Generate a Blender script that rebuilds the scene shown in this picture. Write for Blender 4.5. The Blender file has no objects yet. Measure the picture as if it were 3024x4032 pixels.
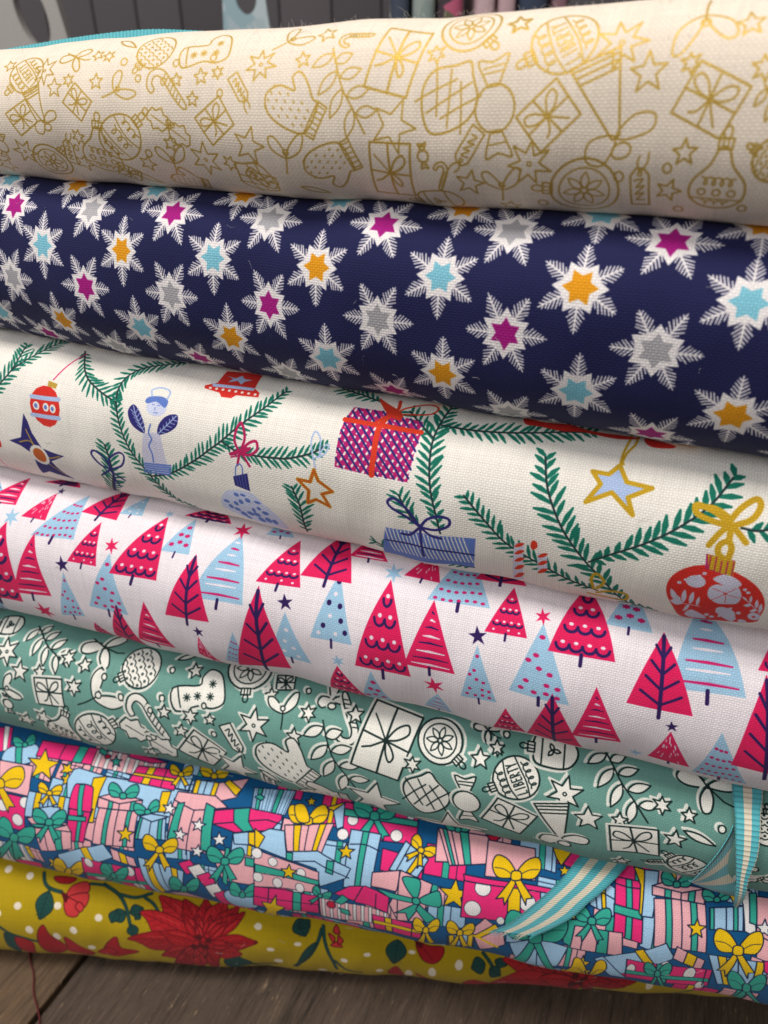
import bpy, bmesh, math, random
import numpy as np
from mathutils import Vector

# ---------------------------------------------------------------- camera, light, exposure
SC = 0.2                                   # metres per working unit (one unit = viewing distance to the top bolt)
PITCH = math.atan(1716 / 2912.)
scene = bpy.context.scene
cam_data = bpy.data.cameras.new('camera')
cam = bpy.data.objects.new('camera', cam_data)
scene.collection.objects.link(cam)
cam.location = (0, 0, 0)
cam.rotation_euler = (math.pi / 2 - PITCH, 0, 0)
cam_data.sensor_fit = 'VERTICAL'
cam_data.sensor_height = 36
cam_data.lens = 36 * 2912. / 4032
cam_data.clip_start = 0.005
cam_data.clip_end = 50
cam_data.dof.use_dof = True
cam_data.dof.focus_distance = 1.16 * SC
cam_data.dof.aperture_fstop = 13
scene.camera = cam
scene.view_settings.view_transform = 'Standard'
scene.view_settings.look = 'None'
scene.view_settings.exposure = -0.06
scene.view_settings.gamma = 1

world = bpy.data.worlds.new('World')
scene.world = world
world.use_nodes = True
bg = world.node_tree.nodes['Background']
bg.inputs[0].default_value = (1.0, 0.93, 0.9, 1)
bg.inputs[1].default_value = WORLD_STRENGTH = 0.19

def area(name, loc, target, size, power, color, sy=None):
    l = bpy.data.lights.new(name, 'AREA')
    l.shape = 'RECTANGLE'; l.size = size; l.size_y = sy or size
    l.energy = power; l.color = color
    o = bpy.data.objects.new(name, l)
    scene.collection.objects.link(o)
    o.location = loc
    d = Vector(target) - Vector(loc)
    o.rotation_euler = d.to_track_quat('-Z', 'Y').to_euler()
    return o
# ceiling panel of the shop above and just in front of the pile, and an added fill lamp, weaker, to the left behind the viewer
area('ceiling_or_fill_lamp', (-0.26, -0.14, 1.35), (-.05, .22, -.15), .75, 22, (1, .95, .90), .42)
area('ceiling_or_fill_lamp', (-1.1, -0.75, 1.0), (0, .2, -.2), 1.1, 13, (.96, .97, 1))

# ---------------------------------------------------------------- helpers
def srgb(c):
    return tuple((v / 255 / 12.92) if v / 255 <= .04045 else ((v / 255 + .055) / 1.055) ** 2.4 for v in c) + (1,)

def tag(o, label=None, cat=None, group=None, kind=None):
    if label: o['label'] = label
    if cat: o['category'] = cat
    if group: o['group'] = group
    if kind: o['kind'] = kind
    return o

def empty(name, loc=(0, 0, 0)):
    o = bpy.data.objects.new(name, None)
    scene.collection.objects.link(o)
    o.location = loc
    o.empty_display_size = .02
    return o

def mesh_obj(name, verts, faces, mat, parent=None, uvs=None, smooth=True, mats=None, fmat=None):
    me = bpy.data.meshes.new(name)
    me.from_pydata([tuple(v) for v in verts], [], [tuple(f) for f in faces])
    for m in (mats or [mat]): me.materials.append(m)
    if fmat is not None: me.polygons.foreach_set('material_index', fmat)
    if uvs is not None:
        l = me.uv_layers.new(name='UVMap')
        idx = np.empty(len(me.loops), dtype=np.int32); me.loops.foreach_get('vertex_index', idx)
        l.data.foreach_set('uv', np.asarray(uvs, dtype=np.float32)[idx].ravel())
    if smooth: me.polygons.foreach_set('use_smooth', [True] * len(me.polygons))
    me.update()
    o = bpy.data.objects.new(name, me)
    scene.collection.objects.link(o)
    if parent: 
        o.parent = parent
        o.matrix_parent_inverse = parent.matrix_world.inverted() if False else o.matrix_parent_inverse
        o.location = -Vector(parent.location)
    return o

class NT:
    def __init__(s, name):
        s.m = bpy.data.materials.new(name); s.m.use_nodes = True
        s.t = s.m.node_tree; s.b = s.t.nodes['Principled BSDF']
    def n(s, typ, **kw):
        nd = s.t.nodes.new(typ)
        for k, v in kw.items():
            if k.startswith('i_'): nd.inputs[k[2:]].default_value = v
            elif k.startswith('n_'): nd.inputs[int(k[2:])].default_value = v
            else: setattr(nd, k, v)
        return nd
    def l(s, a, b): s.t.links.new(a, b)
    def math(s, op, a, b=None, c=None):
        nd = s.n('ShaderNodeMath', operation=op)
        for k, v in enumerate((a, b, c)):
            if v is None: continue
            if isinstance(v, (int, float)): nd.inputs[k].default_value = v
            else: s.l(v, nd.inputs[k])
        return nd.outputs[0]
# ---------------------------------------------------------------- the prints: a small vector painter in cloth coordinates
U0, U1, V1 = -1.25, 1.05, 0.30            # cloth area of the painted repeat, in working units
RES = 1400
GW, GH = int((U1 - U0) * RES), int(2 * V1 * RES)

class Cloth:
    def __init__(s, base):
        s.a = np.empty((GH, GW, 4), np.float32); s.a[:] = tuple(c / 255 for c in base) + (1.0,)
        s.set_frame(0, 0, 1, 0, 0, 1)
    def set_frame(s, ox, oy, xx, xy, yx, yy):
        s.f = np.array([[xx, yx, ox], [xy, yy, oy]], float)
    def place(s, cx, cy, size, ang, flip=1, sq=1.0):
        a = math.radians(ang); c, q = math.cos(a) * size, math.sin(a) * size
        s.set_frame(cx, cy, c * flip, q * flip, -q * sq, c * sq)
        s.scale = size
    def anchors(s, L, R, A):
        """local (0,0)=L, (1,0)=R, (.5,1)=A"""
        L, R, A = np.array(L), np.array(R), np.array(A); m = (L + R) / 2
        s.set_frame(L[0], L[1], *(R - L), *(A - m))
        s.f[:, 2] = L
        s.scale = float(np.hypot(*(R - L)))
    def tr(s, pts):
        p = np.asarray(pts, float).reshape(-1, 2)
        g = p @ s.f[:, :2].T + s.f[:, 2]
        return np.stack([(g[:, 0] - U0) * RES, (g[:, 1] + V1) * RES], 1)
    def _blend(s, x0, y0, cov, col):
        h, w = cov.shape
        t = s.a[y0:y0 + h, x0:x0 + w]
        c = np.array([v / 255 for v in col[:3]] + [1.0 if len(col) < 4 else col[3]], np.float32)
        t += (c - t) * cov[..., None]
    def _box(s, g, pad):
        x0 = max(0, int(g[:, 0].min() - pad)); x1 = min(GW, int(g[:, 0].max() + pad) + 2)
        y0 = max(0, int(g[:, 1].min() - pad)); y1 = min(GH, int(g[:, 1].max() + pad) + 2)
        return x0, x1, y0, y1
    @staticmethod
    def _segd(X, Y, A, B, wa=None, wb=None):
        d = np.full(X.shape, 1e9, np.float32)
        for k in range(len(A)):
            ax, ay = A[k]; bx, by = B[k] - A[k]; L = bx * bx + by * by + 1e-9
            t = np.clip(((X - ax) * bx + (Y - ay) * by) / L, 0, 1)
            e = np.sqrt((X - ax - t * bx) ** 2 + (Y - ay - t * by) ** 2)
            if wa is not None: e = e - (wa[k] + (wb[k] - wa[k]) * t)
            np.minimum(d, e, out=d)
        return d
    def fill(s, pts, col):
        g = s.tr(pts); x0, x1, y0, y1 = s._box(g, 1)
        if x1 <= x0 or y1 <= y0: return
        Y, X = np.mgrid[y0:y1, x0:x1].astype(np.float32); X = X + .5; Y = Y + .5
        B = np.roll(g, -1, 0); ins = np.zeros(X.shape, bool)
        for (ax, ay), (bx, by) in zip(g, B):
            if abs(by - ay) < 1e-9: continue
            c = (ay > Y) != (by > Y)
            ins ^= c & (X < (bx - ax) * (Y - ay) / (by - ay) + ax)
        d = s._segd(X, Y, g, B)
        s._blend(x0, y0, np.clip(np.where(ins, d, -d) + .5, 0, 1), col)
    def lines(s, segs, w, col, absw=None):
        """segs: list of polylines, w in local units (or absw in cloth units)"""
        W = (absw if absw is not None else w * s.scale) * RES / 2
        for pts in segs:
            g = s.tr(pts)
            if len(g) < 2: g = np.vstack([g, g + .01])
            n = 10 if len(g) > 14 else len(g)
            for k in range(0, len(g) - 1, n - 1 if n > 1 else 1):
                q = g[k:k + n]
                if len(q) < 2: break
                x0, x1, y0, y1 = s._box(q, W + 1.5)
                if x1 <= x0 or y1 <= y0: continue
                Y, X = np.mgrid[y0:y1, x0:x1].astype(np.float32); X = X + .5; Y = Y + .5
                d = s._segd(X, Y, q[:-1], q[1:])
                s._blend(x0, y0, np.clip(W - d + .5, 0, 1), col)
    def line(s, pts, w, col, absw=None): s.lines([pts], w, col, absw)
    def taper(s, pts, ws, col):
        """a brush stroke, full widths ws along pts, in local units"""
        g = s.tr(pts); W = np.array(ws) * s.scale * RES / 2
        x0, x1, y0, y1 = s._box(g, W.max() + 1.5)
        if x1 <= x0 or y1 <= y0: return
        Y, X = np.mgrid[y0:y1, x0:x1].astype(np.float32); X = X + .5; Y = Y + .5
        d = s._segd(X, Y, g[:-1], g[1:], W[:-1], W[1:])
        s._blend(x0, y0, np.clip(.5 - d, 0, 1), col)
    def repeat(s, ua, ub, va, vb):
        x0, x1 = int((ua - U0) * RES), int((ub - U0) * RES); y0, y1 = max(0, int((va + V1) * RES)), min(GH, int((vb + V1) * RES))
        x0, x1 = max(x0, 0), min(x1, GW); xs = (np.arange(GW) - x0) % (x1 - x0) + x0; ys = (np.arange(GH) - y0) % (y1 - y0) + y0
        s.a[:] = s.a[ys][:, xs]
    def disc(s, x, y, r, col, ry=None, ang=0):
        s.fill(ell(x, y, r, ry or r, ang, 16), col)

def _fill_gifts(c, seed=3):
    rr = random.Random(seed); c.set_frame(0, 0, 1, 0, 0, 1); c.scale = 1; ln = PAL['ln']
    for v0 in np.arange(.28, -.31, -.055):
        u = -1.25 + rr.uniform(0, .05)
        while u < 1.05:
            w, h = rr.uniform(.045, .085), rr.uniform(.04, .07); v = v0 + rr.uniform(-.012, .012); sk = rr.uniform(-.25, .25) * h
            col = PAL[rr.choice(['lp', 'lb', 'lp', 'hp', 'lb'])]; rb = PAL[rr.choice(['te', 'ye', 'te'])]
            if rr.random() < .42:
                q = [(u, v), (u + w, v + sk), (u + w, v + h + sk), (u, v + h)]; c.fill(q, col); c.line(closed(q), 0, ln, .0021)
                t = rr.uniform(.25, .6); c.fill([(u + w * t, v + sk * t), (u + w * (t + .16), v + sk * (t + .16)), (u + w * (t + .16), v + h + sk * (t + .16)), (u + w * t, v + h + sk * t)], rb)
                for z in (t, t + .16, min(.92, t + .35)): c.line([(u + w * z, v + sk * z), (u + w * z, v + h + sk * z)], 0, ln, .0018)
                if rr.random() < .5: c.line([(u, v + h * .8), (u + w, v + h * .8 + sk)], 0, ln, .0018)
            u += w * rr.uniform(1.0, 1.25)

def ell(x, y, rx, ry=None, ang=0, n=20, a0=0, a1=360):
    ry = ry or rx; t = np.radians(np.linspace(a0, a1, n + 1)); t = t[:-1] if a1 - a0 == 360 else t
    c, q = math.cos(math.radians(ang)), math.sin(math.radians(ang))
    X, Y = rx * np.cos(t), ry * np.sin(t)
    return np.stack([x + c * X - q * Y, y + q * X + c * Y], 1)
def closed(p): p = np.asarray(p, float); return np.vstack([p, p[:1]])
def smooth(pts, n=5, close=False):
    p = np.asarray(pts, float)
    if close: q = np.vstack([p[-1:], p, p[:2]])
    else: q = np.vstack([2 * p[0] - p[1], p, 2 * p[-1] - p[-2]])
    out = []
    for k in range(1, len(q) - 2):
        for t in np.arange(n) / n:
            out.append(.5 * ((2 * q[k]) + (q[k + 1] - q[k - 1]) * t + (2 * q[k - 1] - 5 * q[k] + 4 * q[k + 1] - q[k + 2]) * t * t + (3 * q[k] - q[k - 1] - 3 * q[k + 1] + q[k + 2]) * t ** 3))
    if not close: out.append(q[-2])
    return np.array(out)
def star_pts(n, r, ri, a0=90, jit=0, seed=0):
    rr = random.Random(seed); P = []
    for k in range(2 * n):
        a = math.radians(a0 + 180 * k / n); R = (r if k % 2 == 0 else ri) * (1 + rr.uniform(-jit, jit))
        P.append((R * math.cos(a), R * math.sin(a)))
    return P
def leaf_pts(x0, y0, x1, y1, w, n=8):
    t = np.linspace(0, 1, n); b = np.sin(np.pi * t ** .9) * w / 2; dx, dy = x1 - x0, y1 - y0; L = math.hypot(dx, dy) or 1; nx, ny = -dy / L, dx / L
    a = np.stack([x0 + dx * t + nx * b, y0 + dy * t + ny * b], 1); c = np.stack([x0 + dx * t - nx * b, y0 + dy * t - ny * b], 1)[::-1]
    return np.vstack([a, c[1:-1]])

# ---- the snowflake print
NAVY = (23, 26, 72); SNOW = (236, 230, 228)
FLAKE_COL = dict(y=(226, 152, 18), b=(126, 192, 210), m=(166, 14, 124), s=(176, 174, 178, .75))
def snowflake(c, u, v, r, ru, rot, colour, seed):
    rr = random.Random(seed)
    c.set_frame(u, v, ru * 1.0, 0, 0, r); c.scale = r
    c.fill(star_pts(6, .62, .39, rot + 30, .03, seed), SNOW)
    for k in range(6):
        a = math.radians(rot + 60 * k); ca, sa = math.cos(a), math.sin(a)
        R = lambda x, y: (x * ca - y * sa, x * sa + y * ca)
        tip = .98 + rr.uniform(-.03, .03)
        c.taper([R(.30, 0), R(.6, 0), R(tip, 0)], [.07, .045, .03], SNOW)
        for j in range(6):
            x = .385 + .096 * j
            L = (.30 if j else .22) * (1 - (x - .385) / .68) + rr.uniform(-.012, .012)
            for sg in (-1, 1):
                ang = math.radians(47 + rr.uniform(-3, 3)); c.taper([R(x, 0), R(x + L * math.cos(ang), sg * L * math.sin(ang))], [.040, .028], SNOW)
    c.fill(star_pts(6, .40, .24, rot + 30, .05, seed + 9), FLAKE_COL[colour])

# ---- the ornament print shared by the gold and the sage bolt
class Ink:
    def __init__(s, c, line, fillc, halo=None, w=.0042):
        s.c, s.lc, s.fc, s.halo, s.w = c, line, fillc, halo, w
    def shape(s, pts, w=1, close=True, fill=True):
        p = closed(pts) if close else np.asarray(pts, float)
        if fill and s.fc is not None:
            if s.halo: s.c.lines([p + np.array([-.012, .01]) / s.c.scale * .35], 0, s.halo, s.w * 1.55)
            s.c.fill(pts, s.fc)
        s.c.line(p, 0, s.lc, s.w * w)
    def ln(s, pts, w=1): s.c.line(np.asarray(pts, float), 0, s.lc, s.w * w)
    def dot(s, x, y, r): s.c.disc(x, y, r, s.lc)

def m_star(k, seed=0): k.shape(star_pts(6 if seed % 2 else 5, 1, .46, 90, .1, seed), .95)
def m_bigstar(k, seed=0):
    k.shape(star_pts(7 if seed % 2 else 6, 1, .45, 84, .08, seed), 1); k.ln(closed(ell(0, 0, .10, .10, 0, 8)), .8)
def m_star5(k, seed=0): k.shape(star_pts(5, 1, .43, 84, .06, seed), 1)
def m_ring(k, seed=0): k.shape(ell(0, 0, .85, 1, 0, 12), .95)
def m_gift(k, seed=0):
    sq = [(-.9, -.72), (.86, -.80), (.95, .70), (-.82, .80)]
    k.shape(sq, 1.1)
    k.ln([(-.88, .02), (.9, -.05)], 1.0); k.ln([(-.06, .75), (.06, -.76)], 1.1)
    for p in ([(0, 0), (-.30, .40), (-.62, .52), (-.72, .28), (-.40, .06), (0, 0)], [(0, 0), (.30, .45), (.62, .55), (.66, .30), (.36, .06), (0, 0)],
              [(0, 0), (-.2, -.4), (-.42, -.52)], [(0, 0), (.28, -.34), (.5, -.60)]):
        k.ln(smooth(p, 4), 1)
    k.dot(0, 0, .09)
def m_tallgift(k, seed=0):
    k.shape([(-.72, -.98), (.66, -1.0), (.74, .98), (-.66, .96)], 1.3)
    k.ln([(-.03, .96), (0, .05), (.03, -1)], 1.4); k.ln([(-.70, .06), (.70, -.04)], 1.2)
    k.ln(smooth([(0, .02), (.18, .42), (.44, .62), (.54, .40), (.30, .14), (0, .02)], 4), 1.2)
    k.ln(smooth([(0, .02), (-.30, .36), (-.52, .58)], 4), 1); k.ln(smooth([(0, .02), (.10, -.30), (.26, -.52), (.34, -.34), (.2, -.12), (0, .02)], 4), 1.2)
    k.ln([(0, .02), (-.34, -.26), (-.56, -.36)], 1.2); k.dot(0, .02, .08)
def m_mistle(k, seed=0):
    k.ln(smooth([(-.15, -1), (-.05, -.6), (0, -.2)], 4), 1)
    k.shape(smooth([(0, -.2), (-.18, .25), (-.55, .62), (-.82, .55), (-.72, .15), (-.35, -.12)], 4, True), 1)
    k.shape(smooth([(0, -.2), (.2, .3), (.62, .78), (.86, .74), (.74, .2), (.35, -.12)], 4, True), 1)
    k.shape(ell(0, .02, .13, .13, 0, 8), .9)
def m_sprig(k, seed=0):
    st = smooth([(-.25, 1), (-.12, .5), (0, .05), (.22, -.4), (.45, -.95)], 4); 
    for x0, y0, x1, y1 in ((-.22, .85, -.75, .62), (-.18, .65, .25, .78), (-.12, .45, -.62, .0), (-.05, .3, .48, .40), (0, .05, -.38, -.52), (.1, -.12, .68, -.02), (.22, -.38, -.02, -.98), (.3, -.5, .80, -.50)):
        k.shape(leaf_pts(x0, y0, x1, y1, .24), .95)
    k.ln(st, 1.05)
def m_leaf(k, seed=0): k.shape(leaf_pts(-1, 0, 1, 0, .5), 1.1)
def cap_loop(k, y=1.0):
    k.shape([(-.2, y - .06), (.2, y - .06), (.22, y + .22), (-.2, y + .22)], 1); k.ln([(-.07, y - .04), (-.07, y + .2)], .8); k.ln([(.07, y - .04), (.07, y + .2)], .8)
    k.ln(closed(ell(0, y + .38, .12, .17, 0, 10)), 1)
def loops(k, x0, y0, x1, y1, n, r):
    t = np.linspace(0, 1, n * 8 + 1); a = t * n * 2 * np.pi
    dx, dy = x1 - x0, y1 - y0; L = math.hypot(dx, dy); nx, ny = -dy / L, dx / L
    X = x0 + dx * t + nx * r * np.cos(a) + dx / L * r * .8 * np.sin(a); Y = y0 + dy * t + ny * r * np.cos(a) + dy / L * r * .8 * np.sin(a)
    k.ln(np.stack([X, Y], 1), .85)
LET = dict(L=[[(0, 1), (0, 0), (.6, 0)]], I=[[(.3, 1), (.3, 0)]], B=[[(0, 0), (0, 1), (.45, .95), (.5, .7), (.05, .52), (.55, .45), (.58, .12), (0, 0)]],
           E=[[(.6, 1), (0, 1), (0, 0), (.6, 0)], [(0, .52), (.5, .52)]], R=[[(0, 0), (0, 1), (.5, .92), (.52, .62), (.02, .5), (.6, 0)]],
           T=[[(0, 1), (.7, 1)], [(.35, 1), (.35, 0)]], Y=[[(0, 1), (.32, .5), (.64, 1)], [(.32, .5), (.32, 0)]])
def m_liberty(k, seed=0):
    k.shape(ell(0, 0, .98, 1, 0, 26), 1.1)
    k.ln(smooth([(-.95, .28), (-.3, .40), (.4, .36), (.93, .26)], 4), .9); k.ln(smooth([(-.95, -.25), (-.3, -.36), (.4, -.32), (.93, -.28)], 4), .9)
    x = -.735
    for ch in 'LIBERTY':
        for pl in LET[ch]: k.ln([(x + px * .20, -.22 + py * .44) for px, py in pl], .85)
        x += .212
    loops(k, -.6, .60, .6, .58, 4, .14); loops(k, -.6, -.60, .6, -.58, 4, .14)
    cap_loop(k)
def m_ringbauble(k, seed=0):
    k.shape(ell(0, 0, 1, 1, 0, 26), 1.2); k.ln(closed(ell(0, 0, .74, .74, 0, 22)), .9)
    for j in range(7):
        a = 2 * math.pi * j / 7; k.ln(closed(leaf_pts(.08 * math.cos(a), .08 * math.sin(a), .62 * math.cos(a), .62 * math.sin(a), .24, 6)), .8)
    cap_loop(k)
def m_gridbauble(k, seed=0):
    k.shape(ell(0, 0, .98, 1, 0, 26), 1.1)
    for y in (-.62, -.22, .2, .6):
        xx = math.sqrt(1 - y * y)
        for q in np.arange(-xx + .08, xx - .2, .36):
            k.ln([(q, y + .1), (q + .13, y), (q + .3, y + .04)], .8)
            if abs(q + .15) < .75: k.ln(closed(ell(q + .17, y + .24, .045, .05, 0, 6)), .7)
    cap_loop(k)
def m_onion(k, seed=0):
    k.shape(smooth([(0, 1.25), (-.35, .95), (-.88, .5), (-.92, -.1), (-.55, -.72), (0, -1.1), (.55, -.72), (.92, -.1), (.88, .5), (.35, .95)], 4, True), 1.2)
    for q in (-.5, 0, .5):
        k.ln(smooth([(q - .42, .78 - abs(q) * .3), (q + .02, .05), (q + .42, -.68 + abs(q) * .2)], 4), 1); k.ln(smooth([(q + .42, .78 - abs(q) * .3), (q - .02, .05), (q - .42, -.68 + abs(q) * .2)], 4), 1)
def m_scrollbauble(k, seed=0):
    k.shape(ell(0, 0, .82, 1, 0, 24), 1.1); k.ln(smooth([(-.72, .42), (-.2, .30), (.3, .28), (.74, .40)], 4), .9); k.ln(smooth([(-.78, -.30), (-.2, -.36), (.3, -.36), (.78, -.30)], 4), .9)
    loops(k, -.48, .04, .48, 0, 3, .17); loops(k, -.45, .62, .45, .62, 3, .12); loops(k, -.45, -.62, .45, -.62, 3, .12); cap_loop(k)
def m_pearbauble(k, seed=0):
    k.shape(smooth([(-.14, .95), (-.34, .5), (-.78, .0), (-.8, -.55), (-.35, -.95), (.35, -.95), (.8, -.55), (.78, 0), (.34, .5), (.14, .95)], 4, True), 1.1)
    loops(k, -.5, .02, .5, 0, 4, .13)
    for q in (-.45, 0, .45): k.ln(closed(ell(q, -.36, .12, .12, 0, 8)), .9)
    k.ln([(-.8, -.6), (.8, -.6)], .8); loops(k, -.4, -.75, .4, -.75, 3, .08); cap_loop(k)
def m_mitten(k, seed=0):
    k.shape(smooth([(-.42, -.62), (-.62, 0), (-.52, .7), (-.1, 1.0), (.32, .72), (.42, .2), (.70, .46), (.94, .32), (.80, -.05), (.48, -.45), (.42, -.66)], 4, True), 1.1)
    k.shape([(-.5, -.92), (.48, -.95), (.50, -.62), (-.48, -.58)], 1)
    for q in np.arange(-.4, .45, .16): k.ln([(q, -.9), (q, -.64)], .8)
    rr = random.Random(4)
    for a in range(-2, 4):
        for b in range(-2, 4):
            x, y = a * .22 - .1 + (b % 2) * .1, b * .26 + .05
            if abs(x + .08) < .42 and abs(y - .1) < .75: k.ln([(x, y), (x + .03, y + .06)], .9)
def m_candy(k, seed=0):
    k.shape(smooth([(-.12, .42), (-.34, .95), (0, .88), (.34, .98), (.12, .42)], 3), 1, True); k.shape(smooth([(-.12, -.42), (-.3, -.95), (0, -.86), (.32, -.95), (.12, -.42)], 3), 1, True)
    k.shape(ell(0, 0, .44, .46, 0, 18), 1.1)
    k.ln([(-.2, .68), (.2, .68)], .8); k.ln([(-.22, .78), (.24, .80)], .8); k.ln([(-.18, -.68), (.2, -.66)], .8)
def m_cane(k, seed=0):
    k.shape(smooth([(.30, -1.0), (.08, -.98), (.0, -.2), (-.02, .45), (-.22, .72), (-.48, .58), (-.52, .30), (-.72, .30), (-.72, .62), (-.42, .96), (-.05, .95), (.22, .62), (.28, 0)], 3, True), 1)
    for y in np.arange(-.8, .6, .2): k.ln([(.05, y), (.24, y + .12)], .8)
def m_hat(k, seed=0):
    k.shape([(-.5, .95), (.5, .98), (.14, -.55), (-.02, -.58)], 1.1)
    for y in (.86, .74, .60): k.ln([(-.46 * (.4 + y * .6), y), (.48 * (.4 + y * .6), y + .02)], 1.1)
    k.shape(smooth([(0, -.5), (-.45, -.45), (-.62, -.78), (-.34, -.98), (0, -.7)], 4, True), 1); k.shape(smooth([(.1, -.5), (.5, -.3), (.86, -.42), (.74, -.68), (.2, -.66)], 4, True), 1)
    k.shape(ell(.1, -.84, .2, .15, 0, 10), 1)
def m_stocking(k, seed=0):
    k.shape(smooth([(-.45, .98), (-.38, .1), (-.52, -.4), (-.38, -.86), (.1, -.92), (.62, -.78), (.82, -.40), (.58, -.1), (.30, .02), (.34, .98)], 4, True), 1.1)
    k.ln([(-.46, .78), (.34, .80)], 1)
    for x, y in ((-.05, .5), (-.05, .1), (-.12, -.38), (.30, -.48)):
        for j in range(4):
            a = math.pi * j / 4; k.ln([(x - .13 * math.cos(a), y - .13 * math.sin(a)), (x + .13 * math.cos(a), y + .13 * math.sin(a))], .75)
def m_tag(k, seed=0):
    k.shape([(-.32, -.9), (.34, -.92), (.34, .5), (.12, .76), (-.14, .76), (-.34, .5)], 1)
    k.ln(smooth([(-.2, .3), (.12, .36), (-.12, .02), (.16, .08), (-.16, -.32), (.14, -.24), (-.12, -.6), (.15, -.58)], 4), .9)
    k.ln(closed(ell(0, .56, .08, .08, 0, 8)), .8); k.ln(smooth([(0, .62), (-.1, .95), (-.02, 1.2)], 4), .9); k.ln(smooth([(0, .62), (.25, .95), (.3, 1.3)], 4), .9)
def m_holly(k, seed=0):
    for fx in (-1, 1):
        P = [(0, .02)]
        for j in range(1, 6): 
            x = .18 * j; P += [(fx * x, .02 + .30 * math.sin(math.pi * x) + (.12 if j % 2 else -.02))]
        P += [(fx * 1.0, -.1)]
        for j in range(5, 0, -1):
            x = .18 * j; P += [(fx * x, -.06 - .26 * math.sin(math.pi * x) - (.12 if j % 2 else -.02))]
        k.shape(P, 1); k.ln([(fx * .1, 0), (fx * .8, -.03)], .8)
    for x, y in ((-.08, .16), (.1, .16), (0, .02)): k.shape(ell(x, y, .1, .1, 0, 8), .9)
def m_bow(k, seed=0):
    for p in ([(0, 0), (-.3, .35), (-.8, .42), (-.95, .12), (-.6, -.08)], [(0, 0), (.3, .3), (.75, .35), (.9, .1), (.55, -.05)], [(0, 0), (-.22, -.4), (-.12, -.85), (.12, -.82), (.18, -.35)]):
        k.shape(smooth(p, 4, True), 1.1)
    k.ln([(0, 0), (.5, -.4), (.8, -.5)], 1); k.ln([(0, 0), (-.45, .55)], 1); k.dot(0, 0, .08)
def m_fbauble(k, seed=0):      # barrel bauble with bands
    k.shape(smooth([(-.5, .8), (-.72, .2), (-.62, -.6), (0, -.95), (.62, -.6), (.72, .2), (.5, .8)], 4, True), 1.2); k.ln([(-.62, .5), (.62, .5)], 1); k.ln([(-.68, -.4), (.68, -.4)], 1)
    for j in range(3): a = 2.1 * j + .4; k.ln(closed(leaf_pts(0, .05, .3 * math.cos(a), .05 + .3 * math.sin(a), .16, 5)), 1)
    cap_loop(k, .86)
MOT = {n[2:]: f for n, f in list(globals().items()) if n.startswith('m_')}

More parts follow.
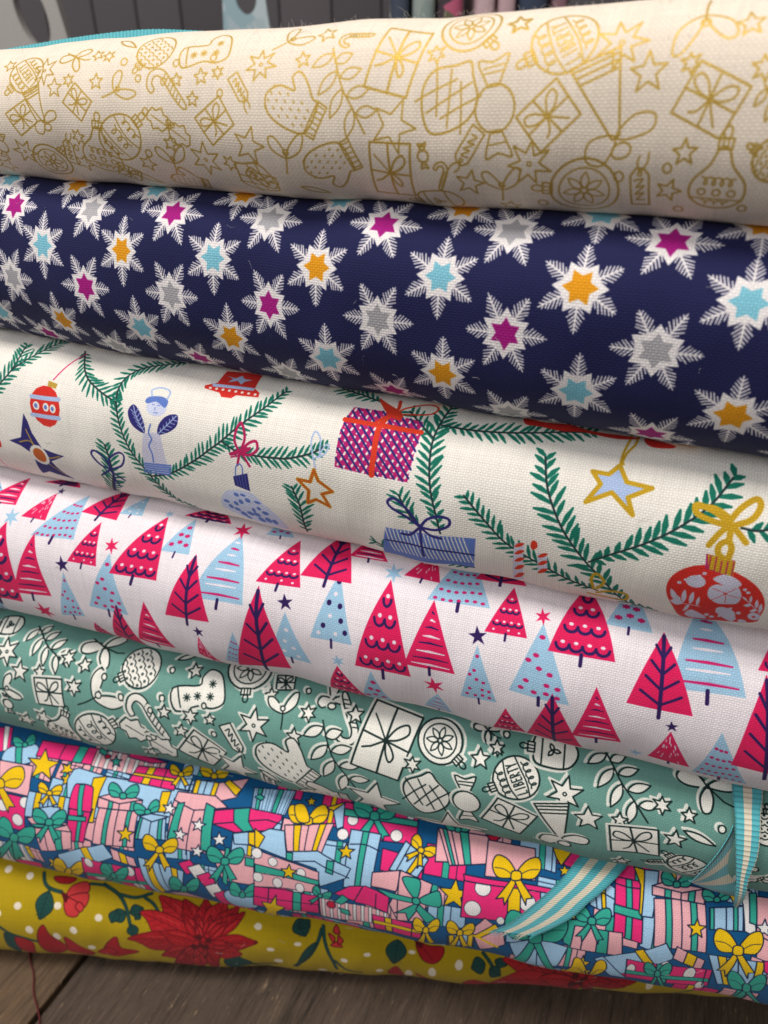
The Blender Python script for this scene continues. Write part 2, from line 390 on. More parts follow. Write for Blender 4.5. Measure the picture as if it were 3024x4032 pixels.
# ---- the little-fir-tree print
FPINK = (226, 28, 92); FBLUE = (160, 200, 226); FINK = (44, 22, 86); FWHITE = (240, 228, 236); BERRY = (204, 26, 104)
def tree(c, kind, L, R, A, bulge=0.0, colour=None):
    c.anchors(L, R, A)
    pink = kind in ('scallop', 'scallops', 'stripe', 'vein', 'rays')
    body = FPINK if pink else FBLUE
    b = bulge if bulge else dict(scallop=.075, vein=.05, bstripe=.10).get(kind, .02)
    lft = smooth([(0, 0), (.15 - b * .6, .3), (.31 - b * .7, .62), (.5, 1)], 4); rgt = smooth([(.5, 1), (.69 + b * .7, .62), (.85 + b * .6, .3), (1, 0)], 4)
    c.fill(np.vstack([lft, rgt]), body)
    wx = lambda y: (.5 - .5 * (1 - y) - b * .6 * math.sin(math.pi * y) * .9,   .5 + .5 * (1 - y) + b * .6 * math.sin(math.pi * y) * .9)
    c.line([(.5, .02 if kind != 'vein' else .95), (.5, -.12)], .055 if not kind == 'vein' else .06, FINK)
    if kind in ('scallop', 'scallops'):
        rows = ((.80, 1), (.60, 2), (.36, 3), (.12, 4)) if kind == 'scallop' else ((.70, 1), (.48, 3), (.22, 4))
        for y, n in rows:
            x0, x1 = wx(y); x0 += .06; x1 -= .05; w = (x1 - x0) / n; P = []
            for j in range(n):
                t = np.linspace(0, math.pi, 7); P += [(x0 + w * (j + .5) - w / 2 * math.cos(a), y - (.075 if kind == 'scallop' else .05) * math.sin(a)) for a in t]
            c.line(P, .045, FINK)
            for j in range(n): c.disc(x0 + w * (j + .5), y + .03, .035, FWHITE, .022)
        if kind == 'scallops':
            for x, y in ((.2, .08), (.55, .09), (.8, .07)): c.disc(x, y, .03, FWHITE, .022)
    if kind == 'stripe':
        for j, y in enumerate((.82, .72, .62, .50, .40, .28, .17, .07)):
            x0, x1 = wx(y)
            if j % 2 == 0: c.taper([(x0 + .1, y), ((x0 + x1) / 2, y + .01), (x1 - .06, y - .01)], [.02, .04, .02], FINK)
            else: c.taper([(x0 + .12, y), (.5, y + .005), (x1 - .08, y - .012)], [.02, .05, .02], FWHITE)
    if kind == 'vein':
        for y, w in ((.72, .12), (.52, .19), (.32, .27), (.12, .34)):
            for sg in (-1, 1): c.line([(.5, y - .05), (.5 + sg * w * .9, y + .10)], .045, FINK)
    if kind == 'rays':
        rr = random.Random(3)
        for j in range(22):
            y = rr.uniform(.04, .8); x0, x1 = wx(y); t = rr.uniform(.12, .88); x = x0 + (x1 - x0) * t
            c.line([(x, y), (x + (.5 - x) * .13, y + .07)], .024, FWHITE)
    if kind == 'bstripe':
        for j, y in enumerate((.86, .76, .66, .54, .44, .31, .22, .09)):
            x0, x1 = wx(y)
            if j % 2: c.taper([(x0 + .1, y), (.5, y), (x1 - .07, y - .01)], [.025, .045, .025], BERRY)
            else: c.taper([(x0 + .14, y), (.5, y), (x1 - .14, y)], [.02, .04, .02], FWHITE)
    if kind == 'bdots':
        for x, y in ((.5, .82), (.42, .58), (.3, .5), (.48, .42), (.66, .37), (.28, .22), (.2, .1), (.42, .08), (.62, .1), (.8, .07), (.62, .22), (.8, .2)):
            c.disc(x, y, .05, BERRY, .028)
    if kind == 'bflowers':
        for x, y in ((.52, .70), (.40, .48), (.62, .46), (.26, .20), (.50, .28), (.74, .22)): c.fill(np.array(star_pts(6, .1, .07)) * (1, .6) + (x, y), BERRY)
    if kind == 'brows':
        for y, n in ((.72, 3), (.54, 4), (.37, 5), (.2, 6), (.05, 7)):
            x0, x1 = wx(y)
            for j in range(n): c.disc(x0 + (x1 - x0) * (j + .8) / (n + .6), y - .02 * math.sin(j), .036, BERRY, .024)
    if kind == 'bnavy':
        for x, y in ((.52, .86), (.38, .55), (.64, .52), (.70, .32), (.30, .22), (.82, .16)): c.disc(x, y, .055, FINK, .04)
        for x, y in ((.5, .68), (.44, .37), (.6, .12), (.2, .1)): c.disc(x, y, .045, FWHITE, .03)
    if kind == 'bwhite':
        for x, y in ((.5, .66), (.42, .4), (.62, .28), (.35, .15), (.7, .1)): c.disc(x, y, .055, FWHITE, .035)
def star_top(c, u, v, r, colour, seed=0):
    c.place(u, v, r, 8, 1); c.fill(star_pts(6 if colour != 'n' else 5, 1, .40, 95, .12, seed), dict(n=FINK, p=FPINK, b=FBLUE)[colour])

# ---- fir branches
PINE = (14, 112, 92); STEM = (30, 50, 52)
def branch(c, pts, L=.022, w=.0052, step=.0075, both=3, col=PINE, seed=0, lean=48):
    c.set_frame(0, 0, 1, 0, 0, 1); c.scale = 1
    p = smooth(pts, 8); d = np.hypot(*np.diff(p, axis=0).T); S = np.concatenate([[0], np.cumsum(d)]); rr = random.Random(seed)
    s = step * .6
    while s < S[-1]:
        k = min(np.searchsorted(S, s), len(p) - 1); t = p[k] - p[k - 1]; t = t / (np.hypot(*t) + 1e-9)
        x, y = p[k - 1] + t * (s - S[k - 1])
        f = min(1, .45 + 1.4 * s / S[-1], .5 + 2.2 * (S[-1] - s) / S[-1])
        for sg in (-1, 1):
            if not (both & (1 if sg < 0 else 2)): continue
            a = math.radians(lean + rr.uniform(-7, 7)) * sg; l = L * f * rr.uniform(.82, 1.12); jj = (sg + 1) * step * .22 + rr.uniform(0, step * .25)
            dx = t[0] * math.cos(a) - t[1] * math.sin(a); dy = t[0] * math.sin(a) + t[1] * math.cos(a)
            bx, by = x + t[0] * jj + dx * l * .08, y + t[1] * jj + dy * l * .08
            c.taper([(bx, by), (bx + dx * l * .5 + t[0] * l * .03, by + dy * l * .5 + t[1] * l * .03), (bx + dx * l, by + dy * l)], [w * .55, w * .92, w * .38], col)
        s += step * 1.2 * rr.uniform(.9, 1.15)
    c.line(p, 0, STEM, .0030)

# ---- generic executor of the traced drawing lists
def paint(c, ops, inks):
    """ops: compact records in cloth coordinates (1e-4 working units)"""
    k4 = 1e-4
    for o in ops:
        t = o[0]
        if t == 'M': _, kind, u, v, size, ang, flip, seed = o; c.place(u * k4, v * k4, size * k4, ang, flip); MOT[kind](inks, seed)
        elif t == 'F': _, col, u, v, r, ru, rot, seed = o; snowflake(c, u * k4, v * k4, r * k4, ru * k4, rot, col, seed)
        elif t == 'T': _, kind, *a = o; a = np.array(a) * k4; tree(c, kind, a[0:2], a[2:4], a[4:6])
        elif t == 'G': _fill_gifts(c, o[1])
        elif t == 'X': _, col, u, v, r, seed = o; star_top(c, u * k4, v * k4, r * k4, col, seed)
        elif t == 'B': _, L, w, step, both, seed, pts = o; branch(c, np.array(pts).reshape(-1, 2) * k4, L * k4, w * k4, step * k4, both, seed=seed)
        else:
            c.set_frame(0, 0, 1, 0, 0, 1); c.scale = 1
            if t == 'P':
                _, col, sm, ol, pts = o; p = np.array(pts).reshape(-1, 2) * k4
                if sm: p = smooth(p, 4, True)
                if col is not None: c.fill(p, PAL[col])
                if ol: c.line(closed(p), 0, PAL[ol[0]], ol[1] * k4)
            elif t == 'S':
                _, col, w, sm, pts = o; p = np.array(pts).reshape(-1, 2) * k4
                if sm: p = smooth(p, 4)
                c.line(p, 0, PAL[col], w * k4)
            elif t == 'O':
                _, col, u, v, rx, ry, ol = o; p = ell(u * k4, v * k4, rx * k4, ry * k4, 0, 14)
                if col is not None: c.fill(p, PAL[col])
                if ol: c.line(closed(p), 0, PAL[ol[0]], ol[1] * k4)
# ---------------------------------------------------------------- shape of the pile
# every bolt: distance of its front, turn about the vertical, centre height z(s) and half thickness h(s) along its length s
BOLTS = [dict(D=1.000, b=0.39270, z=[0.00089, 0.01508, -0.04376], h=[-0.00637, 0.02237, 0.1063]),
 dict(D=0.985, b=0.38397, z=[0.01344, -0.01058, -0.287], h=[-0.00612, 0.00327, 0.14894]),
 dict(D=0.965, b=0.34907, z=[0.01348, -0.01775, -0.56125], h=[0.00661, 0.00371, 0.13731]),
 dict(D=0.925, b=0.29671, z=[0.00142, -0.02033, -0.84247], h=[0.00569, -0.00151, 0.1559]),
 dict(D=0.910, b=0.25831, z=[0.00078, -0.00355, -1.1253], h=[-0.00515, -0.01548, 0.13893]),
 dict(D=0.850, b=0.20071, z=[0.01564, 0.024, -1.42809], h=[-0.00955, -0.01191, 0.17587]),
 dict(D=0.930, b=0.06981, z=[0.01305, 0.01828, -1.74598], h=[0.01305, 0.01828, 0.15402])]
ZT = -1.9                                   # table top, working units
NE = 2.3                                    # superellipse of the folded edge
DEPTH = 0.86                                # depth of a bolt
def hz(i, s):
    sc = np.clip(s, -.75, .7); return np.polyval(BOLTS[i]['h'], sc), np.polyval(BOLTS[i]['z'], sc)
def axes(i):
    b = BOLTS[i]['b']; return np.array([math.cos(b), -math.sin(b), 0]), np.array([-math.sin(b), -math.cos(b), 0])
_arc = []
for i in range(7):
    h = BOLTS[i]['h'][-1]; t = np.linspace(-math.pi / 2, math.pi / 2, 2001); c, s_ = np.cos(t), np.sin(t)
    o = h * np.abs(c) ** (2 / NE); z = h * np.sign(s_) * np.abs(s_) ** (2 / NE)
    L = np.concatenate([[0], np.cumsum(np.hypot(np.diff(o), np.diff(z)))]); _arc.append((t, L - L[1000]))
def surf(i, s, v, off=0.0):
    """point on the folded front of bolt i at cloth coordinates (s, v), in metres"""
    h, zc = hz(i, s); e, n = axes(i); t = np.interp(v, _arc[i][1], _arc[i][0]); c, sn = math.cos(t), math.sin(t); p = 2 / NE
    o = h * abs(c) ** p; z = h * math.copysign(abs(sn) ** p, sn)
    no, nz = abs(c) ** (2 - p), math.copysign(abs(sn) ** (2 - p), sn); L = math.hypot(no, nz); o += off * no / L; z += off * nz / L
    P = np.array([0, BOLTS[i]['D'], 0]) + s * e + (o - h) * n; P[2] += z + zc
    return Vector(P * SC)

def section(i, s, k=1.0, nf=49):
    """closed loop of one bolt cross-section: (offset, height, v)"""
    h, zc = hz(i, s); h0 = BOLTS[i]['h'][-1]; p = 2 / NE; out = []
    for t in np.linspace(-math.pi / 2, math.pi / 2, nf):
        c, sn = math.cos(t), math.sin(t)
        out.append((h * abs(c) ** p - h, h * math.copysign(abs(sn) ** p, sn), float(np.interp(t, *_arc[i]))))
    Lh = _arc[i][1][-1]
    for q in np.linspace(0, 1, 9)[1:-1]: out.append((-h - q * (DEPTH - 2 * h), h * (1 + .03 * math.sin(math.pi * q)), Lh + q * (DEPTH - 2 * h)))
    for t in np.linspace(math.pi / 2, -math.pi / 2, 15):
        c, sn = math.cos(t), math.sin(t)
        out.append((-DEPTH + h - h * abs(c) ** p, h * math.copysign(abs(sn) ** p, sn), Lh + DEPTH - 2 * h + (math.pi / 2 - t) * h0))
    for q in np.linspace(1, 0, 9)[1:-1]: out.append((-h - q * (DEPTH - 2 * h), -h * (1 + .0 * math.sin(math.pi * q)), 2 * Lh + DEPTH - 2 * h + (1 - q) * (DEPTH - 2 * h) + .4))
    return out, zc

def cloth_material(name, img, weave=285., bump=.6, sheen=.06, metal=False):
    M = NT(name); M.m.name = name
    tc = M.n('ShaderNodeUVMap', uv_map='UVMap')
    sep = M.n('ShaderNodeSeparateXYZ'); M.l(tc.outputs[0], sep.inputs[0])
    mp = M.n('ShaderNodeCombineXYZ')
    M.l(M.math('MULTIPLY', M.math('SUBTRACT', sep.outputs[0], U0), 1 / (U1 - U0)), mp.inputs[0])
    M.l(M.math('MULTIPLY', M.math('ADD', sep.outputs[1], V1), 1 / (2 * V1)), mp.inputs[1])
    tx = M.n('ShaderNodeTexImage', image=img, interpolation='Cubic', extension='REPEAT'); M.l(mp.outputs[0], tx.inputs[0])
    # plain weave: over-and-under threads, slightly irregular in thickness
    wob = M.n('ShaderNodeTexNoise', i_Scale=22.0, i_Detail=2.0); M.l(tc.outputs[0], wob.inputs['Vector'])
    wo = M.math('MULTIPLY', M.math('SUBTRACT', wob.outputs[0], .5), .005)
    W = 2 * math.pi * weave / 2
    su = M.math('SINE', M.math('MULTIPLY', M.math('ADD', sep.outputs[0], wo), W))
    sv = M.math('SINE', M.math('MULTIPLY', M.math('ADD', sep.outputs[1], wo), W))
    prod = M.math('MULTIPLY', su, sv)
    a = M.math('MULTIPLY', M.math('ABSOLUTE', su), M.math('ABSOLUTE', sv))
    th = M.math('ADD', M.math('MULTIPLY', M.math('POWER', a, .6), .75), M.math('MULTIPLY', prod, .25))
    slub = M.n('ShaderNodeTexNoise', i_Scale=1.0, i_Detail=3.0)
    sc = M.n('ShaderNodeVectorMath', operation='MULTIPLY'); sc.inputs[1].default_value = (14, 260, 1); M.l(tc.outputs[0], sc.inputs[0]); M.l(sc.outputs[0], slub.inputs['Vector'])
    slub2 = M.n('ShaderNodeTexNoise', i_Scale=1.0, i_Detail=3.0)
    sc2 = M.n('ShaderNodeVectorMath', operation='MULTIPLY'); sc2.inputs[1].default_value = (260, 14, 1); M.l(tc.outputs[0], sc2.inputs[0]); M.l(sc2.outputs[0], slub2.inputs['Vector'])
    sl = M.math('ADD', M.math('MULTIPLY', slub.outputs[0], .5), M.math('MULTIPLY', slub2.outputs[0], .5))
    val = M.math('ADD', M.math('MULTIPLY', th, .30), M.math('ADD', M.math('MULTIPLY', sl, .46), .62))  # multiplied into the colour: painted shade between threads, plus slub tone
    mul = M.n('ShaderNodeMix', data_type='RGBA', blend_type='MULTIPLY'); mul.inputs[0].default_value = 1
    cv = M.n('ShaderNodeCombineColor')
    for k in range(3): M.l(val, cv.inputs[k])
    M.l(tx.outputs[0], mul.inputs[6]); M.l(cv.outputs[0], mul.inputs[7]); M.l(mul.outputs[2], M.b.inputs['Base Color'])
    bp = M.n('ShaderNodeBump', i_Strength=bump, i_Distance=.00022)
    M.l(M.math('ADD', th, M.math('MULTIPLY', sl, .6)), bp.inputs['Height']); M.l(bp.outputs[0], M.b.inputs['Normal'])
    M.b.inputs['Roughness'].default_value = .82
    M.b.inputs['Specular IOR Level'].default_value = .25
    M.b.inputs['Sheen Weight'].default_value = sheen; M.b.inputs['Sheen Roughness'].default_value = .5
    if metal:
        inv = M.math('SUBTRACT', 1.0, tx.outputs[1]); M.l(M.math('MULTIPLY', inv, .85), M.b.inputs['Metallic'])
        gl = M.n('ShaderNodeTexNoise', i_Scale=900.0, i_Detail=1.0); M.l(tc.outputs[0], gl.inputs['Vector'])
        M.l(M.math('SUBTRACT', .82, M.math('MULTIPLY', inv, M.math('MULTIPLY', gl.outputs[0], 1.0))), M.b.inputs['Roughness'])
    return M.m

def make_image(name, cloth):
    img = bpy.data.images.new(name, GW, GH, alpha=True)
    img.alpha_mode = 'CHANNEL_PACKED'
    img.pixels.foreach_set(np.clip(cloth.a, 0, 1).ravel())
    img.update(); img.pack()
    return img

def plain_layers_material(name, col):
    M = NT(name)
    tc = M.n('ShaderNodeTexCoord'); nz = M.n('ShaderNodeTexNoise', i_Scale=900.0, i_Detail=2.0); M.l(tc.outputs['Object'], nz.inputs['Vector'])
    r = M.n('ShaderNodeMapRange'); r.inputs[3].default_value = .7; r.inputs[4].default_value = 1.1; M.l(nz.outputs[0], r.inputs[0])
    mx = M.n('ShaderNodeMix', data_type='RGBA', blend_type='MULTIPLY'); mx.inputs[0].default_value = 1; mx.inputs[6].default_value = srgb(col)
    M.l(r.outputs[0], mx.inputs[7]); M.l(mx.outputs[2], M.b.inputs['Base Color']); M.b.inputs['Roughness'].default_value = .9
    return M.m
card_mat = plain_layers_material('cardboard', (172, 142, 108))

def make_bolt(i, label, mat, edge_col, S0=-1.22, S1=1.02):
    e, n = axes(i)
    root = empty('fabric_bolt', Vector((0, (BOLTS[i]['D'] + .4), hz(i, 0)[1] - hz(i, 0)[0])) * SC)
    tag(root, label, 'fabric bolt', 'fabric bolts piled on the table')
    ss = np.linspace(S0, S1, 260); rng = np.random.RandomState(i + 3)
    ph = rng.uniform(0, 6.28, 12); V = []; UV = []
    loops_n = None
    for s in ss:
        sec, zc = section(i, s)
        loops_n = len(sec)
        for (o, z, v) in sec:
            # soft hand-rolled unevenness: shallow waves along and around the fold
            w = .0026 * math.sin(7 * s + 5 * v + ph[0]) + .0024 * math.sin(17 * s - 9 * v + ph[1] + 1.2 * math.sin(5 * s)) + .0017 * math.sin(31 * s + 14 * v + ph[2] + math.sin(9 * s + ph[5])) + .0014 * math.sin(3 * s + 40 * v + ph[3]) + .0009 * math.sin(63 * s - 31 * v + ph[4] + 2 * math.sin(11 * s)) * math.sin(6 * s + ph[6])
            h = hz(i, s)[0]
            f = 1 + (w / h if abs(o) < 2 * h else 0)
            P = np.array([0, BOLTS[i]['D'], 0]) + s * e + ((o + h) * f - h) * n; P[2] += z * (1 + .5 * (f - 1)) + zc
            V.append(P * SC); UV.append((s, v))
    # the loop closes with a duplicated seam column so that the cloth coordinates do not fold back
    F = []
    for a in range(len(ss) - 1):
        for b in range(loops_n - 1):
            p = a * loops_n + b; F.append((p, p + loops_n, p + loops_n + 1, p + 1))
    # the loose end of the cloth laps under the bottom: a last overlapping column
    for a in range(len(ss) - 1):
        p = a * loops_n + loops_n - 1; q = a * loops_n; F.append((p, p + loops_n, q + loops_n, q))
    mesh_obj('printed_cloth', V, F, mat, root, UV)
    em = plain_layers_material('cloth_edge', edge_col)
    V = []; F = []                                  # the folded layers seen at both ends, inside the outer wrap
    for k, f in enumerate((.90, .80, .70, .60, .50, .40)):
        base = len(V)
        for s in np.linspace(S0 + .006 + .004 * (k % 2), S1 - .006 - .004 * ((k + 1) % 2), 12):
            sec, zc = section(i, s, nf=17); h = hz(i, s)[0]
            sh = h * (1 - f)
            for (o, z, v) in sec:
                oo = -DEPTH / 2 + (o + DEPTH / 2) * (1 - 2 * sh / DEPTH)
                P = np.array([0, BOLTS[i]['D'], 0]) + s * e + oo * n; P[2] += z * f + zc; V.append(P * SC)
        m = len(sec)
        for a in range(11):
            for b in range(m):
                p = base + a * m + b; q = base + a * m + (b + 1) % m; F.append((p, p + m, q + m, q))
    mesh_obj('folded_layers', V, F, em, root)
    V = []                                           # the cardboard core
    h, zc = hz(i, 0)
    for s in (S0 + .02, S1 - .02):
        _, zs = hz(i, s)
        for o, z in ((-h * .8, -.02), (-h * .8, .02), (-DEPTH + h * .8, .02), (-DEPTH + h * .8, -.02)):
            P = np.array([0, BOLTS[i]['D'], 0]) + s * e + o * n; P[2] += z + zs; V.append(P * SC)
    mesh_obj('cardboard_core', V, [(0, 1, 2, 3), (7, 6, 5, 4), (0, 4, 5, 1), (1, 5, 6, 2), (2, 6, 7, 3), (3, 7, 4, 0)], card_mat, root, smooth=False)
    return root

# ---------------------------------------------------------------- print palettes and drawings
PAL = {'red': (214, 44, 34), 'lbl': (176, 196, 230), 'blu': (96, 124, 196), 'nvy': (42, 38, 112), 'gold': (196, 156, 30), 'org': (196, 96, 30), 'wht': (236, 232, 222), 'prp': (184, 28, 108), 'mag': (176, 24, 84), 'pil': (206, 212, 236), 'cane': (214, 56, 30), 'drk': (30, 50, 52), 'lil': (206, 204, 222), 'olv': (184, 150, 60), 'pnk': (214, 50, 110), 'hal': (170, 190, 226), 'hp': (238, 44, 122), 'lp': (240, 178, 184), 'lb': (166, 206, 236), 'te': (52, 172, 150), 'ye': (240, 196, 12), 'wh': (240, 236, 234), 'ln': (18, 34, 66), 'bb': (4, 78, 128), 'crd': (206, 20, 60), 'pr': (170, 22, 32), 'prd': (88, 10, 20), 'prl': (204, 56, 58), 'prm': (184, 30, 38), 'gr': (26, 74, 68), 'grd': (18, 44, 42), 'mw': (238, 226, 204)}
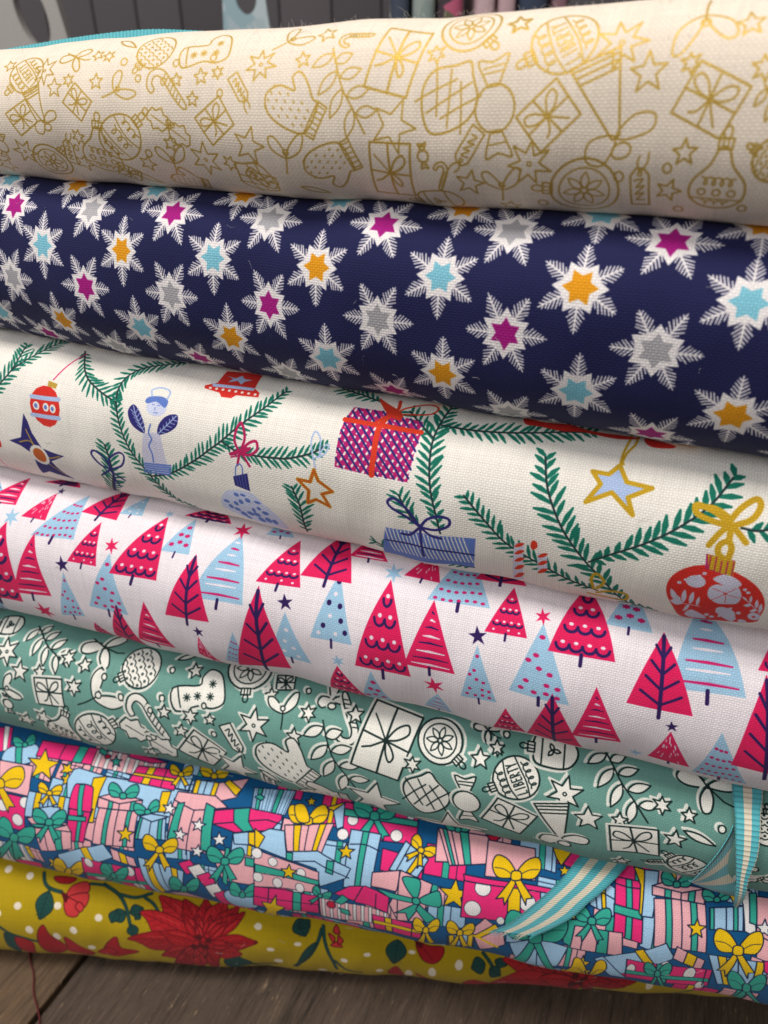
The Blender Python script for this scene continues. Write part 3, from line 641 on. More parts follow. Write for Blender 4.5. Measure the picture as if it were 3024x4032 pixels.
DRAW = [
[('M','liberty',-5599,673,315,-228,1,0),
('M','bigstar',-5246,699,223,14,1,0),
('M','star',-5009,418,139,0,1,0),
('M','star',-4757,521,96,5,1,1),
('M','star',-4266,482,113,4,1,0),
('M','star',-5976,850,111,22,1,0),
('M','gift',-4599,222,228,-37,1,0),
('M','gift',-5703,-2,251,32,1,0),
('M','hat',-5369,121,343,21,1,0),
('M','bow',-4718,882,278,22,1,0),
('M','star',-4345,905,98,23,1,0),
('M','star',-4145,875,100,21,1,1),
('M','ring',-3865,769,57,17,1,0),
('M','mistle',-3918,381,260,-57,1,0),
('M','gridbauble',-3408,951,293,-219,1,0),
('M','stocking',-2578,860,374,-262,1,0),
('M','ring',-3603,521,50,6,1,0),
('M','ring',-3182,468,48,4,1,0),
('M','star',-2974,479,90,5,1,0),
('M','star',-2597,512,107,7,1,0),
('M','star',-2347,558,88,8,1,1),
('M','ring',-2448,759,51,16,1,0),
('M','ring',-3015,712,52,14,1,0),
('M','cane',-3115,386,353,36,1,0),
('M','tag',-1989,342,229,-144,1,0),
('M','bigstar',-1717,632,210,11,1,1),
('M','ring',-2290,298,49,0,1,0),
('M','star',-2719,232,96,-3,1,0),
('M','gift',-2394,-36,269,37,1,0),
('M','scrollbauble',-3976,-274,374,-55,1,0),
('M','pearbauble',-4403,-487,376,-14,1,0),
('M','ring',-3485,80,53,-9,1,0),
('M','star',-4703,-264,118,-20,1,1),
('M','ring',-4830,-434,48,-26,1,0),
('M','holly',-3142,-115,364,-34,1,0),
('M','star',-3172,-339,108,-18,1,0),
('M','ring',-3578,-484,56,-23,1,0),
('M','mistle',-3235,-576,274,-5,1,0),
('M','star5',-1892,-321,233,-13,1,0),
('M','bigstar',-2672,-553,246,-1,1,0),
('M','star',-3672,-651,132,-28,1,0),
('M','star',-2266,-575,118,-21,1,1),
('M','bigstar',-5870,-542,215,-32,1,0),
('M','ringbauble',-5459,-715,312,-54,1,0),
('M','tag',-5014,-509,255,-19,1,0),
('M','star',-4854,-714,160,-33,1,0),
('M','star',-6491,-887,184,-40,1,0),
('M','onion',-1937,-827,286,44,1,0),
('M','gift',-4122,-863,197,-28,1,0),
('M','candy',-6294,-469,258,-22,1,0),
('M','leaf',-3939,1125,209,-30,1,0),
('M','leaf',-3862,-967,238,-45,1,0),
('M','mitten',-3162,-1014,306,75,1,0),
('M','star',-1138,673,103,13,1,0),
('M','sprig',-563,298,524,7,1,0),
('M','tallgift',80,662,398,-12,1,0),
('M','mistle',-1378,995,273,-46,1,0),
('M','star',-906,1034,127,21,1,0),
('M','cane',-496,951,206,85,1,0),
('M','ringbauble',893,1050,343,-132,1,0),
('M','star',559,690,112,13,1,1),
('M','mitten',-1206,121,414,63,1,0),
('M','mitten',-763,-529,391,-249,-1,0),
('M','star5',104,-80,294,-17,1,0),
('M','mistle',-1362,-394,287,-4,1,0),
('M','onion',765,194,361,-30,1,0),
('M','candy',1340,100,524,9,1,0),
('M','tag',1041,-309,264,-213,1,0),
('M','tallgift',28,-634,384,-2,1,0),
('M','star5',1045,-729,179,-8,1,0),
('M','mistle',1443,-731,280,3,1,0),
('M','candy',480,-406,152,6,1,0),
('M','cane',701,-650,179,-25,1,0),
('M','fbauble',592,-1105,326,-262,1,0),
('M','star',1466,1009,140,14,1,0),
('M','leaf',-1135,-983,197,-21,1,0),
('M','stocking',-1860,-822,220,45,1,0),
('M','liberty',2009,765,351,-240,1,0),
('M','bigstar',2616,706,260,21,1,1),
('M','star',1476,994,133,14,1,0),
('M','star5',2938,416,191,12,1,0),
('M','star',3341,487,101,12,1,1),
('M','mistle',3404,888,361,-171,1,0),
('M','star',3833,839,132,10,1,0),
('M','star',4040,424,123,13,1,1),
('M','gift',1945,26,304,46,1,0),
('M','gift',3587,168,321,-21,1,0),
('M','hat',2562,87,531,22,1,0),
('M','bigstar',1782,-445,253,1,1,1),
('M','ringbauble',2407,-773,389,87,1,0),
('M','ring',2784,-581,59,5,1,0),
('M','tag',3023,-703,295,5,1,0),
('M','ring',3288,-463,51,9,1,0),
('M','star5',3440,-303,128,11,1,0),
('M','star5',3332,-719,140,-10,1,0),
('M','pearbauble',3830,-576,337,0,1,0),
('M','gridbauble',4314,-346,200,65,1,0),
('M','ring',3466,-1010,59,3,1,0),
('M','star',1492,-1164,134,-11,1,0),
('M','ring',1912,-1030,68,-7,1,0),
('M','sprig',4293,80,286,34,1,0),
('M','ring',4124,-885,50,9,1,0)],
[('F','y',-13036,650,538,441,90,1),
('F','b',-11586,650,538,441,90,2),
('F','y',-10136,650,538,441,90,3),
('F','b',-8686,650,538,441,90,4),
('F','y',-7236,650,538,441,90,5),
('F','b',-5778,509,538,452,90,6),
('F','y',-4272,575,538,469,90,7),
('F','b',-2692,612,538,486,90,8),
('F','y',-1032,642,538,504,90,9),
('F','b',730,681,538,523,90,10),
('F','y',2501,714,538,543,90,11),
('F','b',4360,720,538,563,90,12),
('F','y',6244,650,538,584,90,13),
('F','b',8196,650,538,605,90,14),
('F','y',10196,650,538,608,90,15),
('F','b',-12967,-620,538,441,90,16),
('F','y',-11517,-620,538,441,90,17),
('F','b',-10067,-620,538,441,90,18),
('F','y',-8617,-620,538,441,90,19),
('F','b',-7167,-807,538,441,90,20),
('F','y',-5715,-714,538,453,90,21),
('F','b',-4128,-616,538,470,90,22),
('F','y',-2516,-559,538,488,90,23),
('F','b',-903,-641,538,505,90,24),
('F','y',826,-605,538,524,90,25),
('F','b',2615,-586,538,544,90,26),
('F','y',4489,-634,538,565,90,27),
('F','b',6378,-620,538,585,90,28),
('F','y',8335,-620,538,607,90,29),
('F','b',10335,-620,538,608,90,30),
('F','b',-12559,1780,538,441,90,31),
('F','y',-11109,1780,538,441,90,32),
('F','b',-9659,1780,538,441,90,33),
('F','y',-8209,1780,538,441,90,34),
('F','b',-6759,1622,538,441,90,35),
('F','y',-5485,1647,538,455,90,36),
('F','b',-3987,1677,538,472,90,37),
('F','y',-2501,1716,538,488,90,38),
('F','b',-974,1764,538,505,90,39),
('F','y',798,1752,538,524,90,40),
('F','b',2555,1780,538,543,90,41),
('F','y',4374,1780,538,563,90,42),
('F','b',6259,1780,538,584,90,43),
('F','y',8212,1780,538,605,90,44),
('F','b',10212,1780,538,608,90,45),
('F','m',-12193,1280,538,441,0,46),
('F','s',-10743,1280,538,441,0,47),
('F','m',-9293,1280,538,441,0,48),
('F','s',-7843,1280,538,441,0,49),
('F','m',-6393,1089,538,445,0,50),
('F','s',-4947,1157,538,461,0,51),
('F','m',-3458,1213,538,477,0,52),
('F','s',-1892,1253,538,495,0,53),
('F','m',-180,1306,538,513,0,54),
('F','s',1535,1367,538,532,0,55),
('F','m',3429,1392,538,553,0,56),
('F','s',5280,1280,538,573,0,57),
('F','m',7198,1280,538,594,0,58),
('F','s',9184,1280,538,608,0,59),
('F','m',11184,1280,538,608,0,60),
('F','s',-12305,20,538,441,0,61),
('F','m',-10855,20,538,441,0,62),
('F','s',-9405,20,538,441,0,63),
('F','m',-7955,20,538,441,0,64),
('F','s',-6505,-69,538,444,0,65),
('F','m',-5002,-39,538,461,0,66),
('F','s',-3423,12,538,478,0,67),
('F','m',-1782,42,538,496,0,68),
('F','s',-103,41,538,514,0,69),
('F','m',1653,72,538,533,0,70),
('F','s',3479,69,538,553,0,71),
('F','m',5331,20,538,574,0,72),
('F','s',7251,20,538,595,0,73),
('F','m',9239,20,538,608,0,74),
('F','s',11239,20,538,608,0,75),
('F','m',-12240,-1250,538,441,0,76),
('F','s',-10790,-1250,538,441,0,77),
('F','m',-9340,-1250,538,441,0,78),
('F','s',-7890,-1250,538,441,0,79),
('F','m',-6440,-1269,538,445,0,80),
('F','s',-4910,-1200,538,462,0,81),
('F','m',-3357,-1222,538,479,0,82),
('F','s',-1749,-1224,538,496,0,83),
('F','m',-37,-1283,538,515,0,84),
('F','s',1726,-1236,538,534,0,85),
('F','m',3599,-1266,538,555,0,86),
('F','s',5456,-1250,538,575,0,87),
('F','m',7380,-1250,538,596,0,88),
('F','s',9373,-1250,538,608,0,89),
('F','m',11373,-1250,538,608,0,90),
('F','y',-11500,-1860,538,441,90,0),
('F','b',-10049,-1860,538,441,90,1),
('F','y',-8599,-1860,538,441,90,2),
('F','b',-7149,-1860,538,441,90,3),
('F','y',-5699,-1860,538,453,90,4),
('F','b',-4210,-1860,538,469,90,5),
('F','y',-2666,-1860,538,486,90,6),
('F','b',-1067,-1860,538,504,90,7),
('F','y',588,-1860,538,522,90,8),
('F','b',2304,-1860,538,541,90,9),
('F','y',4082,-1860,538,560,90,10),
('F','b',5924,-1860,538,580,90,11),
('F','y',7833,-1860,538,601,90,12),
('F','b',9810,-1860,538,608,90,13),
('F','m',-10699,-2500,538,441,0,0),
('F','s',-9249,-2500,538,441,0,1),
('F','m',-7799,-2500,538,441,0,2),
('F','s',-6349,-2500,538,446,0,3),
('F','m',-4883,-2500,538,462,0,4),
('F','s',-3364,-2500,538,478,0,5),
('F','m',-1790,-2500,538,496,0,6),
('F','s',-159,-2500,538,514,0,7),
('F','m',1529,-2500,538,532,0,8),
('F','s',3279,-2500,538,551,0,9),
('F','m',5092,-2500,538,571,0,10),
('F','s',6970,-2500,538,592,0,11),
('F','m',8916,-2500,538,608,0,12),
('F','m',-10699,2400,538,441,0,0),
('F','s',-9249,2400,538,441,0,1),
('F','m',-7799,2400,538,441,0,2),
('F','s',-6349,2400,538,446,0,3),
('F','m',-4883,2400,538,462,0,4),
('F','s',-3364,2400,538,478,0,5),
('F','m',-1790,2400,538,496,0,6),
('F','s',-159,2400,538,514,0,7),
('F','m',1529,2400,538,532,0,8),
('F','s',3279,2400,538,551,0,9),
('F','m',5092,2400,538,571,0,10),
('F','s',6970,2400,538,592,0,11),
('F','m',8916,2400,538,608,0,12),
('F','y',-11500,3000,538,441,90,0),
('F','b',-10049,3000,538,441,90,1),
('F','y',-8599,3000,538,441,90,2),
('F','b',-7149,3000,538,441,90,3),
('F','y',-5699,3000,538,453,90,4),
('F','b',-4210,3000,538,469,90,5),
('F','y',-2666,3000,538,486,90,6),
('F','b',-1067,3000,538,504,90,7),
('F','y',588,3000,538,522,90,8),
('F','b',2304,3000,538,541,90,9),
('F','y',4082,3000,538,560,90,10),
('F','b',5924,3000,538,580,90,11),
('F','y',7833,3000,538,601,90,12),
('F','b',9810,3000,538,608,90,13)],
[('B',215,54,80,3,1,[-7545,364,-7215,829,-7068,1067,-7028,1348,-7081,1637]),
('B',215,54,80,3,2,[-7068,1067,-6867,1324,-6712,1536,-6520,1954]),
('B',215,54,80,3,3,[-5920,1787,-5563,1266,-5257,1047,-4804,873]),
('B',190,54,80,3,4,[-3804,2077,-4218,1809,-4559,1606,-4758,1365,-4824,1105,-4804,873]),
('B',200,54,80,3,5,[-3571,-1133,-3886,-892,-4163,-518,-4368,-203,-4569,108,-4713,494,-4804,873]),
('B',215,54,80,3,6,[-4246,-367,-3803,-198,-3364,97,-2998,399,-2788,573,-2547,815,-2264,1111,-2102,1322,-1937,1620]),
('B',200,54,80,3,7,[-2788,573,-2510,471,-2211,456,-1801,483,-1572,520,-1215,655,-1025,786]),
('B',260,54,80,3,8,[-5445,-1263,-5072,-552,-5034,-210,-5074,88]),
('B',250,54,80,3,9,[-1430,-941,-1413,-530,-1433,-232,-1534,56]),
('B',250,66,92,3,10,[899,-222,826,59,709,439,636,825,609,1152,638,1433,708,1828]),
('B',240,62,95,3,11,[638,1433,1147,1426,1632,1466,2094,1565,2431,1664,2816,1740]),
('B',200,54,80,3,12,[-347,1698,-712,1787,-1055,1869]),
('B',210,54,80,3,13,[596,1204,400,1357,129,1606]),
('B',230,54,80,3,14,[597,-170,423,-29,233,283]),
('B',200,54,80,3,15,[-21,-987,-102,-825,-209,-786]),
('B',160,54,80,3,16,[1401,-902,1214,-902,1004,-849]),
('B',230,62,92,3,17,[3233,-855,2837,-714,2459,-512,2105,-335,1821,-157,1607,54,1363,301,1210,452]),
('B',270,82,112,3,18,[4116,-1177,3702,-1047,3439,-752,3210,-477,3039,-307,2736,56,2530,377,2339,772,2239,1177]),
('B',280,92,118,3,19,[3057,-271,3388,-15,3725,220,4027,450,4311,716,4479,931,4655,1281]),
('B',260,86,110,3,20,[4853,649,5052,652,5269,744,5498,868]),
('S','pnk',26,1,[-6126,1054,-6071,1175,-5950,1469,-5840,1726]),
('O','red',-6218,576,330,357,None),
('P','olv',0,None,[-6214,1024,-6017,996,-6026,905,-6208,928]),
('S','hal',75,1,[-6518,702,-6220,716,-5920,742]),
('S','hal',75,1,[-6522,381,-6219,398,-5911,427]),
('O','wht',-6414,558,69,75,None),
('O','blu',-6421,557,36,41,None),
('O','wht',-6203,564,68,75,None),
('O','blu',-6210,563,36,40,None),
('O','wht',-6047,564,68,75,None),
('O','blu',-6055,562,36,40,None),
('P','nvy',0,None,[-6709,370,-6642,231,-6601,34,-6451,-234,-5981,-292,-6326,-474,-6232,-695,-6112,-968,-6568,-810,-6829,-970,-6695,-413,-6910,-267,-7148,-204,-6864,-98]),
('S','olv',24,1,[-6718,76,-6681,-45,-6560,-364]),
('S','olv',24,1,[-6917,-192,-6676,-144,-6558,-401]),
('S','olv',24,1,[-6080,-313,-6339,-408,-6558,-401]),
('S','olv',24,1,[-6192,-811,-6345,-634,-6568,-423]),
('O','wht',-6558,-401,204,209,None),
('O','org',-6558,-401,140,147,None),
('P','lil',0,None,[-4235,463,-3928,515,-3841,-223,-3850,-259,-4341,-231,-4322,94]),
('O','pil',-4034,914,181,145,None),
('P','blu',1,None,[-4259,992,-4205,1074,-3991,1111,-3861,1058,-3888,933,-4055,1011,-4201,958]),
('S','hal',30,1,[-4164,1096,-4203,1198,-4054,1267,-3881,1223,-3886,1084]),
('P','nvy',1,None,[-4463,900,-4552,773,-4483,589,-4333,488,-4209,467,-4224,632,-4329,809]),
('P','nvy',1,None,[-3647,852,-3829,808,-3951,650,-3969,480,-3784,540,-3635,675]),
('S','hal',16,1,[-4457,873,-4361,693,-4219,479]),
('S','hal',16,1,[-3660,836,-3794,676,-3959,496]),
('S','hal',12,1,[-4503,812,-4403,767,-4349,860]),
('S','hal',12,1,[-3727,822,-3704,765,-3626,751]),
('S','hal',12,1,[-4460,754,-4363,709,-4305,802]),
('S','hal',12,1,[-3774,765,-3753,708,-3675,693]),
('S','hal',12,1,[-4420,697,-4324,652,-4263,745]),
('S','hal',12,1,[-3823,707,-3804,650,-3726,635]),
('S','hal',12,1,[-4382,639,-4287,594,-4223,688]),
('S','hal',12,1,[-3874,649,-3857,591,-3779,577]),
('S','hal',12,1,[-4345,581,-4252,536,-4185,630]),
('S','hal',12,1,[-3927,590,-3912,532,-3835,517]),
('S','blu',28,1,[-4101,625,-4137,479,-4092,374,-4158,246,-4122,102,-4128,-55]),
('S','blu',34,0,[-4313,-116,-4076,-93,-3798,-61]),
('S','blu',34,0,[-4324,-160,-4085,-137,-3806,-104]),
('S','blu',34,0,[-4335,-206,-4095,-181,-3815,-148]),
('S','blu',34,0,[-4347,-253,-4106,-227,-3824,-193]),
('S','blu',34,0,[-4361,-301,-4119,-274,-3835,-239]),
('S','blu',12,0,[-4120,957,-4078,958]),
('S','blu',12,0,[-4024,959,-3974,953]),
('S','blu',12,0,[-4053,911,-4056,868]),
('S','blu',12,0,[-4066,825,-3993,831]),
('S','nvy',36,1,[-5060,-393,-5227,-322,-5358,-128,-5285,-48,-5116,-194,-5060,-393]),
('S','nvy',36,1,[-5060,-393,-5042,-179,-4832,-22,-4722,-64,-4809,-265,-5060,-393]),
('S','nvy',36,1,[-5060,-393,-5281,-545]),
('S','nvy',36,1,[-5060,-393,-5078,-641,-5408,-1247]),
('S','nvy',36,1,[-5056,-429,-4848,-598]),
('S','nvy',36,1,[-5056,-429,-5035,-828]),
('P','red',0,None,[-3130,1883,-2515,1987,-2475,1569,-2361,1496,-2342,1403,-2721,1371,-2782,1300,-2963,1293,-3024,1365,-3322,1405,-3343,1463,-3148,1563]),
('P','hal',0,None,[-3247,1541,-3181,1535,-2467,1583,-2482,1517,-3195,1467]),
('P','hal',0,None,[-3079,1761,-2894,1734,-2821,1832,-2751,1757,-2600,1762,-2714,1685,-2736,1605,-2834,1679,-2984,1608,-2929,1711]),
('O','wht',-3225,1431,26,25,None),
('O','wht',-3108,1434,26,25,None),
('O','wht',-2991,1437,26,25,None),
('O','wht',-2876,1439,26,25,None),
('O','wht',-2760,1442,26,25,None),
('O','wht',-2646,1444,26,25,None),
('O','wht',-2532,1446,25,25,None),
('O','wht',-2418,1448,25,25,None),
('S','mag',44,1,[-2420,446,-2534,616,-2530,804,-2480,921,-2400,826,-2361,672,-2420,474]),
('S','mag',44,1,[-2420,474,-2282,632,-2155,680,-2127,552,-2270,446,-2420,460]),
('S','mag',44,1,[-2615,398,-2451,482,-2305,548]),
('S','mag',44,1,[-2434,444,-2483,238]),
('S','mag',44,1,[-2390,452,-2256,267]),
('S','mag',24,1,[-2600,414,-2421,487,-2247,571]),
('S','mag',24,1,[-2600,381,-2420,455,-2246,555]),
('S','mag',24,1,[-2600,347,-2419,422,-2245,539]),
('S','blu',24,1,[-2546,33,-2516,203,-2437,262,-2395,197,-2405,77]),
('P','nvy',0,None,[-2595,8,-2309,132,-2297,-196,-2581,-161]),
('S','blu',9,0,[-2537,34,-2513,-164]),
('S','blu',9,0,[-2480,59,-2458,-169]),
('S','blu',9,0,[-2422,84,-2404,-175]),
('S','blu',9,0,[-2365,109,-2350,-180]),
('P','pil',1,None,[-2911,-504,-2735,-296,-2318,-217,-2100,-370,-1851,-613,-1771,-963,-2296,-1019,-2756,-886,-2956,-738]),
('O','blu',-2774,-678,47,56,None),
('O','blu',-2639,-550,49,48,None),
('O','blu',-2658,-711,62,45,None),
('O','blu',-2308,-601,36,56,None),
('O','blu',-2195,-527,43,37,None),
('O','blu',-2276,-704,73,55,None),
('O','blu',-2408,-725,69,58,None),
('O','blu',-2459,-317,55,29,None),
('O','blu',-2384,-405,55,46,None),
('O','blu',-2589,-348,51,41,None),
('O','blu',-2833,-564,60,36,None),
('O','blu',-2564,-808,70,74,None),
('O','blu',-2505,-904,55,67,None),
('O','blu',-2090,-600,65,46,None),
('O','blu',-2084,-788,65,79,None),
('O','blu',-2229,-846,68,93,None),
('O','blu',-1962,-796,53,77,None),
('O','blu',-2526,-479,50,51,None),
('O','blu',-2197,-394,63,30,None),
('S','hal',26,1,[-1117,446,-1174,620,-1236,843,-1200,994,-1092,893,-1071,689]),
('S','hal',26,1,[-1144,599,-999,675,-938,815,-994,818,-1078,636]),
('S','gold',62,0,[-1144,414,-1078,240,-854,93,-1033,12,-917,-203,-1140,-108,-1283,-197,-1246,41,-1421,210,-1212,203,-1144,414]),
('S','org',40,0,[-1144,414,-1078,240,-854,93,-1033,12,-917,-203,-1140,-108,-1283,-197,-1246,41,-1421,210,-1212,203,-1144,414]),
('P','prp',0,None,[-718,1501,-286,1518,382,1438,404,1199,355,497,-53,493,-815,518,-814,732,-814,1032,-786,1277]),
('S','wht',34,0,[355,660,342,632]),
('S','wht',34,0,[316,577,303,549]),
('S','wht',34,0,[399,1025,389,997]),
('S','wht',34,0,[368,941,357,914]),
('S','wht',34,0,[336,859,324,832]),
('S','wht',34,0,[301,777,290,749]),
('S','wht',34,0,[265,695,253,667]),
('S','wht',34,0,[228,612,215,584]),
('S','wht',34,0,[188,527,174,499]),
('S','wht',34,0,[385,1330,377,1298]),
('S','wht',34,0,[361,1237,352,1207]),
('S','wht',34,0,[335,1148,326,1119]),
('S','wht',34,0,[307,1061,297,1033]),
('S','wht',34,0,[277,977,266,949]),
('S','wht',34,0,[245,894,234,867]),
('S','wht',34,0,[211,812,199,784]),
('S','wht',34,0,[176,729,163,702]),
('S','wht',34,0,[138,646,125,618]),
('S','wht',34,0,[99,562,86,534]),
('S','wht',34,0,[288,1373,281,1340]),
('S','wht',34,0,[266,1277,258,1246]),
('S','wht',34,0,[241,1186,232,1157]),
('S','wht',34,0,[214,1099,204,1070]),
('S','wht',34,0,[184,1013,174,985]),
('S','wht',34,0,[153,930,142,902]),
('S','wht',34,0,[120,847,109,819]),
('S','wht',34,0,[85,764,73,736]),
('S','wht',34,0,[48,681,36,653]),
('S','wht',34,0,[10,597,-4,569]),
('S','wht',34,0,[-31,512,-38,498]),
('S','wht',34,0,[191,1417,184,1384]),
('S','wht',34,0,[169,1319,162,1287]),
('S','wht',34,0,[146,1226,137,1196]),
('S','wht',34,0,[120,1136,110,1107]),
('S','wht',34,0,[91,1050,81,1022]),
('S','wht',34,0,[61,965,50,937]),
('S','wht',34,0,[28,882,17,854]),
('S','wht',34,0,[-6,799,-18,771]),
('S','wht',34,0,[-42,716,-55,688]),
('S','wht',34,0,[-81,632,-94,604]),
('S','wht',34,0,[-121,548,-135,519]),
('S','wht',34,0,[91,1464,85,1429]),
('S','wht',34,0,[72,1362,65,1329]),
('S','wht',34,0,[49,1266,41,1235]),
('S','wht',34,0,[24,1175,16,1145]),
('S','wht',34,0,[-3,1087,-13,1058]),
('S','wht',34,0,[-33,1002,-43,973]),
('S','wht',34,0,[-64,917,-75,890]),
('S','wht',34,0,[-98,834,-110,806]),
('S','wht',34,0,[-134,751,-146,723]),
('S','wht',34,0,[-171,667,-184,639]),
('S','wht',34,0,[-211,583,-225,554]),
('S','wht',34,0,[-27,1406,-34,1373]),
('S','wht',34,0,[-48,1308,-56,1276]),
('S','wht',34,0,[-72,1214,-80,1184]),
('S','wht',34,0,[-98,1125,-107,1096]),
('S','wht',34,0,[-127,1038,-137,1010]),
('S','wht',34,0,[-158,953,-168,925]),
('S','wht',34,0,[-190,869,-202,842]),
('S','wht',34,0,[-226,786,-238,758]),
('S','wht',34,0,[-263,702,-276,674]),
('S','wht',34,0,[-302,618,-316,590]),
('S','wht',34,0,[-343,533,-358,504]),
('S','wht',34,0,[-128,1452,-134,1417]),
('S','wht',34,0,[-147,1350,-154,1318]),
('S','wht',34,0,[-169,1255,-177,1224]),
('S','wht',34,0,[-194,1163,-203,1134]),
('S','wht',34,0,[-222,1075,-232,1047]),
('S','wht',34,0,[-252,990,-262,961]),
('S','wht',34,0,[-284,905,-295,877]),
('S','wht',34,0,[-318,821,-330,793]),
('S','wht',34,0,[-355,738,-368,710]),
('S','wht',34,0,[-394,653,-407,625]),
('S','wht',34,0,[-434,568,-449,539]),
('S','wht',34,0,[-230,1500,-235,1464]),
('S','wht',34,0,[-247,1394,-254,1361]),
('S','wht',34,0,[-268,1296,-276,1265]),
('S','wht',34,0,[-292,1203,-300,1173]),
('S','wht',34,0,[-318,1113,-327,1084]),
('S','wht',34,0,[-347,1026,-357,998]),
('S','wht',34,0,[-378,941,-389,913]),
('S','wht',34,0,[-412,857,-424,829]),
('S','wht',34,0,[-448,773,-460,745]),
('S','wht',34,0,[-486,688,-499,660]),
('S','wht',34,0,[-526,603,-540,575]),
('S','wht',34,0,[-349,1440,-355,1406]),
('S','wht',34,0,[-368,1339,-375,1306]),
('S','wht',34,0,[-390,1243,-398,1212]),
('S','wht',34,0,[-415,1152,-424,1122]),
('S','wht',34,0,[-443,1063,-453,1034]),
('S','wht',34,0,[-474,977,-484,949]),
('S','wht',34,0,[-506,892,-518,864]),
('S','wht',34,0,[-541,808,-554,780]),
('S','wht',34,0,[-579,724,-592,696]),
('S','wht',34,0,[-619,639,-632,610]),
('S','wht',34,0,[-661,553,-675,524]),
('S','wht',34,0,[-453,1488,-458,1452]),
('S','wht',34,0,[-470,1383,-476,1349]),
('S','wht',34,0,[-490,1284,-498,1253]),
('S','wht',34,0,[-514,1191,-522,1161]),
('S','wht',34,0,[-541,1101,-550,1072]),
('S','wht',34,0,[-570,1014,-580,985]),
('S','wht',34,0,[-602,928,-613,900]),
('S','wht',34,0,[-636,844,-648,815]),
('S','wht',34,0,[-673,759,-685,731]),
('S','wht',34,0,[-712,674,-725,646]),
('S','wht',34,0,[-753,588,-768,560]),
('S','wht',34,0,[-573,1428,-579,1394]),
('S','wht',34,0,[-591,1327,-598,1294]),
('S','wht',34,0,[-614,1231,-622,1200]),
('S','wht',34,0,[-639,1140,-648,1110]),
('S','wht',34,0,[-667,1051,-677,1022]),
('S','wht',34,0,[-698,965,-709,936]),
('S','wht',34,0,[-731,879,-743,851]),
('S','wht',34,0,[-767,795,-780,766]),
('S','wht',34,0,[-806,710,-812,695]),
('S','wht',34,0,[-678,1475,-683,1440]),
('S','wht',34,0,[-694,1370,-701,1337]),
('S','wht',34,0,[-715,1272,-722,1241]),
('S','wht',34,0,[-739,1179,-747,1149]),
('S','wht',34,0,[-765,1089,-775,1059]),
('S','wht',34,0,[-795,1001,-806,973]),
('S','nvy',32,0,[329,1437,390,1368]),
('S','nvy',32,0,[180,1459,396,1221]),
('S','nvy',32,0,[41,1467,396,1084]),
('S','nvy',32,0,[-111,1490,391,953]),
('S','nvy',32,0,[-265,1514,382,824]),
('S','nvy',32,0,[-393,1507,379,685]),
('S','nvy',32,0,[-522,1500,362,556]),
('S','nvy',32,0,[-652,1493,276,502]),
('S','nvy',32,0,[-727,1427,141,505]),
('S','nvy',32,0,[-764,1323,15,496]),
('S','nvy',32,0,[-780,1199,-122,499]),
('S','nvy',32,0,[-801,1083,-260,502]),
('S','nvy',32,0,[-804,947,-408,516]),
('S','nvy',32,0,[-802,802,-548,519]),
('S','nvy',32,0,[-808,658,-688,521]),
('S','cane',80,1,[-789,1261,-473,1258,-150,1257,403,1255]),
('S','cane',88,1,[-118,1500,-235,1228,-221,832,-214,503]),
('P','cane',1,None,[-414,1770,-233,1683,33,1531,22,1395,-193,1485]),
('S','cane',52,1,[-108,1468,-240,1377,-358,1235]),
('S','cane',52,1,[-87,1489,-51,1624,-78,1787]),
('S','cane',30,1,[-82,1473,88,1525,454,1620,525,1781,364,1831,49,1646,-42,1515]),
('P','blu',0,None,[12,-346,609,-294,1427,-223,1401,-902,1107,-892,-164,-1326]),
('S','wht',20,0,[11,-363,115,-909]),
('S','wht',20,0,[75,-357,182,-899]),
('S','wht',20,0,[138,-352,248,-890]),
('S','wht',20,0,[201,-346,315,-881]),
('S','wht',20,0,[264,-340,380,-872]),
('S','wht',20,0,[327,-334,446,-863]),
('S','wht',20,0,[389,-329,511,-854]),
('S','wht',20,0,[451,-323,576,-846]),
('S','wht',20,0,[513,-318,640,-838]),
('S','wht',20,0,[574,-312,704,-830]),
('S','wht',20,0,[636,-307,768,-822]),
('S','wht',20,0,[697,-302,832,-814]),
('S','wht',20,0,[758,-296,895,-807]),
('S','wht',20,0,[818,-291,958,-800]),
('S','wht',20,0,[879,-286,1020,-792]),
('S','wht',20,0,[939,-281,1083,-785]),
('S','wht',20,0,[999,-276,1145,-778]),
('S','wht',20,0,[1059,-270,1207,-772]),
('S','wht',20,0,[1118,-265,1268,-765]),
('S','wht',20,0,[1177,-260,1330,-758]),
('S','wht',20,0,[1237,-255,1391,-752]),
('S','nvy',34,1,[0,-623,597,-568,1406,-563]),
('S','nvy',44,1,[583,-189,593,-400,616,-795]),
('S','nvy',44,1,[583,-189,343,-47,115,50,60,138,178,210,395,52,583,-189]),
('S','nvy',44,1,[583,-189,686,-30,864,61,1019,44,1012,-74,820,-179,583,-189]),
('S','nvy',44,1,[583,-189,419,-377,283,-396]),
('S','nvy',44,1,[583,-189,742,-293,913,-315]),
('P','lil',0,None,[1994,-160,2133,-126,2156,-1021,1989,-1226]),
('P','cane',1,None,[1999,-232,2054,-151,2139,-137,2084,-210]),
('P','cane',1,None,[2008,-375,2065,-287,2149,-271,2093,-351]),
('P','cane',1,None,[2014,-535,2073,-436,2159,-418,2101,-508]),
('P','cane',1,None,[2016,-731,2079,-607,2166,-585,2105,-695]),
('P','cane',1,None,[2005,-1036,2079,-827,2168,-796,2100,-965]),
('P','lil',0,None,[2340,-272,2476,-237,2502,-576,2361,-625]),
('P','cane',1,None,[2346,-348,2399,-263,2482,-248,2429,-325]),
('P','cane',1,None,[2356,-503,2411,-407,2495,-390,2440,-477]),
('P','cane',1,None,[2363,-687,2421,-571,2506,-551,2449,-654]),
('P','cane',1,None,[2229,-118,2257,-54,2315,-83,2323,-169,2272,-221,2236,-191]),
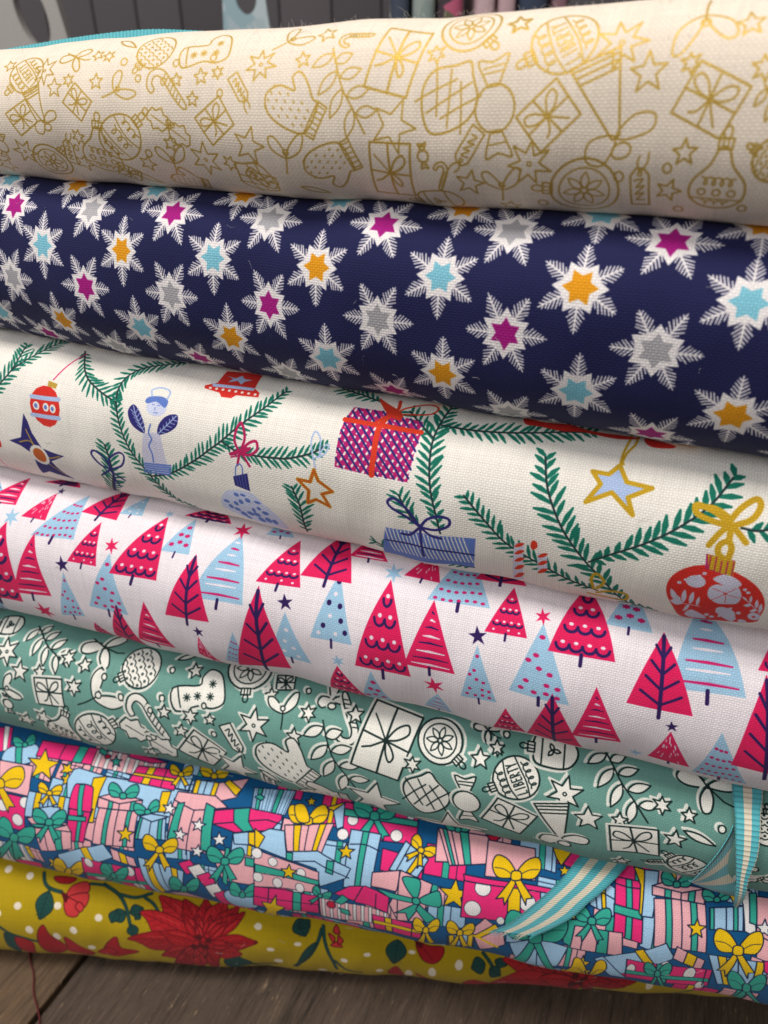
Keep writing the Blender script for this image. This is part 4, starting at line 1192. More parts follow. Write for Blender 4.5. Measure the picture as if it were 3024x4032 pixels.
('P','hal',0,None,[2866,1092,3084,1085,3205,1237,3330,1016,3665,987,3382,812,3480,593,3163,843,2848,653,3000,930]),
('S','gold',62,0,[2900,1078,3118,1072,3238,1222,3363,1003,3697,974,3414,799,3513,581,3196,830,2881,640,3034,917,2900,1078]),
('S','gold',34,1,[3241,1235,3255,1425,3310,1690,3320,1806]),
('S','gold',34,1,[3251,1237,3299,1433,3387,1603,3412,1788]),
('S','gold',34,1,[3210,1217,3282,1255]),
('P','red',1,None,[1822,1813,2105,1798,2457,1843,2799,1761,3438,1755,3132,1668,2666,1711,2392,1668,2054,1686,1862,1680]),
('P','red',1,None,[3503,1770,3883,1709,3856,1635,3586,1612]),
('P','red',1,None,[5389,-466,5388,-669,5339,-920,4818,-1232,5076,-1279,4866,-1279,4655,-1279,4459,-1200,4277,-811,4168,-576,4127,-379,4152,-212,4237,-79,4372,18,4543,71,4732,80,4922,44,5095,-33,5238,-147,5338,-293]),
('P','prp',0,None,[4510,238,4877,207,4884,-50,4546,15]),
('P','gold',0,None,[4531,235,4879,200,4891,-35,4578,15]),
('S','mag',16,0,[4573,214,4582,16]),
('S','mag',16,0,[4645,208,4655,6]),
('S','mag',16,0,[4716,202,4728,-3]),
('S','mag',16,0,[4788,196,4801,-13]),
('S','mag',16,0,[4859,189,4874,-22]),
('P','lil',1,None,[4655,-295,4730,-200,4832,-188,4893,-88,4995,-173,5073,-329,5051,-504,4914,-553,4806,-553,4677,-451]),
('O','red',4869,-333,19,18,None),
('O','lil',4474,-219,126,109,None),
('P','lil',1,None,[4669,-117,4794,-18,4945,-48,5028,-136,4920,-207,4766,-176]),
('S','lil',14,1,[4284,-696,4617,-692]),
('P','lil',1,None,[4301,-666,4285,-523,4191,-416,4216,-567]),
('P','lil',1,None,[4392,-673,4418,-551,4373,-394,4347,-523]),
('P','lil',1,None,[4396,-695,4325,-618,4224,-675,4313,-761]),
('P','lil',1,None,[4482,-681,4516,-571,4485,-410,4449,-527]),
('P','lil',1,None,[4486,-702,4443,-740,4430,-904,4478,-831]),
('P','lil',1,None,[4572,-688,4597,-608,4576,-484,4549,-572]),
('P','lil',1,None,[4371,-682,4340,-573,4254,-520,4296,-639]),
('S','lil',14,1,[5100,-352,5373,-617]),
('P','lil',1,None,[5153,-401,5133,-358,5086,-341,5113,-389]),
('P','lil',1,None,[5203,-435,5217,-378,5189,-295,5176,-362]),
('P','lil',1,None,[5234,-477,5187,-463,5141,-527,5198,-537]),
('P','lil',1,None,[5299,-527,5312,-451,5275,-347,5262,-434]),
('P','lil',1,None,[5317,-558,5274,-553,5240,-629,5291,-627]),
('P','lil',1,None,[5359,-602,5376,-522,5341,-407,5324,-497]),
('P','lil',1,None,[4958,-756,5019,-829,5084,-745,5011,-683]),
('P','lil',1,None,[4958,-756,4970,-844,5023,-925,5001,-805]),
('P','lil',1,None,[4958,-756,4908,-769,4895,-941,4950,-899]),
('P','lil',1,None,[4958,-756,4898,-691,4831,-766,4905,-840]),
('P','lil',1,None,[4958,-756,4947,-679,4900,-626,4915,-710]),
('P','lil',1,None,[4958,-756,5007,-742,5025,-618,4970,-642]),
('O','lil',4275,-279,30,27,None),
('O','lil',4349,-214,30,26,None),
('O','lil',4746,-909,34,48,None),
('O','lil',4824,-972,35,50,None),
('O','lil',5124,-726,30,42,None),
('O','lil',5101,-920,33,46,None),
('O','lil',4553,-64,29,24,None),
('O','lil',4500,-118,29,24,None),
('O','lil',5137,-250,28,26,None),
('O','lil',5085,-206,28,25,None),
('S','red',8,1,[4705,-281,4817,-310,4869,-333]),
('S','red',8,1,[4982,-205,4916,-282,4869,-333]),
('S','red',8,1,[4906,-518,4892,-417,4869,-333]),
('S','red',8,1,[4731,-504,4817,-406,4869,-333]),
('S','red',8,1,[5064,-379,4956,-364,4869,-333]),
('P','lil',1,None,[4467,-1001,4528,-813,4706,-938,4765,-1092,4578,-1133]),
('P','lil',1,None,[4825,-694,4920,-631,5085,-744,5108,-1061,4921,-898]),
('O','lil',5321,-731,80,102,None),
('O','red',5320,-741,21,28,None),
('O','lil',5217,-952,57,63,None),
('S','gold',78,1,[4705,688,4479,811,4276,853,4295,746,4482,681,4713,645]),
('S','gold',78,1,[4701,708,4807,899,4964,1045,5027,958,4949,773,4732,649]),
('S','gold',78,1,[4693,642,4597,513,4516,359]),
('S','gold',78,1,[4752,652,4851,561,4939,477]),
('S','gold',78,1,[4732,649,4739,518,4743,451]),
('S','gold',78,1,[4745,202,4649,267,4644,385,4733,449,4791,368,4782,223]),
('S','gold',78,1,[4310,837,4515,839,4716,733]),
('S','gold',48,1,[3182,-821,3129,-601,3174,-470,3248,-501,3308,-619,3229,-797]),
('S','gold',48,1,[3118,-1006,3338,-1015,3624,-967,3640,-763,3419,-788,3237,-920]),
('S','pnk',16,1,[-7679,-624,-7660,-817,-7793,-1161]),
('O','red',-7415,-294,52,106,None)],
[('T','brows',-6857,1038,-5969,1106,-6058,2016),
('T','bwhite',-5304,1750,-4860,1803,-4975,2298),
('T','bflowers',-4256,1226,-3685,1258,-3835,1972),
('T','bstripe',-3513,561,-2549,594,-2857,1824),
('T','bdots',-6450,-568,-5916,-486,-6147,484),
('T','bdots',-5740,-185,-4871,-142,-5192,1022),
('T','brows',-3047,-834,-2587,-978,-2775,-1),
('T','bflowers',-2436,1918,-1934,1969,-2289,2358),
('T','bnavy',-1313,261,-565,296,-947,1490),
('T','bwhite',-2079,-352,-1339,-378,-1779,631),
('T','brows',582,1334,1589,1380,1078,2358),
('T','bdots',1299,-267,1892,-229,1487,773),
('T','bstripe',646,-1024,1152,-1020,904,-408),
('T','bflowers',-486,-1152,84,-1202,-244,-177),
('T','bdots',2058,115,2998,134,2435,1325),
('T','bflowers',3336,1498,4024,1496,3682,2219),
('T','bstripe',4372,746,5416,797,4716,2198),
('T','brows',5004,-973,5835,-1022,5204,188),
('T','bnavy',-8073,1642,-7736,1662,-8221,2104),
('T','bdots',-8601,-1220,-8096,-1220,-7910,-520),
('T','rays',-7165,1328,-6657,1340,-6716,1920),
('T','scallop',-4085,1996,-3170,2011,-3551,2358),
('T','scallops',-6051,710,-5432,735,-5540,1521),
('T','scallop',-5168,663,-4230,693,-4362,1906),
('T','scallop',-8511,-583,-7255,-429,-7403,1189),
('T','scallop',-5971,-1202,-5529,-1185,-5763,-606),
('T','rays',-3589,-812,-3160,-1132,-3471,-271),
('T','scallops',-2364,1051,-1572,1085,-1806,1940),
('T','scallop',-517,-129,452,-113,-67,1535),
('T','rays',127,1653,729,1642,541,2197),
('T','scallops',1560,1004,2225,1042,1899,1815),
('T','scallop',-1082,-1132,-367,-1185,-848,-242),
('T','scallops',1848,-1080,2418,-1033,2038,-302),
('T','scallop',2560,932,3557,959,3019,2115),
('T','rays',4313,-800,4946,-808,4515,17),
('T','scallop',5514,1245,6284,1289,6000,2334),
('T','stripe',-8080,1460,-7376,1507,-7499,2159),
('T','vein',-6026,1634,-5283,1608,-5403,2358),
('T','vein',-7161,2120,-6369,2146,-6623,2358),
('T','vein',-4088,56,-3200,130,-3550,1299),
('T','stripe',-7375,-208,-6532,-123,-6781,1098),
('T','vein',-5487,-1082,-4729,-1202,-5100,51),
('T','stripe',-4822,-755,-4089,-839,-4513,226),
('T','vein',-1615,1297,-721,1329,-1068,2358),
('T','stripe',-886,1831,-207,1839,-605,2358),
('T','vein',-2857,-1004,-1763,-699,-2291,994),
('T','stripe',338,158,1185,183,702,1344),
('T','vein',1255,1841,2081,1884,1667,2358),
('T','vein',3809,366,4759,364,4184,1544),
('T','vein',2414,-1070,3342,-1081,2726,288),
('T','stripe',3113,-585,3876,-539,3351,528),
('T','vein',5462,-439,6433,-455,5630,1209),
('X','n',-6672,1977,79,0),
('X','b',-4379,1957,94,0),
('X','p',-2892,1906,175,0),
('X','b',-7350,1278,170,0),
('X','n',-6158,621,154,0),
('X','p',-5196,1135,141,0),
('X','n',-3449,-154,116,0),
('X','p',-6850,-591,231,0),
('X','n',-1793,790,146,0),
('X','b',-55,1655,173,0),
('X','n',1469,905,154,0),
('X','p',845,-205,184,0),
('X','b',-826,-127,134,0),
('X','p',2412,1419,128,0),
('X','n',4510,110,100,0),
('X','b',4134,-812,123,0)],
[('M','fbauble',-8240,1676,287,-260,1,0),
('M','sprig',-7177,1376,568,36,1,0),
('M','bow',-6013,1594,491,28,1,0),
('M','bigstar',-8065,1145,274,21,1,0),
('M','star5',-7680,822,214,8,1,0),
('M','star',-7220,895,142,10,1,0),
('M','star',-6656,1261,167,23,1,1),
('M','star',-6263,1189,151,20,1,0),
('M','gift',-6987,539,367,11,1,0),
('M','star',-6408,757,177,5,1,1),
('M','mistle',-5872,694,513,-50,1,0),
('M','gridbauble',-5081,1377,400,-234,1,0),
('M','ring',-5793,1058,65,15,1,0),
('M','ring',-5373,749,67,5,1,0),
('M','ring',-4483,907,64,10,1,0),
('M','ring',-4428,1435,59,22,1,0),
('M','star',-3971,1507,157,22,1,0),
('M','stocking',-3743,1106,545,-253,1,0),
('M','ringbauble',-2931,1781,426,-171,1,0),
('M','cane',-4740,477,537,32,1,0),
('M','ring',-3623,913,57,10,1,0),
('M','ring',-4712,631,61,2,1,0),
('M','star',-4416,647,148,3,1,0),
('M','star',-3881,656,173,3,1,1),
('M','star',-3477,666,125,4,1,0),
('M','bigstar',-2587,741,318,6,1,0),
('M','star',-2378,1407,130,18,1,0),
('M','tag',-3003,338,381,-151,1,0),
('M','gift',-3684,-99,433,-31,1,0),
('M','ring',-3403,356,65,-3,1,0),
('M','star',-4074,304,151,-5,1,0),
('M','pearbauble',-6804,-325,455,-19,1,0),
('M','scrollbauble',-6009,-129,493,-58,1,0),
('M','ring',-5243,169,70,-10,1,0),
('M','holly',-4806,-46,655,-27,1,0),
('M','star',-7222,-115,203,-18,1,0),
('M','candy',-8025,49,255,1,1,0),
('M','mistle',-8000,420,334,-71,1,0),
('M','star5',-2993,-432,438,-13,1,0),
('M','star',-4845,-485,172,-19,1,0),
('M','ring',-5024,-928,46,0,1,0),
('M','tag',-2330,-560,324,-5,1,0),
('M','star',-7711,-328,201,-24,1,0),
('M','leaf',-4230,1759,210,30,1,0),
('M','gift',-2160,1653,201,15,1,0),
('M','star',-2352,1359,136,17,1,0),
('M','mistle',-2067,1160,362,13,1,0),
('M','ring',-1662,1582,57,18,1,0),
('M','hat',-1206,1724,388,3,1,0),
('M','cane',-801,1259,444,-146,-1,0),
('M','star',-675,1339,166,13,1,0),
('M','star',-1553,1194,162,13,1,1),
('M','star',-1761,715,164,6,1,0),
('M','sprig',-944,407,763,9,1,0),
('M','mitten',-1912,44,653,58,1,0),
('M','tallgift',-49,994,657,-11,1,0),
('M','ringbauble',920,1209,400,-125,1,0),
('M','star',491,680,164,6,1,1),
('M','star',1666,1060,175,8,1,0),
('M','star',1929,1286,130,8,1,1),
('M','bow',1723,1567,266,9,1,0),
('M','onion',779,62,451,-4,1,0),
('M','candy',1514,185,559,7,1,0),
('M','star5',-214,-431,522,-2,1,0),
('M','liberty',2314,841,399,-241,1,0),
('M','gift',2270,-12,430,-19,1,0),
('M','ring',2052,1563,65,8,1,0),
('M','star5',1261,-896,677,-60,1,0),
('M','leaf',-2290,-413,248,-38,1,0),
('M','mitten',-1233,-779,563,-262,1,0),
('M','star',1923,1298,136,8,1,0),
('M','fbauble',2895,1454,425,-268,1,0),
('M','bigstar',3148,759,307,0,1,0),
('M','sprig',4067,1093,676,16,1,0),
('M','star',4720,928,162,6,1,1),
('M','star',3591,367,245,8,1,0),
('M','star',4097,479,144,8,1,0),
('M','star',5152,857,135,7,1,0),
('M','bow',5403,1407,515,1,1,0),
('M','hat',3101,-33,594,15,1,0),
('M','gift',4383,65,442,14,1,0),
('M','star5',4999,363,190,9,1,0),
('M','leaf',5361,493,277,-19,1,0),
('M','ring',5675,741,71,8,1,0),
('M','scrollbauble',5347,-311,380,58,1,0),
('M','tag',4805,-406,178,-240,1,0),
('M','gridbauble',6359,896,290,6,1,0),
('M','ring',6308,-7,75,12,1,0),
('M','holly',6462,-323,354,18,1,0),
('M','star',4302,-690,152,8,1,0),
('M','ring',6164,415,41,10,1,0)],
[('G',3),
('P','hp',0,('ln',23),[-9562,2524,-8812,2660,-8563,2155,-9148,1878]),
('P','wh',0,('ln',11),[-9493,2546,-9400,2576,-9009,1941,-9088,1905]),
('P','wh',0,('ln',11),[-9262,2620,-9170,2650,-8813,2033,-8891,1996]),
('P','wh',0,('ln',11),[-9022,2660,-8896,2660,-8620,2126,-8697,2089]),
('P','lb',1,('ln',23),[-8654,1954,-8584,2190,-8069,2357,-7867,2154,-7962,1955,-8313,1847,-8518,1851]),
('P','te',0,('ln',23),[-8453,2212,-8314,2254,-8125,1877,-8264,1872]),
('P','te',1,('ln',23),[-8280,2300,-8487,2429,-8642,2434,-8585,2307,-8428,2221]),
('P','te',1,('ln',23),[-8280,2300,-8324,2487,-8247,2579,-8116,2471,-8096,2331]),
('S','ln',14,1,[-8304,2292,-8447,2322,-8552,2303]),
('S','ln',14,1,[-8257,2308,-8212,2403,-8129,2449]),
('P','te',1,('ln',23),[-8354,2329,-8273,2356,-8204,2279,-8288,2245]),
('P','hp',0,('ln',23),[-7954,2470,-6567,2493,-6587,2118,-7903,2110]),
('P','te',0,('ln',23),[-7062,2485,-6842,2489,-6848,2116,-7057,2115]),
('S','ln',23,0,[-7395,2480,-7373,2114]),
('P','lp',0,('ln',23),[-6640,2481,-5139,2476,-5066,2056,-6597,2098]),
('P','wh',0,('ln',11),[-6575,2480,-6488,2480,-6441,2093,-6530,2096]),
('P','wh',0,('ln',11),[-6358,2480,-6271,2479,-6220,2087,-6309,2090]),
('P','wh',0,('ln',11),[-6142,2479,-6055,2479,-6000,2081,-6088,2084]),
('P','wh',0,('ln',11),[-5926,2478,-5841,2478,-5781,2075,-5868,2078]),
('P','wh',0,('ln',11),[-5712,2478,-5627,2477,-5563,2069,-5650,2072]),
('P','wh',0,('ln',11),[-5499,2477,-5414,2477,-5346,2063,-5433,2066]),
('P','wh',0,('ln',11),[-5287,2477,-5202,2476,-5131,2058,-5217,2060]),
('P','te',0,('ln',23),[-6589,2532,-6390,2462,-6395,2359,-6562,2411]),
('O','crd',-6331,2350,66,49,('ln',23)),
('P','te',0,('ln',23),[-6161,2403,-6084,2322,-5990,2333,-6034,2265,-5967,2184,-6068,2220,-6121,2159,-6138,2248,-6238,2292,-6148,2311]),
('P','hp',0,('ln',23),[-5882,2552,-4969,2445,-5319,2365,-5896,2425]),
('P','lp',0,('ln',23),[-8665,1899,-7854,1901,-7735,1312,-8433,1304]),
('P','hp',0,('ln',23),[-8666,1267,-7785,1271,-7797,523,-8644,518]),
('O','wh',-8363,995,145,129,('ln',13)),
('O','wh',-7815,1171,133,115,('ln',13)),
('O','wh',-7978,758,139,135,('ln',13)),
('O','wh',-8461,607,127,131,('ln',13)),
('P','ye',0,('ln',23),[-8580,1416,-8951,937,-8767,972,-8747,804,-8471,1346]),
('P','ye',0,('ln',23),[-8437,1421,-8051,1031,-8200,998,-8215,859,-8530,1344]),
('P','ye',1,('ln',23),[-8512,1443,-8786,1738,-9114,1818,-9142,1593,-8923,1379]),
('P','ye',1,('ln',23),[-8512,1443,-8369,1752,-8099,1849,-7952,1633,-8092,1409]),
('S','ln',14,1,[-8571,1441,-8831,1555,-9076,1571]),
('S','ln',14,1,[-8453,1445,-8237,1575,-8006,1607]),
('P','ye',1,('ln',23),[-8627,1522,-8425,1529,-8384,1374,-8603,1356]),
('P','ye',0,('ln',23),[-7778,2293,-7591,2067,-7317,2064,-7479,1914,-7349,1699,-7604,1816,-7797,1685,-7785,1904,-8049,2042,-7781,2061]),
('P','ye',0,('ln',23),[-7060,2097,-7027,1987,-6899,1945,-7010,1911,-6995,1806,-7090,1891,-7207,1866,-7155,1953,-7249,2046,-7118,2013]),
('P','ye',0,('ln',23),[-7041,1900,-6967,1809,-6848,1814,-6921,1745,-6863,1652,-6976,1699,-7060,1637,-7055,1735,-7167,1790,-7050,1803]),
('P','lb',0,('ln',23),[-6932,1974,-6834,2017,-6140,1957,-4304,1937,-4131,1322,-6772,1094,-6994,1758]),
('P','ye',0,('ln',23),[-6418,1880,-6140,1957,-6173,1650,-6189,1053,-6377,1021,-6373,1554]),
('P','ye',0,('ln',23),[-4854,1851,-4658,1882,-4668,1493,-4829,1468]),
('S','ln',23,0,[-6137,1950,-4087,1954]),
('P','hp',0,('ln',23),[-5585,2270,-4647,2325,-4611,1906,-5646,1930]),
('P','ye',0,('ln',23),[-5330,2285,-5179,2293,-5197,1920,-5364,1924]),
('P','ye',0,('ln',23),[-5607,2117,-4625,2134,-4620,2068,-5617,2063]),
('S','ln',23,0,[-4927,2308,-4918,1913]),
('P','ye',0,('ln',23),[-4619,2226,-4715,2002,-4642,2019,-4605,1952,-4563,2193]),
('P','ye',0,('ln',23),[-4557,2231,-4339,2054,-4400,2037,-4384,1980,-4589,2191]),
('P','ye',1,('ln',23),[-4592,2240,-4734,2388,-4881,2425,-4878,2307,-4764,2202]),
('P','ye',1,('ln',23),[-4592,2240,-4554,2403,-4442,2460,-4364,2348,-4405,2230]),
('S','ln',14,1,[-4617,2238,-4741,2292,-4848,2296]),
('S','ln',14,1,[-4566,2242,-4484,2312,-4385,2333]),
('P','ye',1,('ln',23),[-4649,2279,-4562,2286,-4529,2208,-4622,2196]),
('P','lb',0,('ln',23),[-7764,1424,-6800,1424,-6803,1019,-7797,882]),
('P','ye',0,('ln',23),[-7590,1425,-7454,1425,-7476,928,-7616,908]),
('P','ye',0,('ln',23),[-7059,1424,-6924,1424,-6931,1002,-7068,984]),
('S','ln',23,0,[-7280,1424,-7296,953]),
('P','lb',0,('ln',23),[-7538,1106,-7217,1192,-6983,1196,-7186,917,-7481,902]),
('P','ye',0,('ln',23),[-7329,1435,-7498,1222,-7414,1235,-7396,1162,-7279,1400]),
('P','ye',0,('ln',23),[-7262,1435,-7080,1249,-7150,1237,-7151,1176,-7307,1400]),
('P','ye',1,('ln',23),[-7296,1447,-7410,1589,-7557,1630,-7584,1526,-7490,1423]),
('P','ye',1,('ln',23),[-7296,1447,-7214,1590,-7081,1632,-7026,1529,-7100,1425]),
('S','ln',14,1,[-7324,1447,-7441,1504,-7555,1515]),
('S','ln',14,1,[-7268,1447,-7162,1505,-7052,1517]),
('P','ye',1,('ln',23),[-7347,1486,-7252,1486,-7238,1412,-7341,1407]),
('P','hp',0,('ln',23),[-6806,1291,-6232,1315,-6435,553,-6809,517]),
('P','hp',1,('ln',23),[-6791,1639,-6666,1724,-6415,1729,-6320,1628,-6300,1171,-6758,1131]),
('P','hp',0,('ln',23),[-6774,1229,-6274,1242,-6416,558,-6817,515]),
('P','te',0,('ln',23),[-6524,1236,-6424,1238,-6536,545,-6616,537]),
('P','te',0,('ln',23),[-6670,1713,-6552,1731,-6462,1145,-6564,1128]),
('P','te',0,('ln',23),[-6791,1091,-6371,1133,-6372,1040,-6792,986]),
('P','lp',0,('ln',23),[-7562,696,-6696,744,-6717,333,-7483,87]),
('P','te',0,('ln',23),[-7109,721,-6937,731,-6927,268,-7079,220]),
('S','ln',23,0,[-7344,708,-7287,153]),
('P','lp',0,('ln',23),[-7737,856,-7523,949,-6815,910,-6696,744,-7543,679]),
('P','te',0,('ln',23),[-7698,748,-7263,792,-6813,874,-7067,751,-7522,695]),
('P','te',0,('ln',23),[-7272,832,-7584,422,-7457,461,-7465,317,-7211,781]),
('P','te',0,('ln',23),[-7178,841,-6974,541,-7077,507,-7102,389,-7250,777]),
('P','te',1,('ln',23),[-7224,855,-7353,1066,-7549,1111,-7608,947,-7502,790]),
('P','te',1,('ln',23),[-7224,855,-7083,1090,-6893,1167,-6831,1019,-6954,844]),
('S','ln',14,1,[-7263,852,-7413,929,-7569,933]),
('S','ln',14,1,[-7184,859,-7025,966,-6870,997]),
('P','te',1,('ln',23),[-7286,912,-7154,925,-7150,806,-7296,784]),
('P','lp',0,('ln',23),[-6098,1401,-5242,1468,-5281,667,-6200,602]),
('P','te',0,('ln',23),[-5913,1416,-5818,1423,-5899,624,-6000,617]),
('P','te',0,('ln',23),[-5471,1450,-5386,1457,-5436,656,-5527,650]),
('S','ln',23,0,[-5668,1435,-5738,635]),
('P','lp',0,('ln',23),[-6172,1552,-5209,1618,-5208,1409,-6146,1361]),
('P','te',0,('ln',23),[-5929,1569,-5833,1576,-5816,1378,-5910,1373]),
('P','te',0,('ln',23),[-5448,1602,-5352,1608,-5348,1402,-5441,1398]),
('S','ln',23,0,[-5688,1585,-5675,1386]),
('P','lp',0,('ln',23),[-6172,1552,-5839,1684,-5214,1633,-5685,1497]),
('P','te',1,('ln',23),[-5655,1647,-5816,1814,-5999,1854,-6013,1721,-5882,1601]),
('P','te',1,('ln',23),[-5655,1647,-5582,1832,-5431,1896,-5346,1771,-5415,1637]),
('S','ln',14,1,[-5688,1645,-5838,1705,-5976,1709]),
('S','ln',14,1,[-5621,1650,-5505,1730,-5375,1754]),
('P','te',1,('ln',23),[-5722,1691,-5609,1699,-5579,1610,-5701,1595]),
('P','ye',0,('ln',23),[-5463,1112,-5414,1000,-5278,1006,-5386,916,-5356,789,-5466,854,-5587,766,-5541,901,-5647,973,-5510,991]),
('P','lb',0,('ln',23),[-5187,1316,-4621,1373,-4596,945,-5263,861]),
('P','te',0,('ln',23),[-5181,1316,-5124,1322,-5189,870,-5256,861]),
('P','te',0,('ln',23),[-4773,1357,-4694,1365,-4682,934,-4775,922]),
('S','ln',23,0,[-4931,1342,-4961,899]),
('P','te',1,('ln',23),[-5045,1435,-5208,1547,-5362,1546,-5351,1430,-5223,1352]),
('P','te',1,('ln',23),[-5045,1435,-5023,1606,-4913,1689,-4820,1599,-4848,1471]),
('S','ln',14,1,[-5072,1426,-5206,1450,-5319,1427]),
('S','ln',14,1,[-5018,1443,-4940,1534,-4840,1579]),
('P','te',1,('ln',23),[-5109,1459,-5018,1488,-4976,1417,-5073,1381]),
('P','lb',0,('ln',23),[-5209,1329,-4966,1415,-4575,1418,-4916,1268]),
('P','lb',0,('ln',23),[-4249,2188,-3731,2201,-3739,1795,-4225,1817]),
('P','ye',0,('ln',23),[-4223,2188,-4119,2191,-4103,1811,-4201,1816]),
('P','ye',0,('ln',23),[-3834,2199,-3731,2201,-3739,1795,-3836,1799]),
('S','ln',23,0,[-3989,2195,-3981,1806]),
('P','lp',0,('ln',23),[-3731,2201,-3140,2413,-3280,1965,-3732,1796]),
('P','ye',0,('ln',23),[-3546,2305,-3229,2142,-3308,1993,-3626,2219]),
('P','ye',1,('ln',23),[-3889,2322,-4058,2507,-4234,2553,-4232,2404,-4095,2274]),
('P','ye',1,('ln',23),[-3889,2322,-3841,2525,-3705,2598,-3613,2455,-3665,2309]),
('S','ln',14,1,[-3919,2319,-4067,2386,-4196,2391]),
('S','ln',14,1,[-3858,2324,-3758,2411,-3639,2437]),
('P','ye',1,('ln',23),[-3957,2369,-3852,2378,-3814,2281,-3926,2266]),
('P','lp',0,('ln',23),[-4544,1768,-3723,1862,-3709,801,-4552,808]),
('P','lp',0,('ln',23),[-4516,1904,-3709,1930,-3397,1752,-3808,1657,-4090,1613,-4534,1737]),
('S','ln',23,0,[-4072,1616,-4145,697]),
('P','te',0,('ln',23),[-4444,1687,-4307,1724,-4357,952,-4544,989]),
('P','te',0,('ln',23),[-3862,1776,-3659,1711,-3607,927,-3818,798]),
('P','wh',0,('ln',23),[-4270,1261,-4238,1166,-4127,1159,-4220,1097,-4203,995,-4288,1056,-4389,1000,-4347,1101,-4429,1167,-4316,1168]),
('P','wh',0,('ln',23),[-3915,1492,-3877,1401,-3767,1394,-3856,1336,-3832,1240,-3921,1297,-4017,1245,-3982,1339,-4067,1402,-3956,1403]),
('P','wh',0,('ln',23),[-3868,979,-3844,875,-3734,867,-3832,799,-3824,683,-3904,752,-4009,687,-3958,802,-4033,875,-3921,877]),
('P','wh',0,('ln',23),[-4601,1704,-4557,1613,-4443,1606,-4530,1548,-4499,1455,-4594,1510,-4688,1460,-4659,1552,-4750,1614,-4636,1615]),
('P','wh',0,('ln',23),[-3471,1293,-3413,1200,-3294,1215,-3378,1132,-3333,1031,-3440,1076,-3533,997,-3513,1110,-3615,1162,-3497,1186]),
('P','hp',0,('ln',23),[-3668,1678,-2947,1822,-2573,1896,-2487,1703]),
('P','hp',0,('ln',23),[-3646,1666,-2573,1896,-2287,1893,-2240,1711,-2433,1463,-3152,1318,-3632,1416]),
('S','ln',23,0,[-3632,1416,-2544,1648,-2219,1621]),
('P','te',0,('ln',23),[-3269,1746,-2945,1815,-2915,1559,-2776,1409,-2979,1352,-3206,1498]),
('P','lb',0,('ln',23),[-3184,1297,-2235,1510,-1710,1330,-1684,1144,-2732,1130,-3137,1094]),
('P','ye',0,('ln',23),[-2874,1362,-2668,1401,-2658,1110,-2840,1144]),
('P','lb',0,('ln',23),[-8756,46,-7922,105,-7916,-907,-9232,-1011]),
('P','wh',0,('ln',11),[-8705,50,-8638,54,-9016,-970,-9148,-1011]),
('P','wh',0,('ln',11),[-8537,62,-8470,66,-8619,-970,-8896,-1011]),
('P','wh',0,('ln',11),[-8369,74,-8303,78,-8272,-970,-8643,-1011]),
('P','wh',0,('ln',11),[-8203,85,-8137,90,-8035,-949,-8391,-1011]),
('P','wh',0,('ln',11),[-8037,97,-7971,102,-8007,-939,-8155,-1027]),
('P','te',0,('ln',23),[-8629,55,-8545,61,-8896,-991,-9022,-991]),
('P','te',0,('ln',23),[-8344,75,-8244,82,-8247,-970,-8532,-991]),
('P','te',0,('ln',23),[-8195,234,-8845,-474,-8678,-438,-8980,-1011,-8162,124]),
('P','te',0,('ln',23),[-8084,223,-8104,-466,-8247,-507,-8517,-991,-8207,128]),
('P','te',1,('ln',23),[-8126,261,-8150,631,-8353,738,-8503,511,-8476,226]),
('P','te',1,('ln',23),[-8126,261,-7828,606,-7569,679,-7583,434,-7834,164]),
('S','ln',14,1,[-8172,266,-8293,435,-8467,479]),
('S','ln',14,1,[-8080,257,-7834,395,-7640,409]),
('P','te',1,('ln',23),[-8160,374,-8004,361,-8077,152,-8253,155]),
('P','hp',0,('ln',23),[-8466,-710,-7750,-604,-7844,-991,-8433,-1011]),
('P','lb',0,('ln',23),[-7077,115,-5947,654,-5745,351,-7028,-426]),
('P','ye',0,('ln',23),[-6519,396,-6351,474,-6193,104,-6382,-6]),
('P','lp',0,('ln',23),[-5798,582,-5280,413,-5235,182,-5752,301]),
('P','ye',0,('ln',23),[-5615,525,-5460,474,-5415,225,-5570,261]),
('P','ye',0,('ln',23),[-7112,41,-7164,-162,-7056,-205,-7216,-326,-7346,-647,-7335,-414,-7514,-549,-7342,-283,-7361,-115,-7243,-139]),
('P','ye',0,('ln',23),[-7133,-679,-7549,-1011,-7423,-1011,-7381,-1011,-7081,-970]),
('P','ye',0,('ln',23),[-7038,-670,-6960,-1011,-7044,-1011,-7044,-1011,-7171,-991]),
('P','ye',1,('ln',23),[-7056,-610,-6986,-121,-7135,-18,-7306,-314,-7407,-788]),
('P','ye',1,('ln',23),[-7056,-610,-6723,-111,-6499,3,-6545,-280,-6842,-722]),
('S','ln',14,1,[-7095,-613,-7146,-382,-7283,-350]),
('S','ln',14,1,[-7017,-607,-6763,-363,-6596,-318]),
('P','ye',1,('ln',23),[-7047,-443,-6916,-436,-7093,-850,-7308,-995]),
('P','hp',0,('ln',23),[-6521,130,-5084,170,-5117,-836,-6707,-970]),
('O','wh',-6376,16,104,149,('ln',13)),
('O','wh',-5426,15,110,158,('ln',13)),
('O','wh',-6316,-668,137,302,('ln',13)),
('O','wh',-5372,-600,124,272,('ln',13)),
('P','te',0,('ln',23),[-6005,145,-5818,150,-5782,-970,-6160,-991]),
('P','te',0,('ln',23),[-6569,-424,-5045,-294,-5049,-443,-6620,-638]),
('S','ln',23,0,[-5297,165,-5394,-963]),
('P','te',0,('ln',23),[-5926,-331,-6413,-1011,-6329,-1011,-6287,-1011,-5909,-436]),
('P','te',0,('ln',23),[-5847,-328,-5908,-1011,-5992,-1011,-5992,-1011,-5942,-438]),
